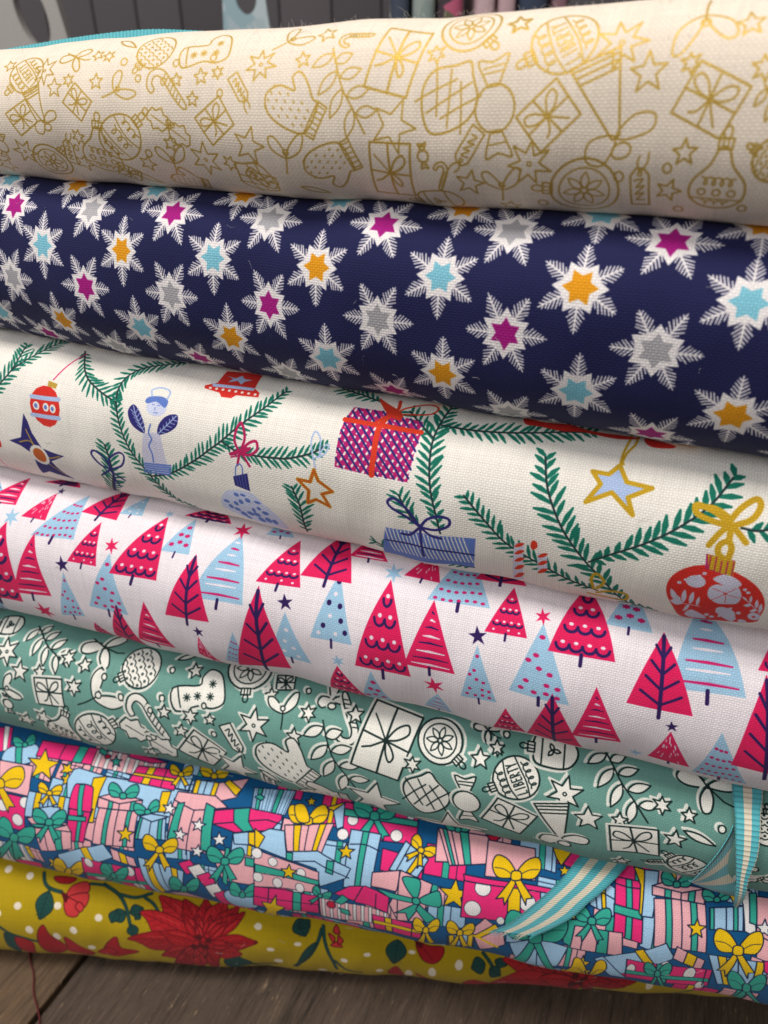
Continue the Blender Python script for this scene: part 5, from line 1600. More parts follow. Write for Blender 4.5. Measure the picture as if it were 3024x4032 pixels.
('P','te',1,('ln',23),[-5875,-297,-5875,46,-6010,131,-6135,-103,-6133,-375]),
('P','te',1,('ln',23),[-5875,-297,-5647,53,-5459,146,-5479,-81,-5666,-353]),
('S','ln',14,1,[-5908,-298,-5989,-153,-6112,-129]),
('S','ln',14,1,[-5842,-295,-5660,-141,-5520,-109]),
('P','te',1,('ln',23),[-5895,-195,-5783,-191,-5845,-396,-5974,-417]),
('P','lb',0,('ln',23),[-5200,454,-4210,245,-4299,-229,-5066,-1011]),
('P','ye',0,('ln',23),[-5050,424,-4910,396,-4796,-702,-4958,-953]),
('P','ye',0,('ln',23),[-4494,309,-4357,278,-4394,-306,-4485,-384]),
('S','ln',23,0,[-4751,363,-4667,-557]),
('P','ye',0,('ln',23),[-4768,677,-5102,228,-4976,264,-4991,93,-4712,616]),
('P','ye',0,('ln',23),[-4675,682,-4497,323,-4601,290,-4633,150,-4751,614]),
('P','ye',1,('ln',23),[-4719,700,-4827,937,-5016,996,-5089,823,-4997,644]),
('P','ye',1,('ln',23),[-4719,700,-4558,949,-4362,1023,-4318,858,-4454,672]),
('S','ln',14,1,[-4757,698,-4899,792,-5052,805]),
('S','ln',14,1,[-4680,702,-4513,811,-4358,837]),
('P','ye',1,('ln',23),[-4775,767,-4644,773,-4650,641,-4795,624]),
('P','hp',0,('ln',23),[-4320,453,-4055,596,-3878,352,-4155,173]),
('P','wh',0,('ln',23),[-4122,387,-3855,535,-3682,281,-3961,94]),
('P','hp',0,('ln',23),[-3938,190,-3664,357,-3502,71,-3789,-140]),
('P','wh',0,('ln',23),[-3790,-98,-3506,97,-3358,-237,-3670,-522]),
('P','hp',0,('ln',23),[-3616,-293,-3325,-74,-3191,-464,-3535,-1011]),
('P','te',0,('ln',23),[-4370,-459,-4729,-991,-4645,-1011,-4603,-1011,-4346,-578]),
('P','te',0,('ln',23),[-4284,-438,-4224,-1011,-4309,-1011,-4309,-1011,-4383,-589]),
('P','te',1,('ln',23),[-4317,-409,-4349,-43,-4502,25,-4613,-241,-4596,-558]),
('P','te',1,('ln',23),[-4317,-409,-4108,-4,-3919,117,-3914,-115,-4086,-429]),
('S','ln',14,1,[-4353,-417,-4451,-271,-4585,-266]),
('S','ln',14,1,[-4281,-401,-4100,-205,-3955,-150]),
('P','te',1,('ln',23),[-4347,-301,-4227,-277,-4277,-515,-4419,-571]),
('P','lp',0,('ln',23),[-4768,-794,-4335,-641,-3804,-991,-4645,-970]),
('P','lp',0,('ln',23),[-3626,942,-1656,845,-1648,267,-3366,214]),
('O','wh',-2629,894,121,120,('ln',13)),
('O','wh',-2558,430,118,146,('ln',13)),
('O','wh',-2211,738,99,106,('ln',13)),
('O','wh',-1783,333,109,144,('ln',13)),
('P','te',0,('ln',23),[-2885,864,-1654,809,-1648,679,-2878,679]),
('P','te',0,('ln',23),[-3306,998,-3216,997,-3270,83,-3371,161]),
('P','te',0,('ln',23),[-3357,663,-3668,175,-3540,222,-3543,44,-3296,603]),
('P','te',0,('ln',23),[-3263,673,-3053,317,-3157,276,-3178,131,-3335,599]),
('P','te',1,('ln',23),[-3308,690,-3435,928,-3630,978,-3695,796,-3590,615]),
('P','te',1,('ln',23),[-3308,690,-3161,953,-2967,1038,-2910,873,-3036,676]),
('S','ln',14,1,[-3348,685,-3499,775,-3656,779]),
('S','ln',14,1,[-3269,694,-3106,814,-2950,850]),
('P','te',1,('ln',23),[-3371,755,-3237,768,-3234,632,-3382,607]),
('P','hp',0,('ln',23),[-2786,216,-1997,322,-2042,-311,-2661,-329]),
('S','ln',23,0,[-2349,276,-2319,-319]),
('P','lb',1,('ln',23),[-3375,-179,-2981,56,-2643,-190,-2734,-563,-3216,-733]),
('P','te',1,('ln',23),[-2962,-109,-3020,162,-3155,218,-3231,10,-3180,-198]),
('P','te',1,('ln',23),[-2962,-109,-2816,192,-2662,287,-2643,103,-2763,-124]),
('S','ln',14,1,[-2992,-114,-3091,-13,-3205,-9]),
('S','ln',14,1,[-2933,-104,-2796,35,-2676,76]),
('P','te',1,('ln',23),[-2999,-35,-2899,-19,-2916,-175,-3028,-206]),
('P','lb',0,('ln',23),[-2973,2231,-2090,2309,-2195,1790,-2913,1804]),
('P','lb',0,('ln',11),[-2928,2235,-2869,2240,-2828,1803,-2877,1804]),
('P','lb',0,('ln',11),[-2780,2248,-2721,2253,-2708,1800,-2756,1801]),
('P','lb',0,('ln',11),[-2633,2261,-2574,2266,-2588,1798,-2636,1799]),
('P','lb',0,('ln',11),[-2486,2274,-2427,2279,-2469,1795,-2517,1796]),
('P','lb',0,('ln',11),[-2339,2287,-2280,2292,-2350,1793,-2397,1794]),
('P','lb',0,('ln',11),[-2192,2300,-2134,2305,-2231,1790,-2279,1791]),
('P','te',0,('ln',23),[-2884,2239,-2795,2246,-2768,1801,-2840,1803]),
('P','te',0,('ln',23),[-2450,2277,-2345,2286,-2402,1794,-2488,1796]),
('P','te',0,('ln',23),[-2909,2034,-2825,2115,-2702,2067,-2751,1992]),
('P','lp',0,('ln',23),[-2156,1624,-1170,1810,-1325,1246,-2022,1161]),
('P','ye',0,('ln',23),[-1962,1660,-1814,1688,-1780,1191,-1885,1178]),
('P','ye',0,('ln',23),[-1449,1757,-1321,1781,-1432,1233,-1522,1222]),
('S','ln',23,0,[-1661,1717,-1672,1204]),
('P','ye',0,('ln',23),[-1753,2256,-1704,2186,-1621,2196,-1672,2136,-1631,2065,-1710,2097,-1766,2043,-1764,2121,-1841,2159,-1761,2176]),
('P','ye',1,('ln',23),[-1700,1773,-1898,1979,-2120,2014,-2137,1837,-1975,1693]),
('P','ye',1,('ln',23),[-1700,1773,-1614,2025,-1429,2127,-1326,1966,-1409,1782]),
('S','ln',14,1,[-1740,1767,-1924,1832,-2091,1825]),
('S','ln',14,1,[-1659,1780,-1519,1896,-1362,1941]),
('P','ye',1,('ln',23),[-1783,1824,-1645,1846,-1607,1732,-1754,1701]),
('P','ye',1,('ln',23),[-1902,1741,-2040,2007,-1840,2056,-1666,1779]),
('P','ye',0,('ln',23),[-1389,2080,-1013,2263,-993,2180,-1239,2038]),
('P','lb',0,('ln',23),[-1239,2038,-1026,2243,-944,1799,-1098,1713]),
('P','hp',0,('ln',23),[-1047,2257,452,2240,507,1679,-958,1612]),
('O','wh',-816,1928,108,100,('ln',13)),
('O','wh',-962,1643,114,103,('ln',13)),
('O','wh',90,1784,119,109,('ln',13)),
('O','wh',311,2181,73,72,('ln',13)),
('P','te',0,('ln',23),[-1025,2120,464,2122,476,2007,-1005,1989]),
('P','te',0,('ln',23),[-452,2053,-690,1672,-561,1701,-522,1587,-371,1997]),
('P','te',0,('ln',23),[-347,2061,-46,1762,-152,1734,-145,1636,-414,1994]),
('P','te',1,('ln',23),[-401,2078,-587,2334,-821,2398,-859,2191,-703,2012]),
('P','te',1,('ln',23),[-401,2078,-279,2361,-68,2464,18,2264,-93,2061]),
('S','ln',14,1,[-445,2075,-633,2166,-811,2173]),
('S','ln',14,1,[-358,2082,-195,2202,-23,2238]),
('P','te',1,('ln',23),[-484,2144,-335,2156,-308,2023,-468,2002]),
('P','lb',0,('ln',23),[-815,1758,-206,1762,-290,644,-844,584]),
('P','te',0,('ln',23),[-571,1760,-449,1760,-511,621,-621,609]),
('S','ln',23,1,[-783,1488,-484,1520,-190,1461]),
('P','ye',0,('ln',23),[-854,1497,-805,1397,-683,1402,-774,1325,-737,1219,-842,1273,-941,1201,-913,1314,-1013,1375,-890,1390]),
('P','lb',0,('ln',23),[286,1719,766,1465,595,1129,33,1158]),
('P','ye',0,('ln',23),[588,1572,706,1546,460,1169,376,1186]),
('S','ln',23,0,[392,1676,166,1150]),
('P','ye',0,('ln',23),[564,1605,295,1465,375,1445,353,1367,587,1552]),
('P','ye',0,('ln',23),[623,1579,672,1327,605,1342,573,1283,562,1563]),
('P','ye',1,('ln',23),[600,1604,593,1785,492,1882,398,1792,416,1656]),
('P','ye',1,('ln',23),[600,1604,764,1709,909,1696,887,1577,757,1506]),
('S','ln',14,1,[576,1614,509,1715,417,1770]),
('S','ln',14,1,[624,1593,753,1608,857,1576]),
('P','ye',1,('ln',23),[580,1661,663,1625,629,1548,537,1583]),
('P','lp',0,('ln',23),[868,2031,1525,2015,1843,1612,897,1457]),
('P','lp',0,('ln',23),[879,2065,1875,2074,1861,1585,1174,1442]),
('P','te',0,('ln',23),[960,2066,1040,2067,1285,1465,1229,1454]),
('P','te',0,('ln',23),[1296,2069,1465,2070,1577,1526,1460,1502]),
('S','ln',23,0,[1131,2067,1347,1478]),
('P','te',1,('ln',23),[1254,2096,1157,2251,1024,2288,991,2165,1074,2056]),
('P','te',1,('ln',23),[1254,2096,1340,2267,1468,2327,1510,2209,1436,2086]),
('S','ln',14,1,[1228,2094,1122,2150,1017,2154]),
('S','ln',14,1,[1280,2099,1382,2172,1485,2194]),
('P','te',1,('ln',23),[1209,2136,1297,2144,1307,2063,1212,2050]),
('P','crd',0,('ln',23),[1793,2092,2097,2113,1952,1946]),
('P','lp',0,('ln',23),[1850,2007,2742,1987,2786,1413,1852,1375]),
('P','lb',0,('ln',23),[-2733,1331,-2447,1501,-2134,1519,-2039,1158,-1399,1281,-721,1026,-804,803,-1305,544,-1394,939,-1881,988,-2700,1112]),
('P','te',0,('ln',23),[-2037,1143,-1900,1156,-1898,984,-2021,997]),
('P','te',0,('ln',23),[-1192,1141,-1055,1132,-1063,861,-1203,905]),
('S','ln',23,0,[-1881,988,-1442,1081,-737,816]),
('P','ye',0,('ln',23),[-2756,1453,-2521,1334,-2627,1092,-2700,1112]),
('P','lp',0,('ln',23),[-2695,1063,-1338,880,-1322,365,-2685,207]),
('O','wh',-2646,988,113,108,('ln',13)),
('O','wh',-2299,883,99,99,('ln',13)),
('O','wh',-1702,769,98,104,('ln',13)),
('O','wh',-2604,466,103,124,('ln',13)),
('O','wh',-2196,397,102,130,('ln',13)),
('O','wh',-1723,392,94,120,('ln',13)),
('P','te',0,('ln',23),[-2673,758,-1327,686,-1323,573,-2670,573]),
('P','ye',0,('ln',23),[-1953,912,-1911,794,-1785,800,-1887,705,-1861,567,-1962,638,-2074,543,-2031,689,-2127,766,-2000,785]),
('P','hp',0,('ln',23),[-2685,207,-1323,269,-1355,-351,-2753,-417]),
('P','te',0,('ln',23),[-1869,245,-1693,253,-1734,-368,-1914,-376]),
('S','ln',23,0,[-2381,221,-2441,-401]),
('S','ln',23,0,[-2710,-73,-2407,-105,-1334,-13]),
('P','ye',0,('ln',23),[-2233,55,-2243,-262,-2066,-307,-2276,-566,-2331,-1011,-2462,-882,-2667,-1011,-2481,-521,-2556,-232,-2370,-243]),
('P','te',0,('ln',23),[-1333,271,-1549,66,-1490,48,-1514,-59,-1319,211]),
('P','te',0,('ln',23),[-1290,247,-1272,-75,-1322,-62,-1353,-149,-1337,221]),
('P','te',1,('ln',23),[-1306,274,-1303,471,-1375,557,-1448,461,-1442,315]),
('P','te',1,('ln',23),[-1306,274,-1178,408,-1070,409,-1090,273,-1193,172]),
('S','ln',14,1,[-1324,283,-1368,390,-1435,439]),
('S','ln',14,1,[-1288,264,-1190,294,-1113,268]),
('P','te',1,('ln',23),[-1318,337,-1257,304,-1287,210,-1355,242]),
('P','lp',0,('ln',23),[-1325,219,94,98,92,-330,-1329,-457]),
('P','wh',0,('ln',11),[-1277,215,-1213,210,-1216,-446,-1280,-452]),
('P','wh',0,('ln',11),[-1117,202,-1054,197,-1055,-431,-1119,-437]),
('P','wh',0,('ln',11),[-958,189,-895,184,-895,-416,-959,-422]),
('P','wh',0,('ln',11),[-800,176,-737,171,-736,-401,-800,-407]),
('P','wh',0,('ln',11),[-642,163,-579,157,-578,-387,-641,-393]),
('P','wh',0,('ln',11),[-485,149,-422,144,-421,-373,-484,-379]),
('P','wh',0,('ln',11),[-328,136,-265,130,-265,-360,-327,-365]),
('P','wh',0,('ln',11),[-171,122,-109,116,-109,-347,-171,-352]),
('P','wh',0,('ln',11),[-15,108,47,102,46,-334,-16,-339]),
('P','hp',0,('ln',23),[-1029,391,-727,629,-393,700,81,565,60,115,-584,219,-618,259]),
('S','ln',23,0,[-459,667,-618,259]),
('S','ln',23,0,[-185,547,-194,121]),
('P','te',0,('ln',23),[-1032,145,-858,388,-721,281,-860,115]),
('P','te',0,('ln',23),[-932,10,-726,-40,-697,-212,-868,-145]),
('O','crd',-1087,48,88,114,('ln',23)),
('P','lp',0,('ln',23),[-286,1038,259,1197,235,754,-294,720]),
('P','lp',0,('ln',23),[259,1197,895,1053,806,566,793,144,263,-18,88,395,230,826]),
('S','ln',23,0,[245,1179,256,36]),
('P','te',0,('ln',23),[-209,700,568,691,576,575,81,565]),
('P','te',1,('ln',23),[602,679,309,1046,499,1112,669,1045]),
('P','te',1,('ln',23),[637,648,971,934,1076,850,1064,584]),
('P','te',0,('ln',23),[577,555,193,180,425,270,480,50,693,540]),
('P','te',0,('ln',23),[674,577,1053,219,827,100,616,436]),
('O','te',612,635,79,86,('ln',23)),
('P','hp',0,('ln',23),[-263,-69,763,25,737,-490,-212,-602]),
('P','ye',0,('ln',23),[-3,-44,141,-31,162,-555,28,-571]),
('P','ye',0,('ln',23),[-240,-235,755,-143,748,-267,-227,-361]),
('S','ln',23,0,[561,7,550,-510]),
('P','ye',0,('ln',23),[801,-158,581,-1072,688,-819,794,-1011,844,-227]),
('P','ye',0,('ln',23),[865,-147,1020,-617,951,-692,964,-1011,818,-232]),
('P','ye',1,('ln',23),[834,-128,748,141,619,197,573,-7,646,-212]),
('P','ye',1,('ln',23),[834,-128,931,169,1062,261,1099,78,1017,-144]),
('S','ln',14,1,[807,-132,705,-31,599,-26]),
('S','ln',14,1,[860,-123,968,12,1072,52]),
('P','ye',1,('ln',23),[791,-54,880,-39,885,-194,786,-222]),
('P','ye',0,('ln',23),[1326,1247,1402,1049,1619,1055,1449,899,1506,663,1325,789,1140,629,1201,880,1030,1011,1249,1038]),
('P','hp',0,('ln',23),[1478,1312,2887,1310,2957,615,1479,428]),
('O','wh',1839,1164,151,149,('ln',13)),
('O','wh',1687,703,160,188,('ln',13)),
('O','wh',2675,1009,154,163,('ln',13)),
('O','wh',2226,525,76,100,('ln',13)),
('P','ye',0,('ln',23),[2302,1311,2526,1311,2579,569,2344,539]),
('P','hp',0,('ln',23),[1458,1345,3191,1333,3199,1243,1486,1236]),
('P','ye',0,('ln',23),[2371,1430,2094,1002,2228,1038,2262,897,2448,1372]),
('P','ye',0,('ln',23),[2479,1439,2760,1111,2650,1078,2652,960,2403,1368]),
('P','ye',1,('ln',23),[2425,1456,2267,1708,2041,1767,1974,1569,2111,1387]),
('P','ye',1,('ln',23),[2425,1456,2583,1734,2808,1831,2871,1643,2737,1439]),
('S','ln',14,1,[2380,1452,2200,1544,2019,1551]),
('S','ln',14,1,[2470,1460,2648,1581,2827,1618]),
('P','ye',1,('ln',23),[2349,1522,2501,1535,2514,1399,2349,1376]),
('P','lp',0,('ln',23),[1709,96,1935,518,2308,223,2370,-154,1912,-654]),
('P','ye',0,('ln',23),[2133,415,2222,298,1885,-137,1785,-80]),
('P','lb',0,('ln',23),[1252,-235,1783,-51,1778,-622,1277,-721]),
('P','ye',0,('ln',23),[1279,-225,1386,-186,1404,-694,1303,-716]),
('P','ye',0,('ln',23),[1652,-95,1757,-59,1753,-626,1654,-644]),
('S','ln',23,0,[1519,-140,1529,-668]),
('P','ye',0,('ln',23),[1459,-116,1262,-855,1350,-745,1389,-1011,1503,-192]),
('P','ye',0,('ln',23),[1524,-111,1688,-626,1618,-693,1617,-1011,1476,-195]),
('P','ye',1,('ln',23),[1492,-88,1405,199,1272,267,1223,64,1298,-155]),
('P','ye',1,('ln',23),[1492,-88,1595,211,1732,296,1768,102,1682,-125]),
('S','ln',14,1,[1465,-90,1359,25,1250,42]),
('S','ln',14,1,[1520,-86,1632,45,1741,76]),
('P','ye',1,('ln',23),[1448,-7,1541,0,1545,-162,1443,-181]),
('S','ye',70,0,[1787,-109,2220,-312]),
('P','lb',0,('ln',23),[-1574,-576,-1030,-493,-271,-701,616,-1031,1243,-676,1254,-1011,410,-1011,-761,-651]),
('P','ye',0,('ln',23),[3062,2063,3435,2066,3233,1758,3133,1891]),
('P','ye',0,('ln',23),[3292,1798,3326,1726,3412,1736,3348,1674,3376,1599,3302,1632,3234,1575,3251,1658,3181,1698,3266,1716]),
('P','lb',0,('ln',23),[3626,1855,4212,1543,4217,1060,3790,1170]),
('P','ye',0,('ln',23),[3932,1692,4025,1642,4081,1095,4013,1113]),
('S','ln',23,0,[3803,1760,3919,1137]),
('S','ln',23,0,[3688,1582,3852,1477,4211,1354]),
('P','hp',0,('ln',23),[4204,1746,4665,1738,4752,625,4240,719]),
('P','te',0,('ln',23),[4394,1743,4495,1741,4563,660,4450,681]),
('P','te',0,('ln',23),[4207,1280,4687,1240,4700,1088,4212,1139]),
('S','ln',23,0,[4202,1630,4436,1604,4667,1614]),
('P','ye',0,('ln',23),[4531,1982,4724,1955,4694,1150,4646,1203,4651,1677]),
('P','lb',0,('ln',23),[4724,1955,4976,1970,4883,1154,4694,1150]),
('P','te',0,('ln',23),[3343,818,3878,893,3537,184,3407,248]),
('P','lp',0,('ln',23),[3566,720,4394,790,4479,158,3544,132]),
('P','te',0,('ln',23),[3974,754,4156,770,4210,151,4005,145]),
('S','ln',23,0,[3733,734,3733,138]),
('P','te',0,('ln',23),[3809,867,3605,479,3703,508,3730,364,3864,811]),
('P','te',0,('ln',23),[3887,870,4093,550,4012,523,4016,405,3831,810]),
('P','te',1,('ln',23),[3848,887,3740,1107,3580,1163,3525,1003,3620,840]),
('P','te',1,('ln',23),[3848,887,3968,1115,4132,1183,4174,1028,4074,859]),
('S','ln',14,1,[3816,886,3687,973,3557,986]),
('S','ln',14,1,[3881,889,4012,986,4141,1009]),
('P','te',1,('ln',23),[3794,948,3904,953,3912,833,3792,820]),
('P','lp',0,('ln',23),[4891,1485,5768,1596,5866,596,4958,614]),
('P','te',0,('ln',23),[5086,1510,5191,1523,5269,608,5160,610]),
('P','te',0,('ln',23),[5515,1564,5620,1577,5713,599,5605,601]),
('S','ln',23,0,[5358,1544,5442,605]),
('P','lp',0,('ln',23),[4857,1698,5785,1802,5754,1521,4860,1538]),
('P','te',0,('ln',23),[5081,1723,5193,1735,5185,1532,5077,1534]),
('P','te',0,('ln',23),[5499,1770,5610,1782,5586,1524,5480,1527]),
('S','ln',23,0,[5370,1755,5355,1529]),
('P','lp',0,('ln',23),[4857,1698,5120,1817,5785,1802,5381,1658]),
('P','te',1,('ln',23),[5280,1786,5202,1955,5069,1995,5013,1861,5084,1741]),
('P','te',1,('ln',23),[5280,1786,5397,1972,5542,2037,5566,1910,5469,1775]),
('S','ln',14,1,[5252,1784,5149,1845,5039,1849]),
('S','ln',14,1,[5307,1788,5425,1869,5537,1893]),
('P','te',1,('ln',23),[5238,1830,5332,1838,5331,1749,5229,1734]),
('P','ye',0,('ln',23),[5652,1251,5693,1133,5811,1139,5719,1047,5755,916,5653,984,5557,896,5585,1034,5491,1108,5610,1125]),
('P','lb',0,('ln',23),[5840,1478,6403,1608,6416,1167,5862,1091]),
('P','te',0,('ln',23),[5852,1481,5919,1497,5940,1101,5873,1092]),
('P','te',0,('ln',23),[6243,1571,6316,1588,6330,1155,6259,1145]),
('S','ln',23,0,[6122,1543,6140,1129]),
('P','te',1,('ln',23),[5967,1646,5872,1774,5748,1785,5719,1666,5801,1577]),
('P','te',1,('ln',23),[5967,1646,6043,1819,6164,1896,6204,1795,6137,1666]),
('S','ln',14,1,[5943,1639,5842,1674,5744,1660]),
('S','ln',14,1,[5991,1652,6084,1738,6180,1776]),
('P','te',1,('ln',23),[5923,1676,6005,1698,6018,1622,5930,1594]),
('P','ye',0,('ln',23),[6092,1931,6271,1845,6263,1612,6156,1795]),
('P','wh',0,('ln',23),[6304,1910,6557,1897,6644,1086,6443,1172,6404,1637]),
('P','te',0,('ln',23),[6512,1859,6640,1882,6657,1304,6518,1338]),
('P','lp',0,('ln',23),[6636,1823,7222,1844,7241,885,6639,1148]),
('P','wh',0,('ln',23),[6778,1438,6811,1328,6922,1333,6832,1249,6860,1130,6768,1191,6674,1112,6705,1237,6620,1305,6732,1321]),
('P','lb',0,('ln',23),[2438,-73,2940,230,3511,131,3386,-537,2715,-1011]),
('S','ln',20,0,[2940,230,3022,-844]),
('P','te',0,('ln',23),[2831,193,2509,-1011,2719,-1011,2762,-1011,2936,58]),
('P','te',0,('ln',23),[2968,214,3411,-864,3184,-991,3309,-1011,2878,48]),
('P','te',1,('ln',23),[2897,250,2679,720,2388,812,2309,474,2497,91]),
('P','te',1,('ln',23),[2897,250,3077,763,3355,910,3450,612,3301,216]),
('S','ln',14,1,[2840,242,2601,429,2368,441]),
('S','ln',14,1,[2955,259,3172,502,3396,568]),
('P','te',1,('ln',23),[2793,387,2988,413,3019,123,2807,68]),
('P','lb',0,('ln',23),[4012,-74,5167,718,5369,362,4371,-636]),
('P','ye',0,('ln',23),[4660,417,4799,504,5047,113,4927,10]),
('P','lb',0,('ln',23),[4012,-74,4153,51,4692,-648,4371,-636]),
('P','lp',0,('ln',23),[5361,664,5885,388,5874,45,5333,352]),
('P','ye',0,('ln',23),[5556,566,5740,469,5724,136,5534,244]),
('P','ye',0,('ln',23),[3812,-9,3857,-204,3962,-214,3889,-366,3942,-693,3836,-484,3763,-695,3769,-366,3678,-215,3783,-205]),
('P','ye',0,('ln',23),[3933,-1011,3772,-1011,3898,-1011,3898,-1011,3869,-991]),
('P','ye',0,('ln',23),[4019,-1011,4277,-1011,4192,-1011,4192,-1011,4024,-1011]),
('P','ye',1,('ln',23),[4021,-1033,3833,-241,3669,-134,3642,-472,3544,-970]),
('P','ye',1,('ln',23),[4021,-1033,4051,-223,4198,-95,4270,-407,4076,-970]),
('S','ln',14,1,[3986,-1016,3808,-551,3677,-516]),
('S','ln',14,1,[4045,-966,4123,-514,4243,-454]),
('P','ye',1,('ln',23),[3921,-628,4028,-613,3767,-970,3982,-1011]),
('P','hp',0,('ln',23),[4571,117,6065,112,6101,-512,4645,-600]),
('O','wh',4688,-183,79,168,('ln',13)),
('O','wh',5256,33,106,205,('ln',13)),
('O','wh',5707,-106,105,222,('ln',13)),
('O','wh',5958,-519,79,174,('ln',13)),
('P','te',0,('ln',23),[5101,116,5311,116,5367,-553,5162,-566]),
('P','te',0,('ln',23),[4605,-253,6076,-221,6085,-353,4621,-406]),
('S','ln',23,0,[5963,113,6001,-517]),
('P','te',0,('ln',23),[5140,-255,5118,-1011,5202,-1011,5202,-1011,5194,-335]),
('P','te',0,('ln',23),[5198,-243,5485,-995,5245,-970,5372,-970,5170,-340]),
('P','te',1,('ln',23),[5166,-221,5042,72,4912,134,4901,-84,5005,-313]),
('P','te',1,('ln',23),[5166,-221,5210,100,5320,198,5381,0,5341,-243]),
('S','ln',14,1,[5141,-226,5028,-113,4928,-105]),
('S','ln',14,1,[5190,-216,5268,-69,5361,-28]),
('P','te',1,('ln',23),[5113,-139,5194,-124,5226,-296,5138,-328]),
('P','lb',0,('ln',23),[5911,566,6933,614,6923,-205,6240,-373]),
('P','ye',0,('ln',23),[6066,573,6211,580,6439,-321,6343,-346]),
('P','ye',0,('ln',23),[6711,604,6852,610,6869,-217,6774,-240]),
('S','ln',23,0,[6406,589,6569,-289]),
('P','ye',0,('ln',23),[6324,744,6135,127,6252,185,6318,-54,6400,669]),
('P','ye',0,('ln',23),[6422,755,6731,297,6636,246,6668,51,6359,665]),
('P','ye',1,('ln',23),[6371,777,6215,1072,6008,1136,5951,914,6089,690]),
('P','ye',1,('ln',23),[6371,777,6501,1100,6705,1203,6767,998,6658,755]),
('S','ln',14,1,[6330,772,6159,885,5993,893]),
('S','ln',14,1,[6412,781,6567,928,6728,969]),
('P','ye',1,('ln',23),[6296,858,6435,873,6458,704,6309,676]),
('P','hp',0,('ln',23),[6822,638,7240,697,7384,0,6870,370]),
('P','te',0,('ln',23),[6694,-345,6633,-991,6760,-1011,6802,-1011,6777,-472]),
('P','te',0,('ln',23),[6769,-327,7180,-1032,7096,-1032,7096,-1032,6746,-481]),
('P','te',1,('ln',23),[6723,-294,6536,117,6361,201,6359,-96,6521,-435]),
('P','te',1,('ln',23),[6723,-294,6757,153,6896,283,6990,17,6959,-328]),
('S','ln',14,1,[6692,-301,6530,-137,6397,-125]),
('S','ln',14,1,[6755,-287,6846,-78,6964,-22]),
('P','te',1,('ln',23),[6645,-174,6752,-153,6813,-410,6702,-460])],
[('O','mw',-8948,1821,89,88,None),
('O','mw',-8381,1704,88,85,None),
('O','mw',-8522,1055,88,86,None),
('O','mw',-7571,1126,88,84,None),
('O','mw',-6604,885,88,91,None),
('O','mw',-8267,441,91,124,None),
('O','mw',-7202,519,89,116,None),
('O','mw',-7653,238,91,146,None),
('O','mw',-6884,-114,93,102,None),
('O','mw',-5569,-831,47,57,None),
('O','mw',-2884,903,85,88,None),
('O','mw',-2610,281,87,73,None),
('O','mw',-8982,862,89,93,None),
('O','mw',-2454,-272,89,107,None),
('O','mw',-2899,899,85,48,None),
('O','mw',-2609,281,87,73,None),
('O','mw',-1981,458,86,63,None),
('O','mw',-2495,-287,90,107,None),
('O','mw',-385,358,84,66,None),
('O','mw',-915,97,86,82,None),
('O','mw',-1472,-759,115,123,None),
('O','mw',-107,-343,87,105,None),
('O','mw',622,482,83,59,None),
('O','mw',574,-472,87,105,None),
('O','mw',1671,214,83,72,None),
('O','mw',1091,-195,85,100,None),
('O','mw',1685,217,88,170,None),
('O','mw',1096,-198,90,239,None),
('O','mw',566,-507,93,250,None),
('O','mw',5951,-177,84,214,None),
('S','grd',86,1,[-8064,1792,-7980,1591,-7827,1472,-7531,1417]),
('S','gr',60,1,[-8064,1792,-7980,1591,-7827,1472,-7531,1417]),
('S','grd',66,1,[-7827,1472,-7855,1324]),
('S','gr',40,1,[-7827,1472,-7855,1324]),
('P','gr',1,('grd',24),[-7830,1399,-8032,1292,-8105,1118,-8044,894,-7990,764,-7868,844,-7696,1013,-7683,1208]),
('S','grd',16,1,[-7830,1399,-7990,764]),
('S','grd',9,1,[-7851,1280,-7739,1151]),
('S','grd',9,1,[-7851,1280,-8004,1216]),
('S','grd',9,1,[-7874,1169,-7768,1036]),
('S','grd',9,1,[-7874,1169,-8030,1103]),
('S','grd',9,1,[-7902,1055,-7802,917]),
('S','grd',9,1,[-7902,1055,-8060,987]),
('S','grd',9,1,[-7935,937,-7841,791]),
('S','grd',9,1,[-7935,937,-8097,865]),
('P','pr',1,('prd',24),[-7780,1734,-7270,1728,-7377,1610,-7661,1611]),
('P','prl',1,('prd',22),[-7397,1352,-7288,1579,-6985,1653,-6897,1457,-7113,1334]),
('P','prl',1,('prd',22),[-7351,1319,-6929,1418,-6892,1200,-7038,1077]),
('P','prl',1,('prd',22),[-7410,1315,-7135,1222,-7055,1038,-7127,893,-7328,919,-7423,1128]),
('P','prl',1,('prd',22),[-7095,1224,-6962,1121,-7032,1000,-7161,1107]),
('P','prd',1,None,[-7531,1417,-7358,1355,-7373,1206,-7438,1239]),
('S','grd',86,1,[-6574,1622,-6209,1425,-5965,1109,-5854,709]),
('S','gr',60,1,[-6574,1622,-6209,1425,-5965,1109,-5854,709]),
('S','grd',76,1,[-6209,1425,-5802,1377,-5424,1489]),
('S','gr',50,1,[-6209,1425,-5802,1377,-5424,1489]),
('S','grd',76,1,[-5566,1390,-5347,1258,-5168,1044]),
('S','gr',50,1,[-5566,1390,-5347,1258,-5168,1044]),
('S','grd',66,1,[-6896,1621,-6570,1604]),
('S','gr',40,1,[-6896,1621,-6570,1604]),
('P','gr',1,('grd',24),[-5979,1031,-6125,1100,-6235,1069,-6291,939,-6309,848,-6229,812,-6090,787,-6000,869]),
('S','grd',16,1,[-5979,1031,-6309,848]),
('S','grd',9,1,[-6044,996,-6050,877]),
('S','grd',9,1,[-6044,996,-6145,1054]),
('P','gr',1,('grd',24),[-5880,1038,-5761,958,-5660,973,-5595,1080,-5573,1152,-5643,1190,-5766,1225,-5848,1172]),
('S','grd',16,1,[-5880,1038,-5573,1152]),
('S','grd',9,1,[-5818,1061,-5804,1159]),
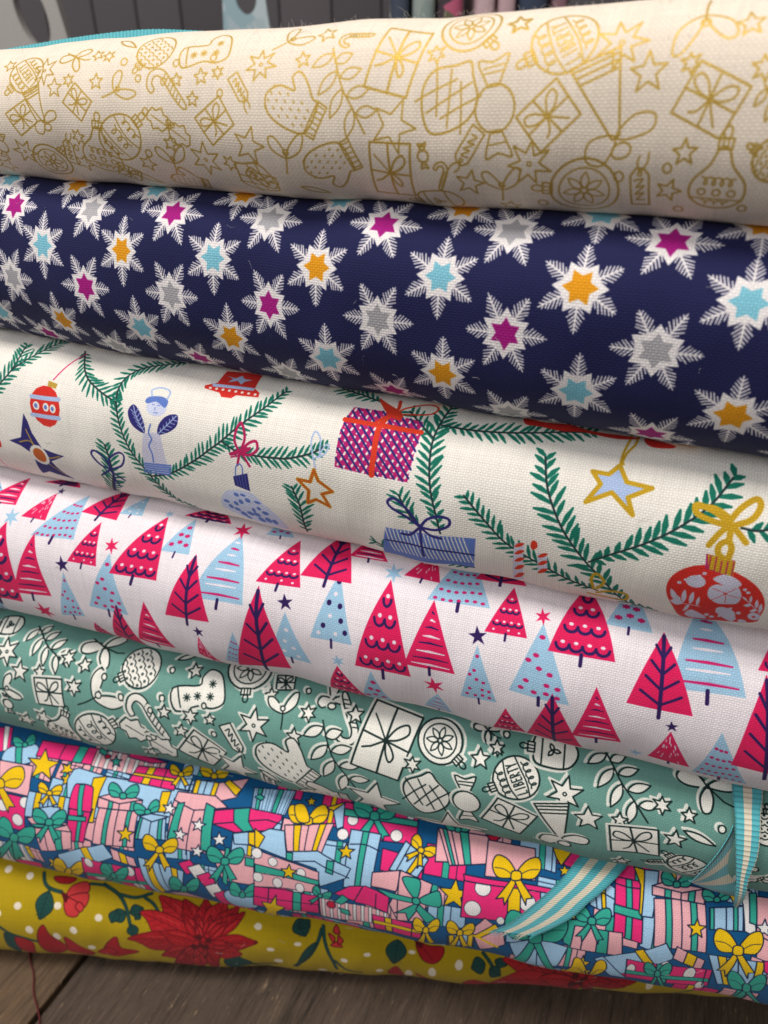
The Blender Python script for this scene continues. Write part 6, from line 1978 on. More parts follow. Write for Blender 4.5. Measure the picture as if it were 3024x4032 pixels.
('S','grd',9,1,[-5818,1061,-5736,997]),
('P','gr',1,('grd',24),[-5833,755,-5928,638,-5938,523,-5857,431,-5796,391,-5741,472,-5679,607,-5713,704]),
('S','grd',16,1,[-5833,755,-5796,391]),
('S','grd',9,1,[-5823,688,-5733,659]),
('S','grd',9,1,[-5823,688,-5898,607]),
('P','gr',1,('grd',24),[-6199,1056,-6326,1021,-6376,943,-6343,829,-6309,762,-6239,789,-6137,855,-6123,950]),
('S','grd',16,1,[-6199,1056,-6309,762]),
('S','grd',9,1,[-6219,1000,-6159,927]),
('S','grd',9,1,[-6219,1000,-6313,982]),
('P','gr',1,('grd',24),[-5641,1014,-5713,1022,-5755,992,-5760,928,-5754,887,-5714,885,-5650,897,-5624,944]),
('S','grd',16,1,[-5641,1014,-5754,887]),
('S','grd',9,1,[-5663,990,-5647,939]),
('S','grd',9,1,[-5663,990,-5715,999]),
('S','grd',86,1,[-8983,491,-8773,288,-8438,135,-8110,-37]),
('S','gr',60,1,[-8983,491,-8773,288,-8438,135,-8110,-37]),
('P','gr',1,('grd',24),[-8898,275,-8971,-65,-8961,-387,-8857,-623,-8783,-721,-8645,-300,-8605,77,-8705,256]),
('S','grd',16,1,[-8898,275,-8783,-721]),
('S','grd',9,1,[-8845,140,-8707,146]),
('S','grd',9,1,[-8845,140,-8916,-111]),
('S','grd',9,1,[-8803,4,-8664,10]),
('S','grd',9,1,[-8803,4,-8888,-277]),
('S','grd',9,1,[-8767,-144,-8627,-137]),
('S','grd',9,1,[-8767,-144,-8884,-495]),
('S','grd',9,1,[-8741,-316,-8600,-308]),
('S','grd',9,1,[-8741,-316,-8938,-831]),
('S','grd',76,1,[-3376,-167,-3115,-622,-2724,-700]),
('S','gr',50,1,[-3376,-167,-3115,-622,-2724,-700]),
('P','gr',1,('grd',24),[-3753,-312,-3677,-850,-3425,-813,-3214,-850,-3652,-921,-3124,-537,-3296,-231,-3521,-176]),
('S','grd',16,1,[-3753,-312,-3652,-921]),
('S','grd',9,1,[-3612,-390,-3454,-262]),
('S','grd',9,1,[-3612,-390,-3593,-850]),
('S','grd',9,1,[-3484,-473,-3323,-327]),
('S','grd',9,1,[-3484,-473,-3178,-813]),
('S','grd',9,1,[-3360,-576,-3193,-400]),
('S','grd',9,1,[-3360,-576,-3299,-850]),
('S','grd',9,1,[-3248,-751,-3065,-484]),
('S','grd',9,1,[-3248,-751,-3172,-850]),
('P','prm',1,('prd',22),[-4247,489,-4311,921,-4561,1295,-4908,1403,-5237,1445,-5142,1222,-5005,874,-4632,563]),
('S','prd',14,1,[-4266,515,-4646,996,-5154,1380]),
('S','prd',9,1,[-4443,734,-4702,716]),
('S','prd',9,1,[-4443,734,-4435,1004]),
('S','prd',9,1,[-4566,865,-4825,849]),
('S','prd',9,1,[-4566,865,-4566,1122]),
('S','prd',9,1,[-4693,989,-4952,974]),
('S','prd',9,1,[-4693,989,-4700,1236]),
('S','prd',9,1,[-4824,1107,-5082,1093]),
('S','prd',9,1,[-4824,1107,-4837,1348]),
('S','prd',9,1,[-4947,1212,-5205,1198]),
('S','prd',9,1,[-4947,1212,-4967,1449]),
('S','prl',22,1,[-4461,977,-4866,1297]),
('S','prl',14,1,[-4707,822,-4982,1069]),
('P','pr',1,('prd',22),[-4202,485,-4136,830,-4191,1167,-4423,1310,-4657,1405,-4658,1229,-4647,958,-4460,644]),
('S','prd',14,1,[-4209,510,-4359,962,-4616,1343]),
('S','prd',9,1,[-4284,721,-4476,771]),
('S','prd',9,1,[-4284,721,-4202,921]),
('S','prd',9,1,[-4338,847,-4531,895]),
('S','prd',9,1,[-4338,847,-4261,1037]),
('S','prd',9,1,[-4396,967,-4591,1012]),
('S','prd',9,1,[-4396,967,-4324,1148]),
('S','prd',9,1,[-4457,1081,-4653,1125]),
('S','prd',9,1,[-4457,1081,-4389,1256]),
('S','prd',9,1,[-4515,1182,-4712,1225]),
('S','prd',9,1,[-4515,1182,-4451,1354]),
('S','prl',22,1,[-4229,906,-4427,1226]),
('S','prl',14,1,[-4453,849,-4586,1087]),
('P','pr',1,('prd',22),[-4160,488,-3970,754,-3846,1062,-3987,1268,-4148,1432,-4239,1296,-4346,1080,-4319,752]),
('S','prd',14,1,[-4158,514,-4102,963,-4143,1369]),
('S','prd',9,1,[-4141,731,-4284,860]),
('S','prd',9,1,[-4141,731,-3985,861]),
('S','prd',9,1,[-4134,861,-4281,983]),
('S','prd',9,1,[-4134,861,-3982,984]),
('S','prd',9,1,[-4132,983,-4282,1100]),
('S','prd',9,1,[-4132,983,-3982,1100]),
('S','prd',9,1,[-4132,1100,-4285,1213]),
('S','prd',9,1,[-4132,1100,-3985,1213]),
('S','prd',9,1,[-4134,1203,-4290,1314]),
('S','prd',9,1,[-4134,1203,-3989,1314]),
('S','prl',22,1,[-4015,861,-4034,1203]),
('S','prl',14,1,[-4233,912,-4243,1157]),
('P','prm',1,('prd',22),[-4123,492,-3843,681,-3625,977,-3610,1229,-3680,1456,-3838,1356,-4089,1203,-4164,846]),
('S','prd',14,1,[-4111,518,-3870,965,-3708,1391]),
('S','prd',9,1,[-4009,740,-4087,939]),
('S','prd',9,1,[-4009,740,-3808,805]),
('S','prd',9,1,[-3947,873,-4029,1061]),
('S','prd',9,1,[-3947,873,-3748,934]),
('S','prd',9,1,[-3888,998,-3975,1178]),
('S','prd',9,1,[-3888,998,-3691,1055]),
('S','prd',9,1,[-3832,1117,-3923,1292]),
('S','prd',9,1,[-3832,1117,-3636,1172]),
('S','prd',9,1,[-3784,1223,-3878,1394]),
('S','prd',9,1,[-3784,1223,-3588,1276]),
('S','prl',22,1,[-3836,819,-3688,1183]),
('S','prl',14,1,[-4015,969,-3911,1219]),
('P','pr',1,('prd',22),[-4098,477,-3809,611,-3504,855,-3395,1109,-3350,1330,-3526,1258,-3786,1137,-4008,823]),
('S','prd',14,1,[-4080,501,-3721,892,-3403,1274]),
('S','prd',9,1,[-3922,697,-3908,900]),
('S','prd',9,1,[-3922,697,-3735,727]),
('S','prd',9,1,[-3821,815,-3812,1007]),
('S','prd',9,1,[-3821,815,-3635,844]),
('S','prd',9,1,[-3722,927,-3717,1110]),
('S','prd',9,1,[-3722,927,-3537,953]),
('S','prd',9,1,[-3627,1033,-3625,1210]),
('S','prd',9,1,[-3627,1033,-3442,1058]),
('S','prd',9,1,[-3541,1126,-3542,1299]),
('S','prd',9,1,[-3541,1126,-3356,1150]),
('S','prl',22,1,[-3752,745,-3480,1075]),
('S','prl',14,1,[-3838,918,-3646,1140]),
('P','pr',1,('prd',22),[-4088,463,-3795,559,-3467,776,-3299,1004,-3202,1213,-3385,1159,-3669,1076,-3939,786]),
('S','prd',14,1,[-4067,484,-3656,824,-3266,1164]),
('S','prd',9,1,[-3884,655,-3830,850]),
('S','prd',9,1,[-3884,655,-3703,665]),
('S','prd',9,1,[-3766,760,-3715,944]),
('S','prd',9,1,[-3766,760,-3585,768]),
('S','prd',9,1,[-3649,858,-3603,1034]),
('S','prd',9,1,[-3649,858,-3469,866]),
('S','prd',9,1,[-3535,952,-3491,1122]),
('S','prd',9,1,[-3535,952,-3356,959]),
('S','prd',9,1,[-3432,1034,-3390,1200]),
('S','prd',9,1,[-3432,1034,-3253,1041]),
('S','prl',22,1,[-3715,684,-3387,979]),
('S','prl',14,1,[-3760,861,-3529,1057]),
('P','prm',1,('prd',22),[-4286,446,-4512,827,-4946,1051,-5305,1124,-5645,1072,-5464,870,-5238,452,-4711,358]),
('S','prd',14,1,[-4314,463,-4878,794,-5538,1030]),
('S','prd',9,1,[-4573,602,-4833,487]),
('S','prd',9,1,[-4573,602,-4671,868]),
('S','prd',9,1,[-4747,689,-5005,581]),
('S','prd',9,1,[-4747,689,-4850,944]),
('S','prd',9,1,[-4923,772,-5180,668]),
('S','prd',9,1,[-4923,772,-5031,1017]),
('S','prd',9,1,[-5101,850,-5356,752]),
('S','prd',9,1,[-5101,850,-5213,1089]),
('S','prd',9,1,[-5266,920,-5518,825]),
('S','prd',9,1,[-5266,920,-5382,1153]),
('S','prl',22,1,[-4685,834,-5220,1030]),
('S','prl',14,1,[-4875,595,-5246,760]),
('P','pr',1,('prd',22),[-4315,374,-4685,571,-5212,641,-5615,521,-5964,317,-5717,181,-5346,-61,-4744,95]),
('S','prd',14,1,[-4350,373,-5060,389,-5838,322]),
('S','prd',9,1,[-4671,363,-4917,136]),
('S','prd',9,1,[-4671,363,-4865,543]),
('S','prd',9,1,[-4886,355,-5133,127]),
('S','prd',9,1,[-4886,355,-5079,537]),
('S','prd',9,1,[-5101,348,-5350,117]),
('S','prd',9,1,[-5101,348,-5293,531]),
('S','prd',9,1,[-5316,341,-5568,108]),
('S','prd',9,1,[-5316,341,-5508,524]),
('S','prd',9,1,[-5514,334,-5768,99]),
('S','prd',9,1,[-5514,334,-5705,518]),
('S','prl',22,1,[-4869,508,-5497,464]),
('S','prl',14,1,[-4995,210,-5448,176]),
('P','pr',1,('prd',22),[-4069,388,-3801,220,-3425,136,-3130,311,-2893,490,-3080,572,-3370,669,-3778,592]),
('S','prd',14,1,[-4044,390,-3532,405,-2982,483]),
('S','prd',9,1,[-3812,411,-3651,574]),
('S','prd',9,1,[-3812,411,-3670,258]),
('S','prd',9,1,[-3658,425,-3499,586]),
('S','prd',9,1,[-3658,425,-3515,273]),
('S','prd',9,1,[-3505,439,-3346,598]),
('S','prd',9,1,[-3505,439,-3361,289]),
('S','prd',9,1,[-3351,452,-3194,609]),
('S','prd',9,1,[-3351,452,-3207,304]),
('S','prd',9,1,[-3211,464,-3054,620]),
('S','prd',9,1,[-3211,464,-3066,317]),
('S','prl',22,1,[-3667,293,-3216,358]),
('S','prl',14,1,[-3589,531,-3271,566]),
('P','prm',1,('prd',22),[-4102,349,-3974,53,-3753,-218,-3520,-173,-3303,-42,-3395,159,-3548,412,-3851,457]),
('S','prd',14,1,[-4085,342,-3747,146,-3364,-9]),
('S','prd',9,1,[-3927,273,-3772,391]),
('S','prd',9,1,[-3927,273,-3880,34]),
('S','prd',9,1,[-3823,225,-3666,347]),
('S','prd',9,1,[-3823,225,-3777,-22]),
('S','prd',9,1,[-3718,175,-3561,302]),
('S','prd',9,1,[-3718,175,-3674,-80]),
('S','prd',9,1,[-3614,124,-3456,255]),
('S','prd',9,1,[-3614,124,-3571,-141]),
('S','prd',9,1,[-3519,75,-3360,211]),
('S','prd',9,1,[-3519,75,-3477,-200]),
('S','prl',22,1,[-3868,74,-3559,-63]),
('S','prl',14,1,[-3744,319,-3522,233]),
('P','pr',1,('prd',22),[-4253,335,-4500,372,-4818,289,-5042,27,-5243,-322,-5076,-339,-4818,-341,-4465,2]),
('S','prd',14,1,[-4274,323,-4692,109,-5162,-255]),
('S','prd',9,1,[-4458,217,-4574,-33]),
('S','prd',9,1,[-4458,217,-4599,297]),
('S','prd',9,1,[-4584,141,-4704,-123]),
('S','prd',9,1,[-4584,141,-4723,225]),
('S','prd',9,1,[-4711,61,-4837,-221]),
('S','prd',9,1,[-4711,61,-4849,150]),
('S','prd',9,1,[-4840,-25,-4975,-332]),
('S','prd',9,1,[-4840,-25,-4977,69]),
('S','prd',9,1,[-4960,-106,-5108,-456]),
('S','prd',9,1,[-4960,-106,-5096,-9]),
('S','prl',22,1,[-4596,267,-4964,17]),
('S','prl',14,1,[-4630,-9,-4904,-215]),
('P','pr',1,('prd',22),[-4230,307,-4476,259,-4729,-22,-4904,-408,-5024,-831,-4856,-831,-4603,-850,-4320,-123]),
('S','prd',14,1,[-4245,288,-4573,-113,-4982,-831]),
('S','prd',9,1,[-4382,107,-4417,-215]),
('S','prd',9,1,[-4382,107,-4543,138]),
('S','prd',9,1,[-4478,-28,-4527,-402]),
('S','prd',9,1,[-4478,-28,-4639,5]),
('S','prd',9,1,[-4578,-176,-4677,-741]),
('S','prd',9,1,[-4578,-176,-4739,-139]),
('S','prd',9,1,[-4686,-352,-4772,-831]),
('S','prd',9,1,[-4686,-352,-4845,-307]),
('S','prd',9,1,[-4805,-585,-4856,-850]),
('S','prd',9,1,[-4805,-585,-4958,-511]),
('S','prl',22,1,[-4530,106,-4821,-371]),
('S','prl',14,1,[-4479,-215,-4772,-850]),
('P','prm',1,('prd',22),[-4186,311,-4382,133,-4542,-179,-4524,-572,-4435,-813,-4351,-850,-4099,-315,-4066,74]),
('S','prd',14,1,[-4189,294,-4302,-106,-4295,-813]),
('S','prd',9,1,[-4224,125,-4116,-27]),
('S','prd',9,1,[-4224,125,-4386,26]),
('S','prd',9,1,[-4251,0,-4145,-164]),
('S','prd',9,1,[-4251,0,-4415,-106]),
('S','prd',9,1,[-4280,-135,-4180,-324]),
('S','prd',9,1,[-4280,-135,-4449,-255]),
('S','prd',9,1,[-4315,-289,-4230,-543]),
('S','prd',9,1,[-4315,-289,-4493,-442]),
('S','prd',9,1,[-4356,-469,-4309,-850]),
('S','prd',9,1,[-4356,-469,-4573,-775]),
('S','prl',22,1,[-4359,21,-4444,-438]),
('S','prl',14,1,[-4173,-73,-4238,-410]),
('P','pr',1,('prd',22),[-4147,319,-4208,-8,-4168,-378,-4121,-767,-3972,-850,-3866,-315,-3774,114,-3953,285]),
('S','prd',14,1,[-4141,304,-4050,-70,-3950,-621]),
('S','prd',9,1,[-4087,159,-3944,181]),
('S','prd',9,1,[-4087,159,-4167,-86]),
('S','prd',9,1,[-4054,53,-3910,76]),
('S','prd',9,1,[-4054,53,-4139,-212]),
('S','prd',9,1,[-4022,-61,-3877,-36]),
('S','prd',9,1,[-4022,-61,-4115,-360]),
('S','prd',9,1,[-3992,-183,-3846,-156]),
('S','prd',9,1,[-3992,-183,-4104,-564]),
('S','prd',9,1,[-3968,-312,-3821,-279]),
('S','prd',9,1,[-3968,-312,-3773,-795]),
('S','prl',22,1,[-4144,-58,-4055,-452]),
('S','prl',14,1,[-3966,96,-3892,-134]),
('P','pr',1,('prd',22),[-4204,447,-4220,686,-4328,911,-4472,1017,-4624,1075,-4592,951,-4554,744,-4379,544]),
('S','prd',14,1,[-4212,463,-4372,771,-4589,1033]),
('S','prd',9,1,[-4288,604,-4407,632]),
('S','prd',9,1,[-4288,604,-4274,748]),
('S','prd',9,1,[-4340,691,-4460,717]),
('S','prd',9,1,[-4340,691,-4329,829]),
('S','prd',9,1,[-4394,774,-4515,799]),
('S','prd',9,1,[-4394,774,-4385,906]),
('S','prd',9,1,[-4450,853,-4571,877]),
('S','prd',9,1,[-4450,853,-4443,980]),
('S','prd',9,1,[-4502,923,-4623,947]),
('S','prd',9,1,[-4502,923,-4497,1047]),
('S','prl',22,1,[-4287,737,-4459,957]),
('S','prl',14,1,[-4407,688,-4525,853]),
('P','prm',1,('prd',22),[-4177,446,-4124,640,-4143,849,-4198,980,-4289,1072,-4307,971,-4356,804,-4273,594]),
('S','prd',14,1,[-4179,463,-4205,762,-4278,1030]),
('S','prd',9,1,[-4194,603,-4270,671]),
('S','prd',9,1,[-4194,603,-4143,709]),
('S','prd',9,1,[-4206,690,-4283,754]),
('S','prd',9,1,[-4206,690,-4157,790]),
('S','prd',9,1,[-4220,772,-4298,834]),
('S','prd',9,1,[-4220,772,-4173,868]),
('S','prd',9,1,[-4235,851,-4315,910]),
('S','prd',9,1,[-4235,851,-4189,943]),
('S','prd',9,1,[-4251,920,-4331,978]),
('S','prd',9,1,[-4251,920,-4206,1010]),
('S','prl',22,1,[-4155,705,-4209,932]),
('S','prl',14,1,[-4254,712,-4290,877]),
('P','pr',1,('prd',22),[-4153,449,-4033,605,-3925,807,-3949,964,-3986,1089,-4051,1007,-4133,872,-4180,646]),
('S','prd',14,1,[-4148,466,-4053,766,-3996,1047]),
('S','prd',9,1,[-4109,610,-4148,715]),
('S','prd',9,1,[-4109,610,-4022,682]),
('S','prd',9,1,[-4085,699,-4126,799]),
('S','prd',9,1,[-4085,699,-3999,767]),
('S','prd',9,1,[-4062,783,-4105,879]),
('S','prd',9,1,[-4062,783,-3978,848]),
('S','prd',9,1,[-4041,864,-4086,956]),
('S','prd',9,1,[-4041,864,-3958,926]),
('S','prd',9,1,[-4023,935,-4069,1024]),
('S','prd',9,1,[-4023,935,-3941,996]),
('S','prl',22,1,[-4034,685,-3981,925]),
('S','prl',14,1,[-4117,745,-4078,914]),
('P','prm',1,('prd',22),[-4134,445,-3968,558,-3802,742,-3753,911,-3742,1057,-3841,995,-3989,896,-4100,669]),
('S','prd',14,1,[-4124,461,-3933,742,-3769,1016]),
('S','prd',9,1,[-4041,599,-4045,729]),
('S','prd',9,1,[-4041,599,-3930,637]),
('S','prd',9,1,[-3988,684,-3994,807]),
('S','prd',9,1,[-3988,684,-3878,720]),
('S','prd',9,1,[-3936,764,-3945,883]),
('S','prd',9,1,[-3936,764,-3827,799]),
('S','prd',9,1,[-3886,841,-3896,955]),
('S','prd',9,1,[-3886,841,-3777,874]),
('S','prd',9,1,[-3841,909,-3853,1020]),
('S','prd',9,1,[-3841,909,-3733,941]),
('S','prl',22,1,[-3942,647,-3801,882]),
('S','prl',14,1,[-4005,747,-3905,909]),
('P','pr',1,('prd',22),[-4123,436,-3939,505,-3728,647,-3646,826,-3598,976,-3713,935,-3880,859,-4047,661]),
('S','prd',14,1,[-4111,450,-3865,692,-3636,940]),
('S','prd',9,1,[-4003,570,-3980,708]),
('S','prd',9,1,[-4003,570,-3886,580]),
('S','prd',9,1,[-3933,645,-3912,777]),
('S','prd',9,1,[-3933,645,-3816,654]),
('S','prd',9,1,[-3864,717,-3845,843]),
('S','prd',9,1,[-3864,717,-3747,725]),
('S','prd',9,1,[-3796,785,-3779,907]),
('S','prd',9,1,[-3796,785,-3680,793]),
('S','prd',9,1,[-3735,845,-3720,964]),
('S','prd',9,1,[-3735,845,-3619,853]),
('S','prl',22,1,[-3895,593,-3702,807]),
('S','prl',14,1,[-3936,717,-3799,860]),
('P','prm',1,('prd',22),[-4181,426,-4156,576,-4172,739,-4237,827,-4310,889,-4316,808,-4325,679,-4263,522]),
('S','prd',14,1,[-4184,438,-4225,658,-4299,857]),
('S','prd',9,1,[-4205,539,-4266,580]),
('S','prd',9,1,[-4205,539,-4175,625]),
('S','prd',9,1,[-4221,603,-4283,642]),
('S','prd',9,1,[-4221,603,-4192,685]),
('S','prd',9,1,[-4237,664,-4299,702]),
('S','prd',9,1,[-4237,664,-4210,743]),
('S','prd',9,1,[-4254,723,-4317,760]),
('S','prd',9,1,[-4254,723,-4228,800]),
('S','prd',9,1,[-4271,775,-4334,811]),
('S','prd',9,1,[-4271,775,-4245,850]),
('S','prl',22,1,[-4184,621,-4241,788]),
('S','prl',14,1,[-4258,614,-4296,736]),
('P','pr',1,('prd',22),[-4252,398,-4433,603,-4724,706,-4958,695,-5167,610,-5039,489,-4859,249,-4515,271]),
('S','prd',14,1,[-4271,403,-4662,526,-5097,595]),
('S','prd',9,1,[-4450,447,-4606,330]),
('S','prd',9,1,[-4450,447,-4537,608]),
('S','prd',9,1,[-4569,476,-4724,361]),
('S','prd',9,1,[-4569,476,-4657,633]),
('S','prd',9,1,[-4688,504,-4843,391]),
('S','prd',9,1,[-4688,504,-4777,658]),
('S','prd',9,1,[-4808,531,-4962,420]),
('S','prd',9,1,[-4808,531,-4897,683]),
('S','prd',9,1,[-4917,556,-5071,447]),
('S','prd',9,1,[-4917,556,-5008,706]),
('S','prl',22,1,[-4543,582,-4897,640]),
('S','prl',14,1,[-4642,393,-4893,444]),
('P','prm',1,('prd',22),[-4185,380,-4213,409,-4257,421,-4292,417,-4324,399,-4304,381,-4275,348,-4223,358]),
('S','prd',14,1,[-4188,380,-4247,393,-4313,397]),
('S','prd',9,1,[-4215,384,-4237,364]),
('S','prd',9,1,[-4215,384,-4229,409]),
('S','prd',9,1,[-4233,387,-4255,367]),
('S','prd',9,1,[-4233,387,-4247,411]),
('S','prd',9,1,[-4251,389,-4274,369]),
('S','prd',9,1,[-4251,389,-4265,413]),
('S','prd',9,1,[-4269,391,-4292,371]),
('S','prd',9,1,[-4269,391,-4283,416]),
('S','prd',9,1,[-4286,394,-4308,374]),
('S','prd',9,1,[-4286,394,-4300,418]),
('S','prl',22,1,[-4230,404,-4283,408]),
('S','prl',14,1,[-4243,373,-4281,376]),
('P','pr',1,('prd',22),[-4119,372,-3992,236,-3800,162,-3641,207,-3501,301,-3591,380,-3728,501,-3951,471]),
('S','prd',14,1,[-4105,371,-3840,320,-3548,307]),
('S','prd',9,1,[-3984,357,-3887,446]),
('S','prd',9,1,[-3984,357,-3922,243]),
('S','prd',9,1,[-3904,348,-3807,437]),
('S','prd',9,1,[-3904,348,-3842,233]),
('S','prd',9,1,[-3823,339,-3726,428]),
('S','prd',9,1,[-3823,339,-3761,223]),
('S','prd',9,1,[-3743,329,-3646,419]),
('S','prd',9,1,[-3743,329,-3681,212]),
('S','prd',9,1,[-3669,321,-3572,411]),
('S','prd',9,1,[-3669,321,-3607,203]),
('S','prl',22,1,[-3919,264,-3681,250]),
('S','prl',14,1,[-3859,410,-3690,398]),
('P','prm',1,('prd',22),[-4176,356,-4208,293,-4239,201,-4232,127,-4222,64,-4200,115,-4174,191,-4161,291]),
('S','prd',14,1,[-4177,350,-4199,231,-4218,88]),
('S','prd',9,1,[-4184,298,-4170,261]),
('S','prd',9,1,[-4184,298,-4210,262]),
('S','prd',9,1,[-4190,262,-4176,223]),
('S','prd',9,1,[-4190,262,-4216,225]),
('S','prd',9,1,[-4196,224,-4182,185]),
('S','prd',9,1,[-4196,224,-4222,187]),
('S','prd',9,1,[-4202,186,-4188,145]),
('S','prd',9,1,[-4202,186,-4228,147]),
('S','prd',9,1,[-4208,150,-4194,108]),
('S','prd',9,1,[-4208,150,-4234,110]),
('S','prl',22,1,[-4206,262,-4221,150]),
('S','prl',14,1,[-4179,246,-4190,166]),
('P','pr',1,('prd',22),[-4215,343,-4359,325,-4535,222,-4648,50,-4740,-153,-4640,-125,-4488,-81,-4312,143]),
('S','prd',14,1,[-4226,334,-4451,155,-4697,-109]),
('S','prd',9,1,[-4324,249,-4372,106]),
('S','prd',9,1,[-4324,249,-4411,268]),
('S','prd',9,1,[-4391,190,-4441,40]),
('S','prd',9,1,[-4391,190,-4477,210]),
('S','prd',9,1,[-4459,127,-4511,-30]),
('S','prd',9,1,[-4459,127,-4545,148]),
('S','prd',9,1,[-4527,62,-4582,-102]),
('S','prd',9,1,[-4527,62,-4614,83]),
('S','prd',9,1,[-4591,-1,-4648,-172]),
('S','prd',9,1,[-4591,-1,-4677,21]),
('S','prl',22,1,[-4407,253,-4602,59]),
('S','prl',14,1,[-4407,108,-4550,-40]),
('P','prm',1,('prd',22),[-4194,336,-4295,249,-4395,73,-4453,-98,-4487,-290,-4413,-194,-4297,-73,-4218,168]),
('S','prd',14,1,[-4200,325,-4325,92,-4461,-229]),
('S','prd',9,1,[-4252,222,-4255,112]),
('S','prd',9,1,[-4252,222,-4320,184]),
('S','prd',9,1,[-4287,149,-4293,33]),
('S','prd',9,1,[-4287,149,-4356,109]),
('S','prd',9,1,[-4324,71,-4331,-51]),
('S','prd',9,1,[-4324,71,-4394,29]),
('S','prd',9,1,[-4363,-11,-4371,-139]),
('S','prd',9,1,[-4363,-11,-4433,-55]),
('S','prd',9,1,[-4399,-89,-4410,-226]),
('S','prd',9,1,[-4399,-89,-4470,-135]),
('S','prl',22,1,[-4313,177,-4419,-61]),
('S','prl',14,1,[-4281,92,-4359,-83]),
('P','pr',1,('prd',22),[-4169,340,-4202,206,-4219,19,-4189,-107,-4152,-210,-4125,-90,-4094,74,-4116,248]),
('S','prd',14,1,[-4168,330,-4162,110,-4151,-159]),
('S','prd',9,1,[-4161,237,-4120,190]),
('S','prd',9,1,[-4161,237,-4194,153]),
('S','prd',9,1,[-4157,172,-4117,122]),
('S','prd',9,1,[-4157,172,-4192,83]),
('S','prd',9,1,[-4154,102,-4115,50]),
('S','prd',9,1,[-4154,102,-4190,9]),
('S','prd',9,1,[-4152,30,-4113,-25]),
('S','prd',9,1,[-4152,30,-4189,-67]),
('S','prd',9,1,[-4151,-39,-4113,-96]),
('S','prd',9,1,[-4151,-39,-4189,-141]),
('S','prl',22,1,[-4187,157,-4177,-53]),
('S','prl',14,1,[-4131,156,-4124,8]),
('P','prm',1,('prd',22),[-4187,396,-4207,477,-4255,550,-4308,578,-4362,586,-4345,538,-4322,461,-4252,408]),
('S','prd',14,1,[-4191,401,-4262,492,-4348,572]),
('S','prd',9,1,[-4225,440,-4266,436]),
('S','prd',9,1,[-4225,440,-4228,494]),
('S','prd',9,1,[-4247,465,-4289,461]),
('S','prd',9,1,[-4247,465,-4251,518]),
('S','prd',9,1,[-4270,490,-4312,486]),
('S','prd',9,1,[-4270,490,-4274,542]),
('S','prd',9,1,[-4293,515,-4334,511]),
('S','prd',9,1,[-4293,515,-4297,566]),
('S','prd',9,1,[-4314,537,-4355,533]),
('S','prd',9,1,[-4314,537,-4318,587]),
('S','prl',22,1,[-4232,488,-4301,555]),
('S','prl',14,1,[-4269,456,-4318,506]),
('O','pr',-4173,378,68,80,('prd',18)),
('O','prd',-4232,315,68,84,('prd',18)),
('O','pr',-4156,492,67,73,('prd',18)),
('O','prd',-4104,266,68,88,('prd',18)),
('O','pr',-4316,394,68,79,('prd',18)),
('O','prd',-4027,487,67,73,('prd',18)),
('O','pr',-4240,158,69,96,('prd',18)),
('O','prd',-4251,554,67,70,('prd',18)),
('O','pr',-3982,314,68,84,('prd',18)),
('O','prd',-4388,258,68,89,('prd',18)),
('O','pr',-4061,607,67,67,('prd',18)),
('P','pr',1,('prd',24),[-8682,139,-8279,-59,-8335,-790,-7412,-795,-6913,-485,-7809,-795,-8581,-636]),
('P','pr',1,('prd',24),[-7908,625,-8090,359,-8151,-200,-7949,-735,-7514,-276,-7801,271]),
('P','pr',1,('prd',24),[-7461,247,-7178,-62,-6862,-448,-7492,-489,-7514,-108]),
('P','pr',1,('prd',24),[-6218,366,-6506,62,-6624,-315,-6338,-482,-5771,-223,-6168,-77]),
('P','pr',1,('prd',24),[-6794,-346,-6492,-83,-6285,-259,-6571,-434]),
('P','gr',1,('grd',24),[-1980,1102,-2094,935,-2074,793,-1920,705,-1813,675,-1753,783,-1698,958,-1779,1067]),
('S','grd',16,1,[-1980,1102,-1813,675]),
('S','grd',9,1,[-1945,1022,-1798,1007]),
('S','grd',9,1,[-1945,1022,-2037,905]),
('S','grd',9,1,[-1913,947,-1766,932]),
('S','grd',9,1,[-1913,947,-2007,827]),
('S','grd',9,1,[-1883,870,-1736,854]),
('S','grd',9,1,[-1883,870,-1977,744]),
('S','grd',9,1,[-1852,790,-1706,774]),
('S','grd',9,1,[-1852,790,-1949,658]),
('P','gr',1,('grd',24),[-1709,1079,-1826,1092,-1913,1044,-1957,941,-1970,874,-1904,871,-1791,891,-1723,966]),
('S','grd',16,1,[-1709,1079,-1970,874]),
('S','grd',9,1,[-1761,1039,-1763,958]),
('S','grd',9,1,[-1761,1039,-1842,1055]),
('S','grd',9,1,[-1809,1003,-1811,920]),
('S','grd',9,1,[-1809,1003,-1889,1019]),
('S','grd',9,1,[-1856,965,-1860,882]),
('S','grd',9,1,[-1856,965,-1937,982]),
('S','grd',9,1,[-1904,927,-1908,842]),
('S','grd',9,1,[-1904,927,-1985,944]),
('S','grd',86,1,[-1433,905,-1524,558,-1753,16,-2103,-474]),
('S','gr',60,1,[-1433,905,-1524,558,-1753,16,-2103,-474]),
('P','gr',1,('grd',24),[-1543,556,-1712,417,-1871,161,-2000,-225,-2070,-536,-1952,-324,-1755,-5,-1612,304]),
('S','grd',16,1,[-1543,556,-2070,-536]),
('S','grd',9,1,[-1638,403,-1678,218]),
('S','grd',9,1,[-1638,403,-1754,311]),
('S','grd',9,1,[-1728,244,-1772,33]),
('S','grd',9,1,[-1728,244,-1846,139]),
('S','grd',9,1,[-1821,63,-1870,-177]),
('S','grd',9,1,[-1821,63,-1943,-57]),
('S','grd',9,1,[-1919,-143,-1978,-452]),
('S','grd',9,1,[-1919,-143,-2045,-286]),
('S','grd',86,1,[-1397,984,-1351,616,-1172,-59,-1111,-451]),
('S','gr',60,1,[-1397,984,-1351,616,-1172,-59,-1111,-451]),
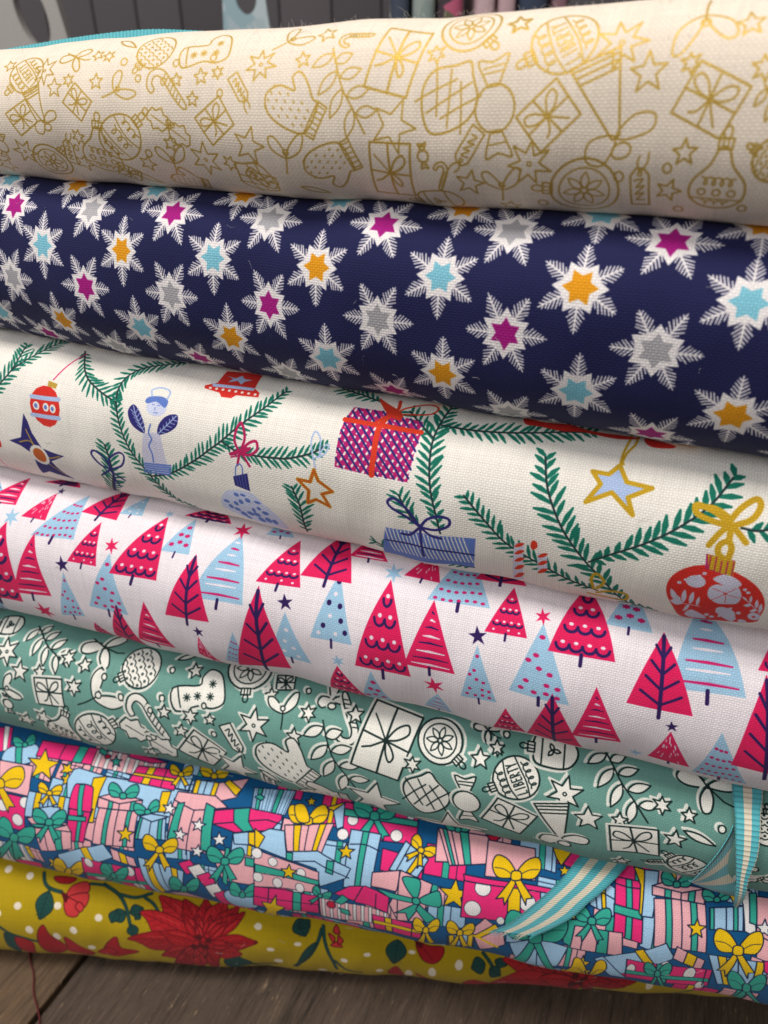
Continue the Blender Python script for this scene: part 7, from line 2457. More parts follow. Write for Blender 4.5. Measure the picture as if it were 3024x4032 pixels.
('S','grd',76,1,[-1130,18,-908,-308,-523,-518]),
('S','gr',50,1,[-1130,18,-908,-308,-523,-518]),
('S','grd',76,1,[-2546,-509,-3075,-572]),
('S','gr',50,1,[-2546,-509,-3075,-572]),
('P','prl',1,('prd',24),[-1094,1055,-1164,881,-1010,850]),
('P','prl',1,('prd',24),[-1277,835,-1123,762,-1159,630]),
('P','prl',1,('prd',24),[-1216,532,-1083,657,-948,528]),
('P','prl',1,('prd',24),[-1047,808,-930,689,-1044,592]),
('P','gr',1,('grd',24),[304,784,99,655,39,455,138,192,222,31,333,157,481,387,469,604]),
('S','grd',16,1,[304,784,222,31]),
('S','grd',9,1,[288,662,417,537]),
('S','grd',9,1,[288,662,134,577]),
('S','grd',9,1,[274,541,402,405]),
('S','grd',9,1,[274,541,119,448]),
('S','grd',9,1,[259,409,388,258]),
('S','grd',9,1,[259,409,104,306]),
('S','grd',9,1,[244,263,373,92]),
('S','grd',9,1,[244,263,88,146]),
('P','pr',1,('prd',24),[701,745,1005,679,1325,656,1280,370,1097,185,867,282]),
('P','prd',1,None,[662,803,852,733,800,602]),
('S','prd',16,1,[815,710,1093,301]),
('P','pr',1,('prd',20),[87,-392,300,-102,458,-850,142,-682]),
('P','pr',1,('prd',20),[729,-385,926,-850,1415,-850,1120,-850]),
('P','pr',1,('prd',20),[1831,-743,2074,-315,2737,-921]),
('P','gr',1,('grd',24),[2259,314,2133,461,2035,452,1984,282,1969,145,2043,52,2170,-50,2245,56]),
('S','grd',16,1,[2259,314,1969,145]),
('S','grd',9,1,[2202,282,2199,91]),
('S','grd',9,1,[2202,282,2113,403]),
('S','grd',86,1,[2207,578,2369,349,2502,70]),
('S','gr',60,1,[2207,578,2369,349,2502,70]),
('P','gr',1,('grd',24),[2381,183,2383,-44,2447,-176,2562,-161,2630,-121,2623,12,2588,198,2503,253]),
('S','grd',16,1,[2381,183,2630,-121]),
('S','grd',9,1,[2430,127,2515,191]),
('S','grd',9,1,[2430,127,2424,-40]),
('P','gr',1,('grd',24),[2477,408,2520,264,2597,196,2695,232,2748,272,2720,351,2656,460,2571,478]),
('S','grd',16,1,[2477,408,2748,272]),
('S','grd',9,1,[2531,382,2594,441]),
('S','grd',9,1,[2531,382,2556,276]),
('P','prd',0,None,[-2977,519,-2901,475,-2981,415]),
('P','prm',1,('prd',22),[4257,-171,3887,314,3394,617,2988,577,2640,462,2876,206,3263,-262,3856,-443]),
('S','prd',14,1,[4221,-154,3513,204,2760,422]),
('S','prd',9,1,[3898,-12,3669,-248]),
('S','prd',9,1,[3898,-12,3710,342]),
('S','prd',9,1,[3685,78,3452,-143]),
('S','prd',9,1,[3685,78,3503,413]),
('S','prd',9,1,[3473,163,3238,-46]),
('S','prd',9,1,[3473,163,3296,481]),
('S','prd',9,1,[3263,244,3025,46]),
('S','prd',9,1,[3263,244,3091,546]),
('S','prd',9,1,[3072,314,2831,127]),
('S','prd',9,1,[3072,314,2902,603]),
('S','prl',22,1,[3704,294,3095,469]),
('S','prl',14,1,[3583,-89,3138,81]),
('P','pr',1,('prd',22),[4294,-159,4062,360,3742,714,3406,655,3113,551,3256,290,3513,-137,3959,-413]),
('S','prd',14,1,[4267,-140,3753,262,3200,508]),
('S','prd',9,1,[4028,25,3826,-206]),
('S','prd',9,1,[4028,25,3928,395]),
('S','prd',9,1,[3871,127,3665,-88]),
('S','prd',9,1,[3871,127,3777,474]),
('S','prd',9,1,[3716,223,3508,21]),
('S','prd',9,1,[3716,223,3628,549]),
('S','prd',9,1,[3564,312,3352,125]),
('S','prd',9,1,[3564,312,3480,621]),
('S','prd',9,1,[3425,389,3211,214]),
('S','prd',9,1,[3425,389,3345,684]),
('S','prl',22,1,[3916,346,3469,544]),
('S','prl',14,1,[3773,-40,3444,155]),
('P','pr',1,('prd',22),[4338,-169,4221,201,4022,442,3833,496,3645,466,3715,284,3829,-78,4110,-229]),
('S','prd',14,1,[4322,-152,4022,188,3695,427]),
('S','prd',9,1,[4180,-7,4039,-100]),
('S','prd',9,1,[4180,-7,4139,247]),
('S','prd',9,1,[4088,83,3946,-5]),
('S','prd',9,1,[4088,83,4051,323]),
('S','prd',9,1,[3997,169,3854,85]),
('S','prd',9,1,[3997,169,3963,395]),
('S','prd',9,1,[3907,250,3763,171]),
('S','prd',9,1,[3907,250,3876,463]),
('S','prd',9,1,[3826,320,3681,246]),
('S','prd',9,1,[3826,320,3798,523]),
('S','prl',22,1,[4129,216,3864,413]),
('S','prl',14,1,[4016,1,3823,174]),
('P','prm',1,('prd',22),[4247,-261,3776,-1,3170,110,2755,-147,2429,-590,2762,-850,3267,-850,3898,-850]),
('S','prd',14,1,[4208,-267,3414,-310,2569,-552]),
('S','prd',9,1,[3856,-315,3555,-831]),
('S','prd',9,1,[3856,-315,3584,-55]),
('S','prd',9,1,[3620,-350,3392,-831]),
('S','prd',9,1,[3620,-350,3348,-80]),
('S','prd',9,1,[3383,-388,2939,-813]),
('S','prd',9,1,[3383,-388,3111,-106]),
('S','prd',9,1,[3146,-429,2972,-850]),
('S','prd',9,1,[3146,-429,2874,-133]),
('S','prd',9,1,[2928,-471,2719,-850]),
('S','prd',9,1,[2928,-471,2656,-159]),
('S','prl',22,1,[3590,-107,2903,-228]),
('S','prl',14,1,[3577,-770,2754,-795]),
('P','pr',1,('prd',22),[4504,-221,4832,-427,5236,-473,5473,-241,5658,-15,5449,68,5131,185,4743,49]),
('S','prd',14,1,[4529,-215,5041,-158,5571,-29]),
('S','prd',9,1,[4757,-171,4875,35]),
('S','prd',9,1,[4757,-171,4949,-358]),
('S','prd',9,1,[4908,-143,5026,59]),
('S','prd',9,1,[4908,-143,5099,-322]),
('S','prd',9,1,[5058,-116,5176,82]),
('S','prd',9,1,[5058,-116,5249,-288]),
('S','prd',9,1,[5209,-89,5326,105]),
('S','prd',9,1,[5209,-89,5398,-256]),
('S','prd',9,1,[5346,-66,5463,125]),
('S','prd',9,1,[5346,-66,5535,-228]),
('S','prl',22,1,[4940,-310,5372,-190]),
('S','prl',14,1,[4948,-12,5259,50]),
('P','pr',1,('prd',22),[4485,-248,4738,-457,5082,-652,5276,-486,5431,-323,5263,-215,5013,-78,4693,-106]),
('S','prd',14,1,[4506,-249,4921,-312,5359,-317]),
('S','prd',9,1,[4691,-263,4798,-138]),
('S','prd',9,1,[4691,-263,4838,-440]),
('S','prd',9,1,[4814,-273,4920,-146]),
('S','prd',9,1,[4814,-273,4963,-453]),
('S','prd',9,1,[4938,-283,5043,-155]),
('S','prd',9,1,[4938,-283,5088,-466]),
('S','prd',9,1,[5061,-293,5165,-164]),
('S','prd',9,1,[5061,-293,5213,-479]),
('S','prd',9,1,[5174,-302,5277,-172]),
('S','prd',9,1,[5174,-302,5328,-492]),
('S','prl',22,1,[4832,-403,5192,-413]),
('S','prl',14,1,[4854,-184,5108,-194]),
('P','prm',1,('prd',22),[4437,-189,4593,-188,4744,-53,4816,117,4850,293,4751,285,4592,283,4474,69]),
('S','prd',14,1,[4446,-176,4633,31,4818,262]),
('S','prd',9,1,[4525,-69,4529,101]),
('S','prd',9,1,[4525,-69,4630,-111]),
('S','prd',9,1,[4579,-2,4584,161]),
('S','prd',9,1,[4579,-2,4683,-42]),
('S','prd',9,1,[4632,63,4639,219]),
('S','prd',9,1,[4632,63,4736,23]),
('S','prd',9,1,[4686,124,4694,274]),
('S','prd',9,1,[4686,124,4789,87]),
('S','prd',9,1,[4736,179,4745,322]),
('S','prd',9,1,[4736,179,4838,142]),
('S','prl',22,1,[4619,-89,4768,115]),
('S','prl',14,1,[4568,94,4679,223]),
('P','pr',1,('prd',22),[4375,-288,4221,-229,4101,-376,4073,-708,4066,-850,4150,-831,4319,-831,4445,-850]),
('S','prd',14,1,[4368,-300,4228,-569,4108,-850]),
('S','prd',9,1,[4309,-422,4008,-795]),
('S','prd',9,1,[4309,-422,4195,-311]),
('S','prd',9,1,[4273,-524,4319,-831]),
('S','prd',9,1,[4273,-524,4155,-391]),
('S','prd',9,1,[4246,-672,4277,-850]),
('S','prd',9,1,[4246,-672,4117,-485]),
('S','prd',9,1,[4234,-850,4234,-850]),
('S','prd',9,1,[4234,-850,4084,-611]),
('S','prd',9,1,[4192,-850,4192,-850]),
('S','prd',9,1,[4192,-850,4026,-795]),
('S','prl',22,1,[4209,-347,4131,-774]),
('S','prl',14,1,[4882,-921,4234,-850]),
('P','pr',1,('prd',22),[4436,-280,4525,-600,4655,-831,4782,-850,4866,-850,4820,-791,4694,-336,4549,-248]),
('S','prd',14,1,[4444,-290,4624,-577,4650,-813]),
('S','prd',9,1,[4522,-386,4588,-321]),
('S','prd',9,1,[4522,-386,4580,-682]),
('S','prd',9,1,[4575,-461,4640,-387]),
('S','prd',9,1,[4575,-461,4655,-850]),
('S','prd',9,1,[4633,-552,4694,-462]),
('S','prd',9,1,[4633,-552,4697,-850]),
('S','prd',9,1,[4700,-682,4752,-552]),
('S','prd',9,1,[4700,-682,4739,-850]),
('S','prd',9,1,[4782,-850,4813,-668]),
('S','prd',9,1,[4782,-850,4782,-850]),
('S','prl',22,1,[4576,-622,4739,-831]),
('S','prl',14,1,[4605,-392,4723,-556]),
('P','prm',1,('prd',22),[4321,-286,4039,-171,3715,-288,3508,-556,3351,-831,3561,-850,3856,-850,4192,-850]),
('S','prd',14,1,[4300,-298,3883,-538,3435,-831]),
('S','prd',9,1,[4117,-416,4066,-831]),
('S','prd',9,1,[4117,-416,3940,-251]),
('S','prd',9,1,[3996,-514,3940,-850]),
('S','prd',9,1,[3996,-514,3816,-322]),
('S','prd',9,1,[3882,-652,3814,-850]),
('S','prd',9,1,[3882,-652,3692,-402]),
('S','prd',9,1,[3729,-831,3645,-831]),
('S','prd',9,1,[3729,-831,3569,-498]),
('S','prd',9,1,[3530,-831,3519,-831]),
('S','prd',9,1,[3530,-831,3459,-615]),
('S','prl',22,1,[3950,-295,3603,-622]),
('S','prl',14,1,[4024,-850,3729,-850]),
('P','pr',1,('prd',22),[4324,-193,4125,110,3850,303,3633,322,3444,265,3572,99,3776,-213,4098,-297]),
('S','prd',14,1,[4304,-182,3920,63,3509,234]),
('S','prd',9,1,[4128,-82,4000,-194]),
('S','prd',9,1,[4128,-82,4028,137]),
('S','prd',9,1,[4012,-20,3883,-126]),
('S','prd',9,1,[4012,-20,3914,192]),
('S','prd',9,1,[3897,41,3767,-61]),
('S','prd',9,1,[3897,41,3801,245]),
('S','prd',9,1,[3783,100,3652,1]),
('S','prd',9,1,[3783,100,3689,297]),
('S','prd',9,1,[3679,152,3547,57]),
('S','prd',9,1,[3679,152,3587,342]),
('S','prl',22,1,[4024,107,3692,248]),
('S','prl',14,1,[3955,-106,3714,14]),
('P','prm',1,('prd',22),[4349,-193,4224,51,4045,243,3891,278,3755,267,3834,137,3962,-83,4182,-211]),
('S','prd',14,1,[4335,-181,4077,54,3799,237]),
('S','prd',9,1,[4216,-81,4119,-129]),
('S','prd',9,1,[4216,-81,4157,86]),
('S','prd',9,1,[4138,-18,4040,-64]),
('S','prd',9,1,[4138,-18,4080,144]),
('S','prd',9,1,[4060,43,3962,-1]),
('S','prd',9,1,[4060,43,4004,199]),
('S','prd',9,1,[3983,103,3885,60]),
('S','prd',9,1,[3983,103,3929,252]),
('S','prd',9,1,[3913,155,3814,114]),
('S','prd',9,1,[3913,155,3860,299]),
('S','prl',22,1,[4153,66,3928,218]),
('S','prl',14,1,[4092,-64,3929,57]),
('P','pr',1,('prd',22),[4334,-224,4139,-3,3886,84,3702,70,3551,-46,3681,-181,3899,-517,4162,-413]),
('S','prd',14,1,[4317,-220,3975,-108,3611,-58]),
('S','prd',9,1,[4163,-183,4072,-343]),
('S','prd',9,1,[4163,-183,4056,-5]),
('S','prd',9,1,[4061,-159,3968,-314]),
('S','prd',9,1,[4061,-159,3954,17]),
('S','prd',9,1,[3959,-136,3864,-286]),
('S','prd',9,1,[3959,-136,3853,38]),
('S','prd',9,1,[3857,-113,3761,-259]),
('S','prd',9,1,[3857,-113,3752,59]),
('S','prd',9,1,[3763,-92,3666,-235]),
('S','prd',9,1,[3763,-92,3660,78]),
('S','prl',22,1,[4056,-34,3761,9]),
('S','prl',14,1,[4024,-265,3810,-224]),
('P','prm',1,('prd',22),[4386,-241,4334,-190,4267,-157,4225,-193,4192,-236,4227,-267,4280,-307,4346,-296]),
('S','prd',14,1,[4382,-241,4296,-230,4207,-236]),
('S','prd',9,1,[4344,-240,4324,-286]),
('S','prd',9,1,[4344,-240,4313,-195]),
('S','prd',9,1,[4318,-239,4299,-285]),
('S','prd',9,1,[4318,-239,4288,-194]),
('S','prd',9,1,[4293,-238,4273,-285]),
('S','prd',9,1,[4293,-238,4263,-194]),
('S','prd',9,1,[4268,-238,4248,-284]),
('S','prd',9,1,[4268,-238,4238,-193]),
('S','prd',9,1,[4245,-237,4225,-283]),
('S','prd',9,1,[4245,-237,4214,-192]),
('S','prl',22,1,[4314,-204,4241,-208]),
('S','prl',14,1,[4312,-270,4259,-271]),
('P','pr',1,('prd',22),[4460,-237,4648,-421,4890,-556,5012,-357,5111,-187,4990,-102,4812,-3,4592,-58]),
('S','prd',14,1,[4474,-236,4763,-244,5062,-191]),
('S','prd',9,1,[4602,-225,4666,-79]),
('S','prd',9,1,[4602,-225,4714,-387]),
('S','prd',9,1,[4687,-219,4751,-74]),
('S','prd',9,1,[4687,-219,4799,-378]),
('S','prd',9,1,[4772,-212,4836,-68]),
('S','prd',9,1,[4772,-212,4884,-369]),
('S','prd',9,1,[4857,-206,4920,-63]),
('S','prd',9,1,[4857,-206,4969,-361]),
('S','prd',9,1,[4935,-200,4998,-58]),
('S','prd',9,1,[4935,-200,5047,-354]),
('S','prl',22,1,[4708,-350,4952,-304]),
('S','prl',14,1,[4708,-121,4883,-101]),
('P','prm',1,('prd',22),[4439,-227,4564,-304,4706,-279,4794,-193,4854,-73,4773,-39,4647,28,4514,-78]),
('S','prd',14,1,[4448,-223,4633,-172,4823,-84]),
('S','prd',9,1,[4529,-191,4564,-80]),
('S','prd',9,1,[4529,-191,4606,-270]),
('S','prd',9,1,[4583,-170,4618,-61]),
('S','prd',9,1,[4583,-170,4659,-247]),
('S','prd',9,1,[4638,-150,4672,-43]),
('S','prd',9,1,[4638,-150,4713,-225]),
('S','prd',9,1,[4692,-130,4726,-25]),
('S','prd',9,1,[4692,-130,4767,-204]),
('S','prd',9,1,[4741,-113,4776,-9]),
('S','prd',9,1,[4741,-113,4816,-185]),
('S','prl',22,1,[4601,-249,4755,-174]),
('S','prl',14,1,[4593,-101,4704,-57]),
('P','pr',1,('prd',22),[4405,-239,4413,-238,4422,-231,4426,-219,4428,-207,4422,-208,4414,-210,4407,-223]),
('S','prd',14,1,[4405,-238,4416,-225,4426,-209]),
('S','prd',9,1,[4410,-231,4410,-221]),
('S','prd',9,1,[4410,-231,4415,-233]),
('S','prd',9,1,[4413,-227,4413,-217]),
('S','prd',9,1,[4413,-227,4418,-229]),
('S','prd',9,1,[4416,-223,4416,-213]),
('S','prd',9,1,[4416,-223,4421,-225]),
('S','prd',9,1,[4419,-219,4419,-209]),
('S','prd',9,1,[4419,-219,4424,-221]),
('S','prd',9,1,[4421,-215,4422,-205]),
('S','prd',9,1,[4421,-215,4427,-217]),
('S','prl',22,1,[4415,-232,4423,-219]),
('S','prl',14,1,[4412,-221,4418,-212]),
('P','prm',1,('prd',22),[4405,-267,4392,-338,4393,-458,4420,-582,4467,-781,4451,-620,4449,-490,4430,-351]),
('S','prd',14,1,[4405,-274,4414,-423,4450,-681]),
('S','prd',9,1,[4410,-337,4430,-388]),
('S','prd',9,1,[4410,-337,4397,-377]),
('S','prd',9,1,[4413,-383,4435,-439]),
('S','prd',9,1,[4413,-383,4402,-427]),
('S','prd',9,1,[4418,-433,4441,-496]),
('S','prd',9,1,[4418,-433,4407,-482]),
('S','prd',9,1,[4424,-489,4449,-562]),
('S','prd',9,1,[4424,-489,4415,-545]),
('S','prd',9,1,[4431,-548,4460,-639]),
('S','prd',9,1,[4431,-548,4424,-617]),
('S','prl',22,1,[4400,-378,4420,-542]),
('S','prl',14,1,[4426,-407,4440,-525]),
('P','pr',1,('prd',22),[4388,-267,4321,-280,4249,-346,4231,-495,4247,-755,4282,-694,4335,-609,4375,-417]),
('S','prd',14,1,[4384,-273,4306,-408,4248,-669]),
('S','prd',9,1,[4350,-335,4353,-446]),
('S','prd',9,1,[4350,-335,4305,-322]),
('S','prd',9,1,[4328,-380,4334,-503]),
('S','prd',9,1,[4328,-380,4283,-366]),
('S','prd',9,1,[4307,-429,4316,-570]),
('S','prd',9,1,[4307,-429,4262,-413]),
('S','prd',9,1,[4287,-484,4302,-658]),
('S','prd',9,1,[4287,-484,4241,-466]),
('S','prd',9,1,[4270,-542,4310,-849]),
('S','prd',9,1,[4270,-542,4224,-521]),
('S','prl',22,1,[4310,-333,4252,-486]),
('S','prl',14,1,[4336,-445,4300,-581]),
('P','prm',1,('prd',22),[4332,-232,4123,-19,3857,60,3667,10,3516,-133,3657,-272,3901,-647,4163,-471]),
('S','prd',14,1,[4314,-230,3957,-151,3578,-141]),
('S','prd',9,1,[4154,-210,4067,-403]),
('S','prd',9,1,[4154,-210,4036,-30]),
('S','prd',9,1,[4048,-197,3959,-387]),
('S','prd',9,1,[4048,-197,3931,-19]),
('S','prd',9,1,[3942,-184,3851,-370]),
('S','prd',9,1,[3942,-184,3825,-7]),
('S','prd',9,1,[3835,-171,3743,-354]),
('S','prd',9,1,[3835,-171,3720,5]),
('S','prd',9,1,[3738,-160,3645,-340]),
('S','prd',9,1,[3738,-160,3623,15]),
('S','prl',22,1,[4038,-62,3731,-49]),
('S','prl',14,1,[4015,-321,3792,-304]),
('O','pr',4403,-241,81,147,('prd',18)),
('O','prd',4372,-317,82,148,('prd',18)),
('O','pr',4391,-111,81,130,('prd',18)),
('O','prd',4487,-382,82,148,('prd',18)),
('O','pr',4285,-221,81,148,('prd',18)),
('O','prd',4494,-119,81,131,('prd',18)),
('O','pr',4415,-543,82,149,('prd',18)),
('O','prd',4303,-41,81,122,('prd',18)),
('O','pr',4571,-322,81,147,('prd',18)),
('O','prd',4264,-389,82,148,('prd',18)),
('O','pr',4443,15,81,118,('prd',18)),
('S','gr',60,1,[6624,-653,6984,-232])]]
LABELS = [
 ('topmost fabric bolt, cream cloth printed with gold line drawings of baubles, gifts and stars', (228, 220, 206)),
 ('navy blue fabric bolt scattered with white snowflakes holding yellow, blue, magenta and silver stars', (32, 34, 82)),
 ('ivory fabric bolt printed with green fir branches and hanging ornaments, under the navy bolt', (232, 228, 212)),
 ('white fabric bolt printed with rows of pink and pale blue little fir trees', (236, 228, 236)),
 ('sage green fabric bolt with black and white doodles of stockings, baubles and stars', (110, 158, 144)),
 ('fabric bolt crowded with pink, blue and teal wrapped gifts and yellow stars', (20, 96, 150)),
 ('lowest fabric bolt, mustard yellow cloth with red poinsettias and white dots, resting on the wood', (186, 158, 22))]
BASE = [(234, 220, 202), NAVY, (236, 231, 221), (239, 230, 234), (108, 156, 145), (4, 86, 138), (182, 154, 10)]
SEEN = [(-0.75,0.48,-0.16,0.165),None,(-0.83,0.57,-0.145,0.205),(-0.85,0.62,-0.135,0.235),(-0.88,0.68,-0.11,0.2),(-0.93,0.73,-0.125,0.28),(-0.94,0.88,-0.11,0.21)]          # the drawn part of each print; beyond it the print repeats
cloths = []
for i in range(7):
    c = Cloth(BASE[i])
    inks = Ink(c, (194, 160, 72, .42), None, None, .0022) if i == 0 else Ink(c, (14, 38, 36), (240, 238, 228), (232, 232, 222), .0029)
    paint(c, DRAW[i], inks)
    if i != 1: c.repeat(*SEEN[i])
    img = make_image('print_%s' % ('gold', 'snowflake', 'branches', 'firs', 'doodles', 'gifts', 'poinsettia')[i], c)
    mat = cloth_material('printed_cotton', img, weave=(300, 285, 285, 280, 275, 265, 320)[i], metal=i in (0, 1), bump=(.3, .5, .5, .5, .5, .5, .4)[i])
    make_bolt(i, LABELS[i][0], mat, LABELS[i][1])

# ---------------------------------------------------------------- table of old planks
def wood_material(name, tint, seed):
    M = NT(name)
    tc = M.n('ShaderNodeUVMap', uv_map='UVMap')
    def stretched(sx, sy, detail, rough=.6, dist=0.0):
        v = M.n('ShaderNodeVectorMath', operation='MULTIPLY_ADD'); v.inputs[1].default_value = (sx, sy, 1); v.inputs[2].default_value = (seed * 3.1, seed * 7.7, seed)
        M.l(tc.outputs[0], v.inputs[0]); nz = M.n('ShaderNodeTexNoise', i_Scale=1.0, i_Detail=detail, i_Roughness=rough, i_Distortion=dist); M.l(v.outputs[0], nz.inputs['Vector']); return nz.outputs[0]
    a = stretched(4, 36, 10, .72, .9); b = stretched(14, 260, 6, .7, .3); d = stretched(2.2, 9, 4, .6)
    g = M.math('ADD', M.math('MULTIPLY', a, .45), M.math('ADD', M.math('MULTIPLY', b, .5), M.math('MULTIPLY', d, .25)))
    cr = M.n('ShaderNodeValToRGB'); M.l(g, cr.inputs[0]); e = cr.color_ramp.elements
    e[0].position = .45; e[0].color = srgb([t * .30 for t in tint]); e[1].position = .74; e[1].color = srgb([min(255, t * 1.6) for t in tint])
    for p, f in ((.50, .72), (.60, 1.0), (.68, 1.12)):
        q = cr.color_ramp.elements.new(p); q.color = srgb([min(255, t * f) for t in tint])
    sp = M.n('ShaderNodeMapRange'); sp.inputs[1].default_value = .60; sp.inputs[2].default_value = .70; M.l(stretched(16, 80, 7, .75), sp.inputs[0])
    mx = M.n('ShaderNodeMix', data_type='RGBA'); M.l(M.math('MULTIPLY', sp.outputs[0], .75), mx.inputs[0]); M.l(cr.outputs[0], mx.inputs[6]); mx.inputs[7].default_value = srgb((176, 150, 120))
    M.l(mx.outputs[2], M.b.inputs['Base Color'])
    bp = M.n('ShaderNodeBump', i_Strength=.8, i_Distance=.0014); M.l(g, bp.inputs['Height']); M.l(bp.outputs[0], M.b.inputs['Normal'])
    M.b.inputs['Roughness'].default_value = .55; M.b.inputs['Specular IOR Level'].default_value = .35
    return M.m
tbl = empty('table', (0, 2.0 * SC, ZT * SC - .03))
tag(tbl, 'old brown wooden plank table under the pile of fabric bolts', 'table')
A = np.array([-.751, 1.030]); Bp = np.array([-.823, .8777]); gd = (A - Bp) / np.linalg.norm(A - Bp); gd = np.array([gd[0], gd[1]]); pn = np.array([gd[1], -gd[0]])   # grain direction, across
widths = [(-3.4, -2.3), (-2.3, -1.15), (-1.15, 0), (0, 2.45), (2.45, 3.5), (3.5, 4.6)]
tints = [(90, 74, 60), (92, 76, 60), (100, 80, 60), (82, 68, 57), (84, 70, 58), (82, 70, 58)]
for k, (w0, w1) in enumerate(widths):
    bm = bmesh.new()
    g0 = .007
    for a_ in (-1.2, 4.8):
        for b_ in (w0 + g0, w1 - g0):
            for z_ in (ZT - .16, ZT):
                P = A + gd * a_ + pn * b_; bm.verts.new((P[0] * SC, P[1] * SC, z_ * SC))
    bmesh.ops.convex_hull(bm, input=bm.verts)
    bmesh.ops.dissolve_limit(bm, angle_limit=.01, verts=bm.verts, edges=bm.edges)
    bmesh.ops.bevel(bm, geom=[x for x in bm.edges], offset=.0011, segments=2, affect='EDGES', profile=.5)
    bmesh.ops.recalc_face_normals(bm, faces=bm.faces)
    uvl = bm.loops.layers.uv.new('UVMap')
    for f in bm.faces:
        for lp in f.loops:
            p = np.array([lp.vert.co.x, lp.vert.co.y]) / SC - A; lp[uvl].uv = (float(p @ gd), float(p @ pn) + k * 5)
    me = bpy.data.meshes.new('plank'); bm.to_mesh(me); bm.free()
    me.materials.append(wood_material('old_wood', tints[k], k + 1))
    o = bpy.data.objects.new('plank', me); scene.collection.objects.link(o); o.parent = tbl; o.location = -tbl.location

# red sewing thread lying over the table edge
def tube(name, pts, r, mat, parent=None, n=6):
    pts = [Vector(p) for p in pts]; V = []; F = []
    for k, p in enumerate(pts):
        t = (pts[min(k + 1, len(pts) - 1)] - pts[max(k - 1, 0)]).normalized(); a = t.orthogonal().normalized(); b = t.cross(a)
        rr = r[k] if isinstance(r, (list, tuple)) else r
        for j in range(n): V.append(p + (a * math.cos(6.2832 * j / n) + b * math.sin(6.2832 * j / n)) * rr)
    for k in range(len(pts) - 1):
        for j in range(n): F.append((k * n + j, k * n + (j + 1) % n, (k + 1) * n + (j + 1) % n, (k + 1) * n + j))
    F.append(tuple(range(n))[::-1]); F.append(tuple((len(pts) - 1) * n + j for j in range(n)))
    return mesh_obj(name, V, F, mat, parent)
thr = plain_layers_material('thread', (96, 28, 34))
zt = (ZT + .004) * SC
tp = smooth([(-.93, 1.16), (-.905, 1.08), (-.887, 1.03), (-.858, .985), (-.842, .945), (-.815, .905), (-.80, .877), (-.77, .80), (-.79, .70)], 5)
tag(tube('loose_thread', [(x * SC, y * SC, zt) for x, y in tp], .00042, thr), 'thin dark red sewing thread lying on the wood beside the mustard bolt', 'thread')

# ---------------------------------------------------------------- striped grosgrain ribbon
def ribbon_material():
    M = NT('grosgrain'); tc = M.n('ShaderNodeUVMap', uv_map='UVMap'); sep = M.n('ShaderNodeSeparateXYZ'); M.l(tc.outputs[0], sep.inputs[0])
    cr = M.n('ShaderNodeValToRGB'); cr.color_ramp.interpolation = 'CONSTANT'; M.l(sep.outputs[0], cr.inputs[0])
    T, C = srgb((74, 174, 184)), srgb((220, 210, 186)); e = cr.color_ramp.elements
    e[0].position = 0; e[0].color = T; e[1].position = .22; e[1].color = C
    for p, c in ((.40, T), (.60, C), (.78, T)): q = e.new(p); q.color = c
    rib = M.math('SINE', M.math('MULTIPLY', sep.outputs[1], 2 * math.pi))
    r = M.math('POWER', M.math('ABSOLUTE', M.math('SINE', M.math('MULTIPLY', sep.outputs[1], math.pi))), .5)
    fine = M.math('ABSOLUTE', M.math('SINE', M.math('MULTIPLY', sep.outputs[0], 160.)))
    mx = M.n('ShaderNodeMix', data_type='RGBA', blend_type='MULTIPLY'); mx.inputs[0].default_value = 1
    cc = M.n('ShaderNodeCombineColor'); val = M.math('ADD', M.math('MULTIPLY', r, .22), M.math('ADD', .76, M.math('MULTIPLY', fine, .06)))
    for k in range(3): M.l(val, cc.inputs[k])
    M.l(cr.outputs[0], mx.inputs[6]); M.l(cc.outputs[0], mx.inputs[7]); M.l(mx.outputs[2], M.b.inputs['Base Color'])
    bp = M.n('ShaderNodeBump', i_Strength=.6, i_Distance=.0005); M.l(r, bp.inputs['Height']); M.l(bp.outputs[0], M.b.inputs['Normal'])
    M.b.inputs['Roughness'].default_value = .55; M.b.inputs['Sheen Weight'].default_value = .3
    return M.m
rib_mat = ribbon_material()
def strip(name, left, right, parent, ribs, n=60, m=10, uvx=(0, 1), thick=.0016, wav=0.0):
    """ribbon between two edge curves (lists of points in metres)"""
    def res(P):
        p = smooth(P, 12); d = np.concatenate([[0], np.cumsum(np.linalg.norm(np.diff(p, axis=0), axis=1))]); t = np.linspace(0, d[-1], n); return np.stack([np.interp(t, d, p[:, k]) for k in range(3)], 1)
    L, R = res(left), res(right); V = []; UV = []; F = []
    for side in (0, 1):
        for a in range(n):
            tang = L[min(a + 1, n - 1)] - L[max(a - 1, 0)]; nn = np.cross(R[a] - L[a], tang); nn /= np.linalg.norm(nn) + 1e-12
            for b in range(m + 1):
                x = b / m
                zig = .00016 * (1 if a % 2 else -1) * (1 if b == m else (-1 if b == 0 else 0))
                P = L[a] + (R[a] - L[a]) * x; P = P + (R[a] - L[a]) / np.linalg.norm(R[a] - L[a]) * zig
                V.append(P + nn * (side * -thick * SC)); UV.append((uvx[0] + (uvx[1] - uvx[0]) * x, ribs * a / (n - 1)))
    N = n * (m + 1)
    for side in (0, 1):
        for a in range(n - 1):
            for b in range(m):
                p = side * N + a * (m + 1) + b; q = (p, p + 1, p + m + 2, p + m + 1); F.append(q if side else q[::-1])
    for a in range(n - 1):
        for b in (0, m):
            p = a * (m + 1) + b; F.append((p, p + m + 1, p + m + 1 + N, p + N))
    for a in (0, n - 1):
        for b in range(m):
            p = a * (m + 1) + b; F.append((p, p + 1, p + 1 + N, p + N))
    return mesh_obj(name, V, F, rib_mat, parent, UV)
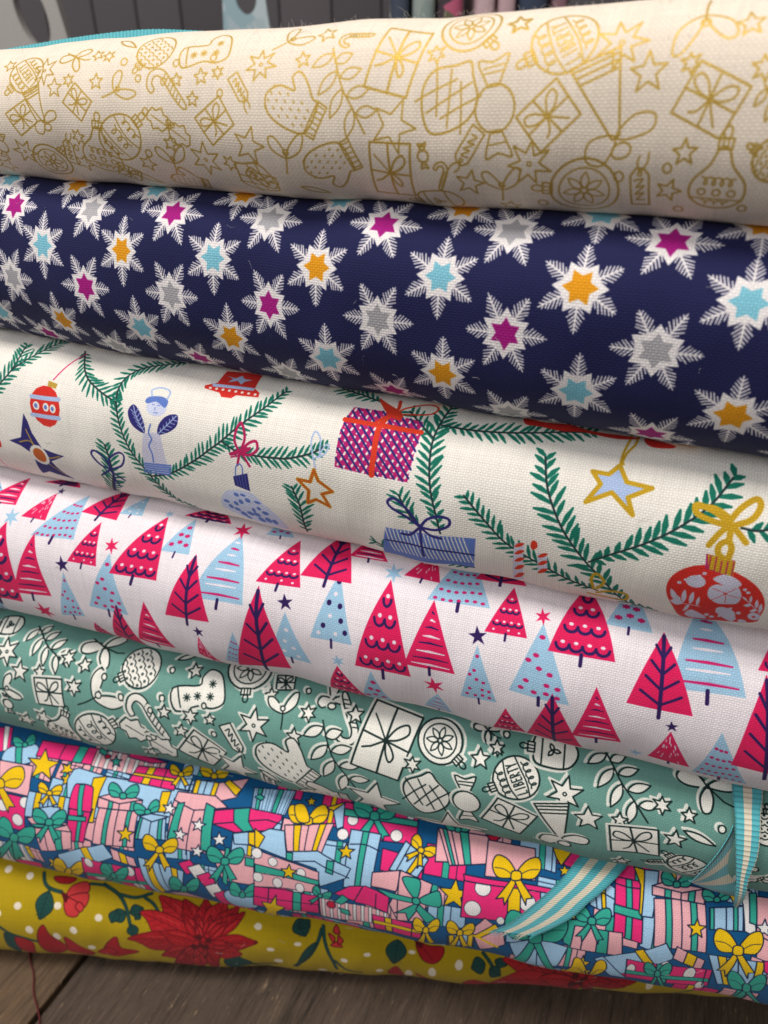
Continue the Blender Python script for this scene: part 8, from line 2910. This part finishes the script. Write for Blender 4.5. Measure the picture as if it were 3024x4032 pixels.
RIB = {'hanging': {'L': [(0.11465, 0.16576, -0.19925), (0.11344, 0.16119, -0.20114), (0.11272, 0.15518, -0.20465), (0.11218, 0.14985, -0.21068), (0.11299, 0.14633, -0.21917), (0.11438, 0.14499, -0.22779), (0.11633, 0.14579, -0.23704), (0.11993, 0.14953, -0.24474)], 'R': [(0.12382, 0.16423, -0.19912), (0.12259, 0.15958, -0.20082), (0.12047, 0.15486, -0.20305), (0.11924, 0.15019, -0.20688), (0.11822, 0.14633, -0.21333), (0.11685, 0.14445, -0.22127), (0.11763, 0.14412, -0.23049), (0.12086, 0.14973, -0.24535)], 'ribs': 36, 'n': 110, 'uvx': (0, 0.62)}, 'folded': {'L': [(0.11248, 0.15426, -0.20781), (0.11119, 0.15268, -0.21102), (0.10911, 0.15139, -0.21668), (0.10732, 0.15122, -0.22277), (0.10583, 0.15218, -0.23002), (0.10563, 0.15472, -0.23814), (0.10649, 0.15794, -0.24247)], 'R': [(0.12066, 0.15227, -0.24321), (0.11812, 0.15256, -0.24268), (0.11572, 0.15337, -0.2426), (0.11337, 0.15436, -0.24279), (0.11112, 0.1557, -0.24312), (0.10876, 0.15666, -0.24291), (0.10639, 0.1576, -0.24196)], 'ribs': 24, 'n': 90, 'uvx': (0, 1)}, 'loose': {'L': [(0.07725, 0.17559, -0.25025), (0.07217, 0.1717, -0.2509), (0.06693, 0.16708, -0.25336), (0.06204, 0.16412, -0.25684), (0.05639, 0.16169, -0.26132), (0.0509, 0.16003, -0.26649), (0.04639, 0.15898, -0.27079), (0.04119, 0.15875, -0.27461)], 'R': [(0.09371, 0.17203, -0.24995), (0.08953, 0.16839, -0.25039), (0.08444, 0.16448, -0.25227), (0.07864, 0.16128, -0.25587), (0.07395, 0.15935, -0.25916), (0.06927, 0.15744, -0.26364), (0.06303, 0.15631, -0.26814), (0.05607, 0.15591, -0.27323)], 'ribs': 52, 'n': 150, 'uvx': (0, 1)}, 'over_top': {'L': [(-0.15537, 0.32, 0.00685), (-0.14095, 0.32, 0.00835), (-0.11472, 0.32, 0.01197), (-0.08892, 0.32, 0.01453), (-0.07216, 0.32, 0.01445), (-0.06128, 0.32, 0.01368), (-0.05111, 0.32, 0.01197), (-0.0421, 0.32, 0.00883)], 'R': [(-0.15348, 0.314, 0.00318), (-0.13923, 0.314, 0.00468), (-0.11332, 0.314, 0.00827), (-0.08783, 0.314, 0.01082), (-0.07127, 0.314, 0.01074), (-0.06053, 0.314, 0.00997), (-0.05048, 0.314, 0.00827), (-0.04158, 0.314, 0.00515)], 'ribs': 90, 'n': 120, 'uvx': (0, 0.35)}}
rb = empty('ribbon', Vector((.28, .85, -1.2)) * SC)
tag(rb, 'turquoise and cream striped ribbon hanging over the sage green bolt, one end frayed', 'ribbon')
for nm, d in RIB.items():
    strip('ribbon_length', [np.array(p) for p in d['L']], [np.array(p) for p in d['R']], rb, d['ribs'], n=d['n'], uvx=d['uvx'])
# frayed threads along the cut end
fr = RIB['loose']; a0, b0 = np.array(fr['L'][-1]), np.array(fr['R'][-1]); rnd = random.Random(5)
dirv = (a0 - np.array(fr['L'][-2])); dirv /= np.linalg.norm(dirv)
fm = [plain_layers_material('fray_turquoise', (80, 178, 188)), plain_layers_material('fray_cream', (226, 220, 204))]
V = []; F = []; FM = []
for k in range(110):
    x = rnd.random(); p = a0 + (b0 - a0) * x - dirv * .0006; l = rnd.uniform(.0012, .0046) * (1.8 if rnd.random() < .08 else 1); w = .00016
    dd = dirv + np.array([rnd.uniform(-.4, .4), rnd.uniform(-.2, .2), rnd.uniform(-.5, .1)]); dd /= np.linalg.norm(dd); side = (b0 - a0) / np.linalg.norm(b0 - a0) * w
    up = np.array([0, -.00012, .00012]); base = len(V); q = p + dd * l * .5 + np.array([rnd.uniform(-.0003, .0003)] * 3); r = p + dd * l
    for P, f in ((p, 1), (q, .8), (r, .3)): V += [P - side * f, P + side * f, P + up * f]
    for a in range(2):
        for b in range(3): F.append((base + a * 3 + b, base + a * 3 + (b + 1) % 3, base + a * 3 + 3 + (b + 1) % 3, base + a * 3 + 3 + b)); FM.append(1 if .22 < x < .40 or .6 < x < .78 else 0)
tag(mesh_obj('frayed_threads', V, F, None, rb, mats=fm, fmat=FM), kind='stuff')

# ---------------------------------------------------------------- fuzz of fine fibres along the top bolt
V = []; F = []; rnd = random.Random(8); top = [x for x in bpy.data.objects if x.get('label', '').startswith('topmost')][0]
for k in range(480):
    s = rnd.uniform(-.6, .5); v = rnd.gauss(.115, .05); v = min(v, .18)
    p = np.array(surf(0, s, v, -.001)); e, nn_ = axes(0); nrm = np.array(surf(0, s, v, .05)) - p; nrm /= np.linalg.norm(nrm)
    l = rnd.uniform(.0004, .0015) * (1.6 if rnd.random() < .08 else 1); w = .000028
    d1 = nrm + e * rnd.uniform(-1, 1) + np.array([0, 0, rnd.uniform(-.3, .3)]); d2 = d1 + e * rnd.uniform(-1.5, 1.5); base = len(V)
    q = p + d1 * l * .5; r = q + d2 * l * .5
    for P, f in ((p, 1), (q, 1), (r, .5)): V += [P - e * w * f, P + e * w * f, P + np.array([0, -w, w]) * f]
    for a in range(2):
        for b in range(3): F.append((base + a * 3 + b, base + a * 3 + (b + 1) % 3, base + a * 3 + 3 + (b + 1) % 3, base + a * 3 + 3 + b))
tag(mesh_obj('cotton_fuzz', V, F, plain_layers_material('lint', (236, 230, 222)), top), kind='stuff')

# ---------------------------------------------------------------- lint and stray fibres caught on the cloth
for i, root in enumerate([x for x in bpy.data.objects if x.name.startswith('fabric_bolt')]):
    V = []; F = []; rnd = random.Random(40 + i); e, nn_ = axes(i)
    for k in range(26):
        s, v = rnd.uniform(-.75, .6), rnd.uniform(-.12, .14); a = rnd.uniform(0, 6.28); w = .00003; n = 7; base = len(V); st_ = rnd.uniform(.0015, .005) / SC / n
        for j in range(n):
            p = np.array(surf(i, s, v, .002)); q = np.array(surf(i, s + .004, v, .002)); up = np.array(surf(i, s, v, .01)) - p; up /= np.linalg.norm(up)
            V += [p, p + up * w * 2, p + np.cross(up, (q - p) / np.linalg.norm(q - p)) * w * 2]
            a += rnd.uniform(-.7, .7); s += math.cos(a) * st_; v += math.sin(a) * st_
        for j in range(n - 1):
            for b in range(3): F.append((base + j * 3 + b, base + j * 3 + (b + 1) % 3, base + j * 3 + 3 + (b + 1) % 3, base + j * 3 + 3 + b))
    lm = plain_layers_material('lint', ((150, 140, 130), (190, 190, 200), (140, 130, 120), (150, 120, 130), (210, 210, 205), (210, 205, 200), (220, 215, 200))[i])
    tag(mesh_obj('lint', V, F, lm, root), kind='stuff')

# ---------------------------------------------------------------- blurred shop behind
def box(name, x0, x1, y0, y1, z0, z1, mat, parent=None, bev=.0):
    bm = bmesh.new(); bmesh.ops.create_cube(bm, size=1)
    for v in bm.verts: v.co = Vector(((x0 + x1) / 2 + v.co.x * (x1 - x0), (y0 + y1) / 2 + v.co.y * (y1 - y0), (z0 + z1) / 2 + v.co.z * (z1 - z0))) * SC
    if bev: bmesh.ops.bevel(bm, geom=bm.edges[:], offset=bev * SC, segments=4, affect='EDGES', profile=.5)
    me = bpy.data.meshes.new(name); bm.to_mesh(me); bm.free(); me.materials.append(mat)
    for p in me.polygons: p.use_smooth = bool(bev)
    o = bpy.data.objects.new(name, me); scene.collection.objects.link(o)
    if parent: o.parent = parent; o.location = -parent.location
    return o
def mottled(name, cols, scale, seed=0, rough=.8):
    M = NT(name); tc = M.n('ShaderNodeTexCoord'); v = M.n('ShaderNodeTexVoronoi', i_Scale=scale); M.l(tc.outputs['Object'], v.inputs['Vector'])
    cr = M.n('ShaderNodeValToRGB'); cr.color_ramp.interpolation = 'CONSTANT'; s = M.n('ShaderNodeSeparateColor'); M.l(v.outputs['Color'], s.inputs[0]); M.l(s.outputs[0], cr.inputs[0])
    e = cr.color_ramp.elements; e[0].color = srgb(cols[0]); e[1].position = 1 / len(cols); e[1].color = srgb(cols[1 % len(cols)])
    for k in range(2, len(cols)): q = e.new(k / len(cols)); q.color = srgb(cols[k])
    M.l(cr.outputs[0], M.b.inputs['Base Color']); M.b.inputs['Roughness'].default_value = rough
    return M.m
wall = empty('panelled_wall', Vector((0, 4.6, -2)) * SC); tag(wall, 'dark grey wall of upright boards behind the pile, out of focus', 'wall')
rnd = random.Random(2); x = -5.0; dark = [plain_layers_material('dark_paint', c) for c in ((86, 82, 85), (90, 86, 89), (82, 78, 81), (94, 89, 92))]
box('wall_backing', -5.2, 5.2, 4.72, 4.8, -3.0, 3.0, dark[2], wall)
while x < 5.0:
    w = rnd.uniform(.21, .27); box('board', x + .002, x + w - .002, 4.6, 4.7, -3.0, 3.0, dark[rnd.randrange(4)], wall, bev=.012); x += w
def hole_card(name, pts, hole, y0, thick, mat, label):
    """upright card cut from an outline, with a round-cornered hole; pts and hole in (x, z) at distance y0"""
    V = []; F = []; n = 48; P = np.array(pts, float); c = np.array(hole[:2])
    H = ell(hole[0], hole[1], hole[2], hole[3], hole[4], n); O = []
    for q in H:                                     # shoot each hole vertex out to the outline
        d = q - c; d /= np.linalg.norm(d); best = 9
        for a, b in zip(P, np.roll(P, -1, 0)):
            m = np.array([d, a - b]).T
            if abs(np.linalg.det(m)) < 1e-9: continue
            t, u = np.linalg.solve(m, a - c)
            if t > 0 and -.001 <= u <= 1.001: best = min(best, t)
        O.append(c + d * best)
    for yy in (y0, y0 + thick):
        for ring in (H, O):
            for q in ring: V.append(np.array([q[0], yy, q[1]]) * SC)
    for k in range(n):
        j = (k + 1) % n; F += [(k, j, n + j, n + k), (2 * n + j, 2 * n + k, 3 * n + k, 3 * n + j), (k, 2 * n + k, 2 * n + j, j), (n + k, n + j, 3 * n + j, 3 * n + k)]
    o = mesh_obj(name, V, F, mat, smooth=False); return tag(o, label, 'card')
k3 = 3.3 / 4
hole_card('punched_card', [(-2.3 * k3, .62), (-1.53 * k3, .62), (-1.42 * k3, .0), (-1.40 * k3, -2.3), (-2.3 * k3, -2.3)], (-1.585 * k3, .245 * k3, .055, .115, 12), 3.3, .05,
          plain_layers_material('grey_card', (178, 174, 170)), 'big pale grey card with an oval hole, blurred at far left behind the pile')
hole_card('punched_card', [(-.70 * k3, .50), (-.56 * k3, .50), (-.50 * k3, .0), (-.48 * k3, -2.3), (-.78 * k3, -2.3), (-.74 * k3, .0)], (-.615 * k3, .30 * k3, .038, .05, 0), 3.3, .05,
          mottled('pale_print', [(168, 186, 192), (182, 196, 200), (150, 176, 184), (190, 190, 176)], 60.), 'narrow pale blue card with a round hole, blurred behind the top bolt')
def standing(x0, x1, z1, mat, label):
    o = box('standing_bolt', x0 * k3, x1 * k3, 3.2, 3.75, -2.2, z1, mat, bev=min(.05, (x1 - x0) * k3 * .4)); tag(o, label, 'fabric bolt', 'upright bolts on the shelf behind')
standing(.03, .11, .6, mottled('red_white_print', [(150, 30, 40), (190, 190, 190), (60, 70, 90), (56, 66, 82)], 42.), 'narrow upright bolt in red, white and slate, blurred behind the top bolt')
standing(.125, .225, .5, mottled('grey_green_print', [(128, 142, 138), (140, 150, 146), (118, 134, 130)], 60.), 'upright grey green bolt, blurred, left of the pink floral one')
standing(.235, .345, .55, mottled('floral_print', [(60, 48, 56), (176, 84, 112), (70, 60, 62), (60, 48, 56), (96, 92, 70)], 85.), 'upright dark bolt with pink flowers, blurred behind the top bolt')
standing(.40, .485, .6, plain_layers_material('blush_cloth', (196, 168, 172)), 'plain blush pink upright bolt, left of its twin, blurred')
standing(.50, .575, .6, plain_layers_material('blush_cloth', (190, 160, 164)), 'plain blush pink upright bolt standing next to the navy one, blurred')
standing(.59, .72, .6, plain_layers_material('navy_cloth', (52, 62, 84)), 'plain navy upright bolt, rightmost of the blurred row')
standing(.735, .80, .5, plain_layers_material('rose_cloth', (132, 98, 106)), 'thin dusky rose upright bolt beyond the navy one, blurred')
shelf = box('shelf', -2.6, 2.6, 3.1, 4.45, -2.35, -2.2, plain_layers_material('shelf_paint', (90, 84, 80))); tag(shelf, 'low grey shelf carrying the upright bolts and cards', 'shelf')
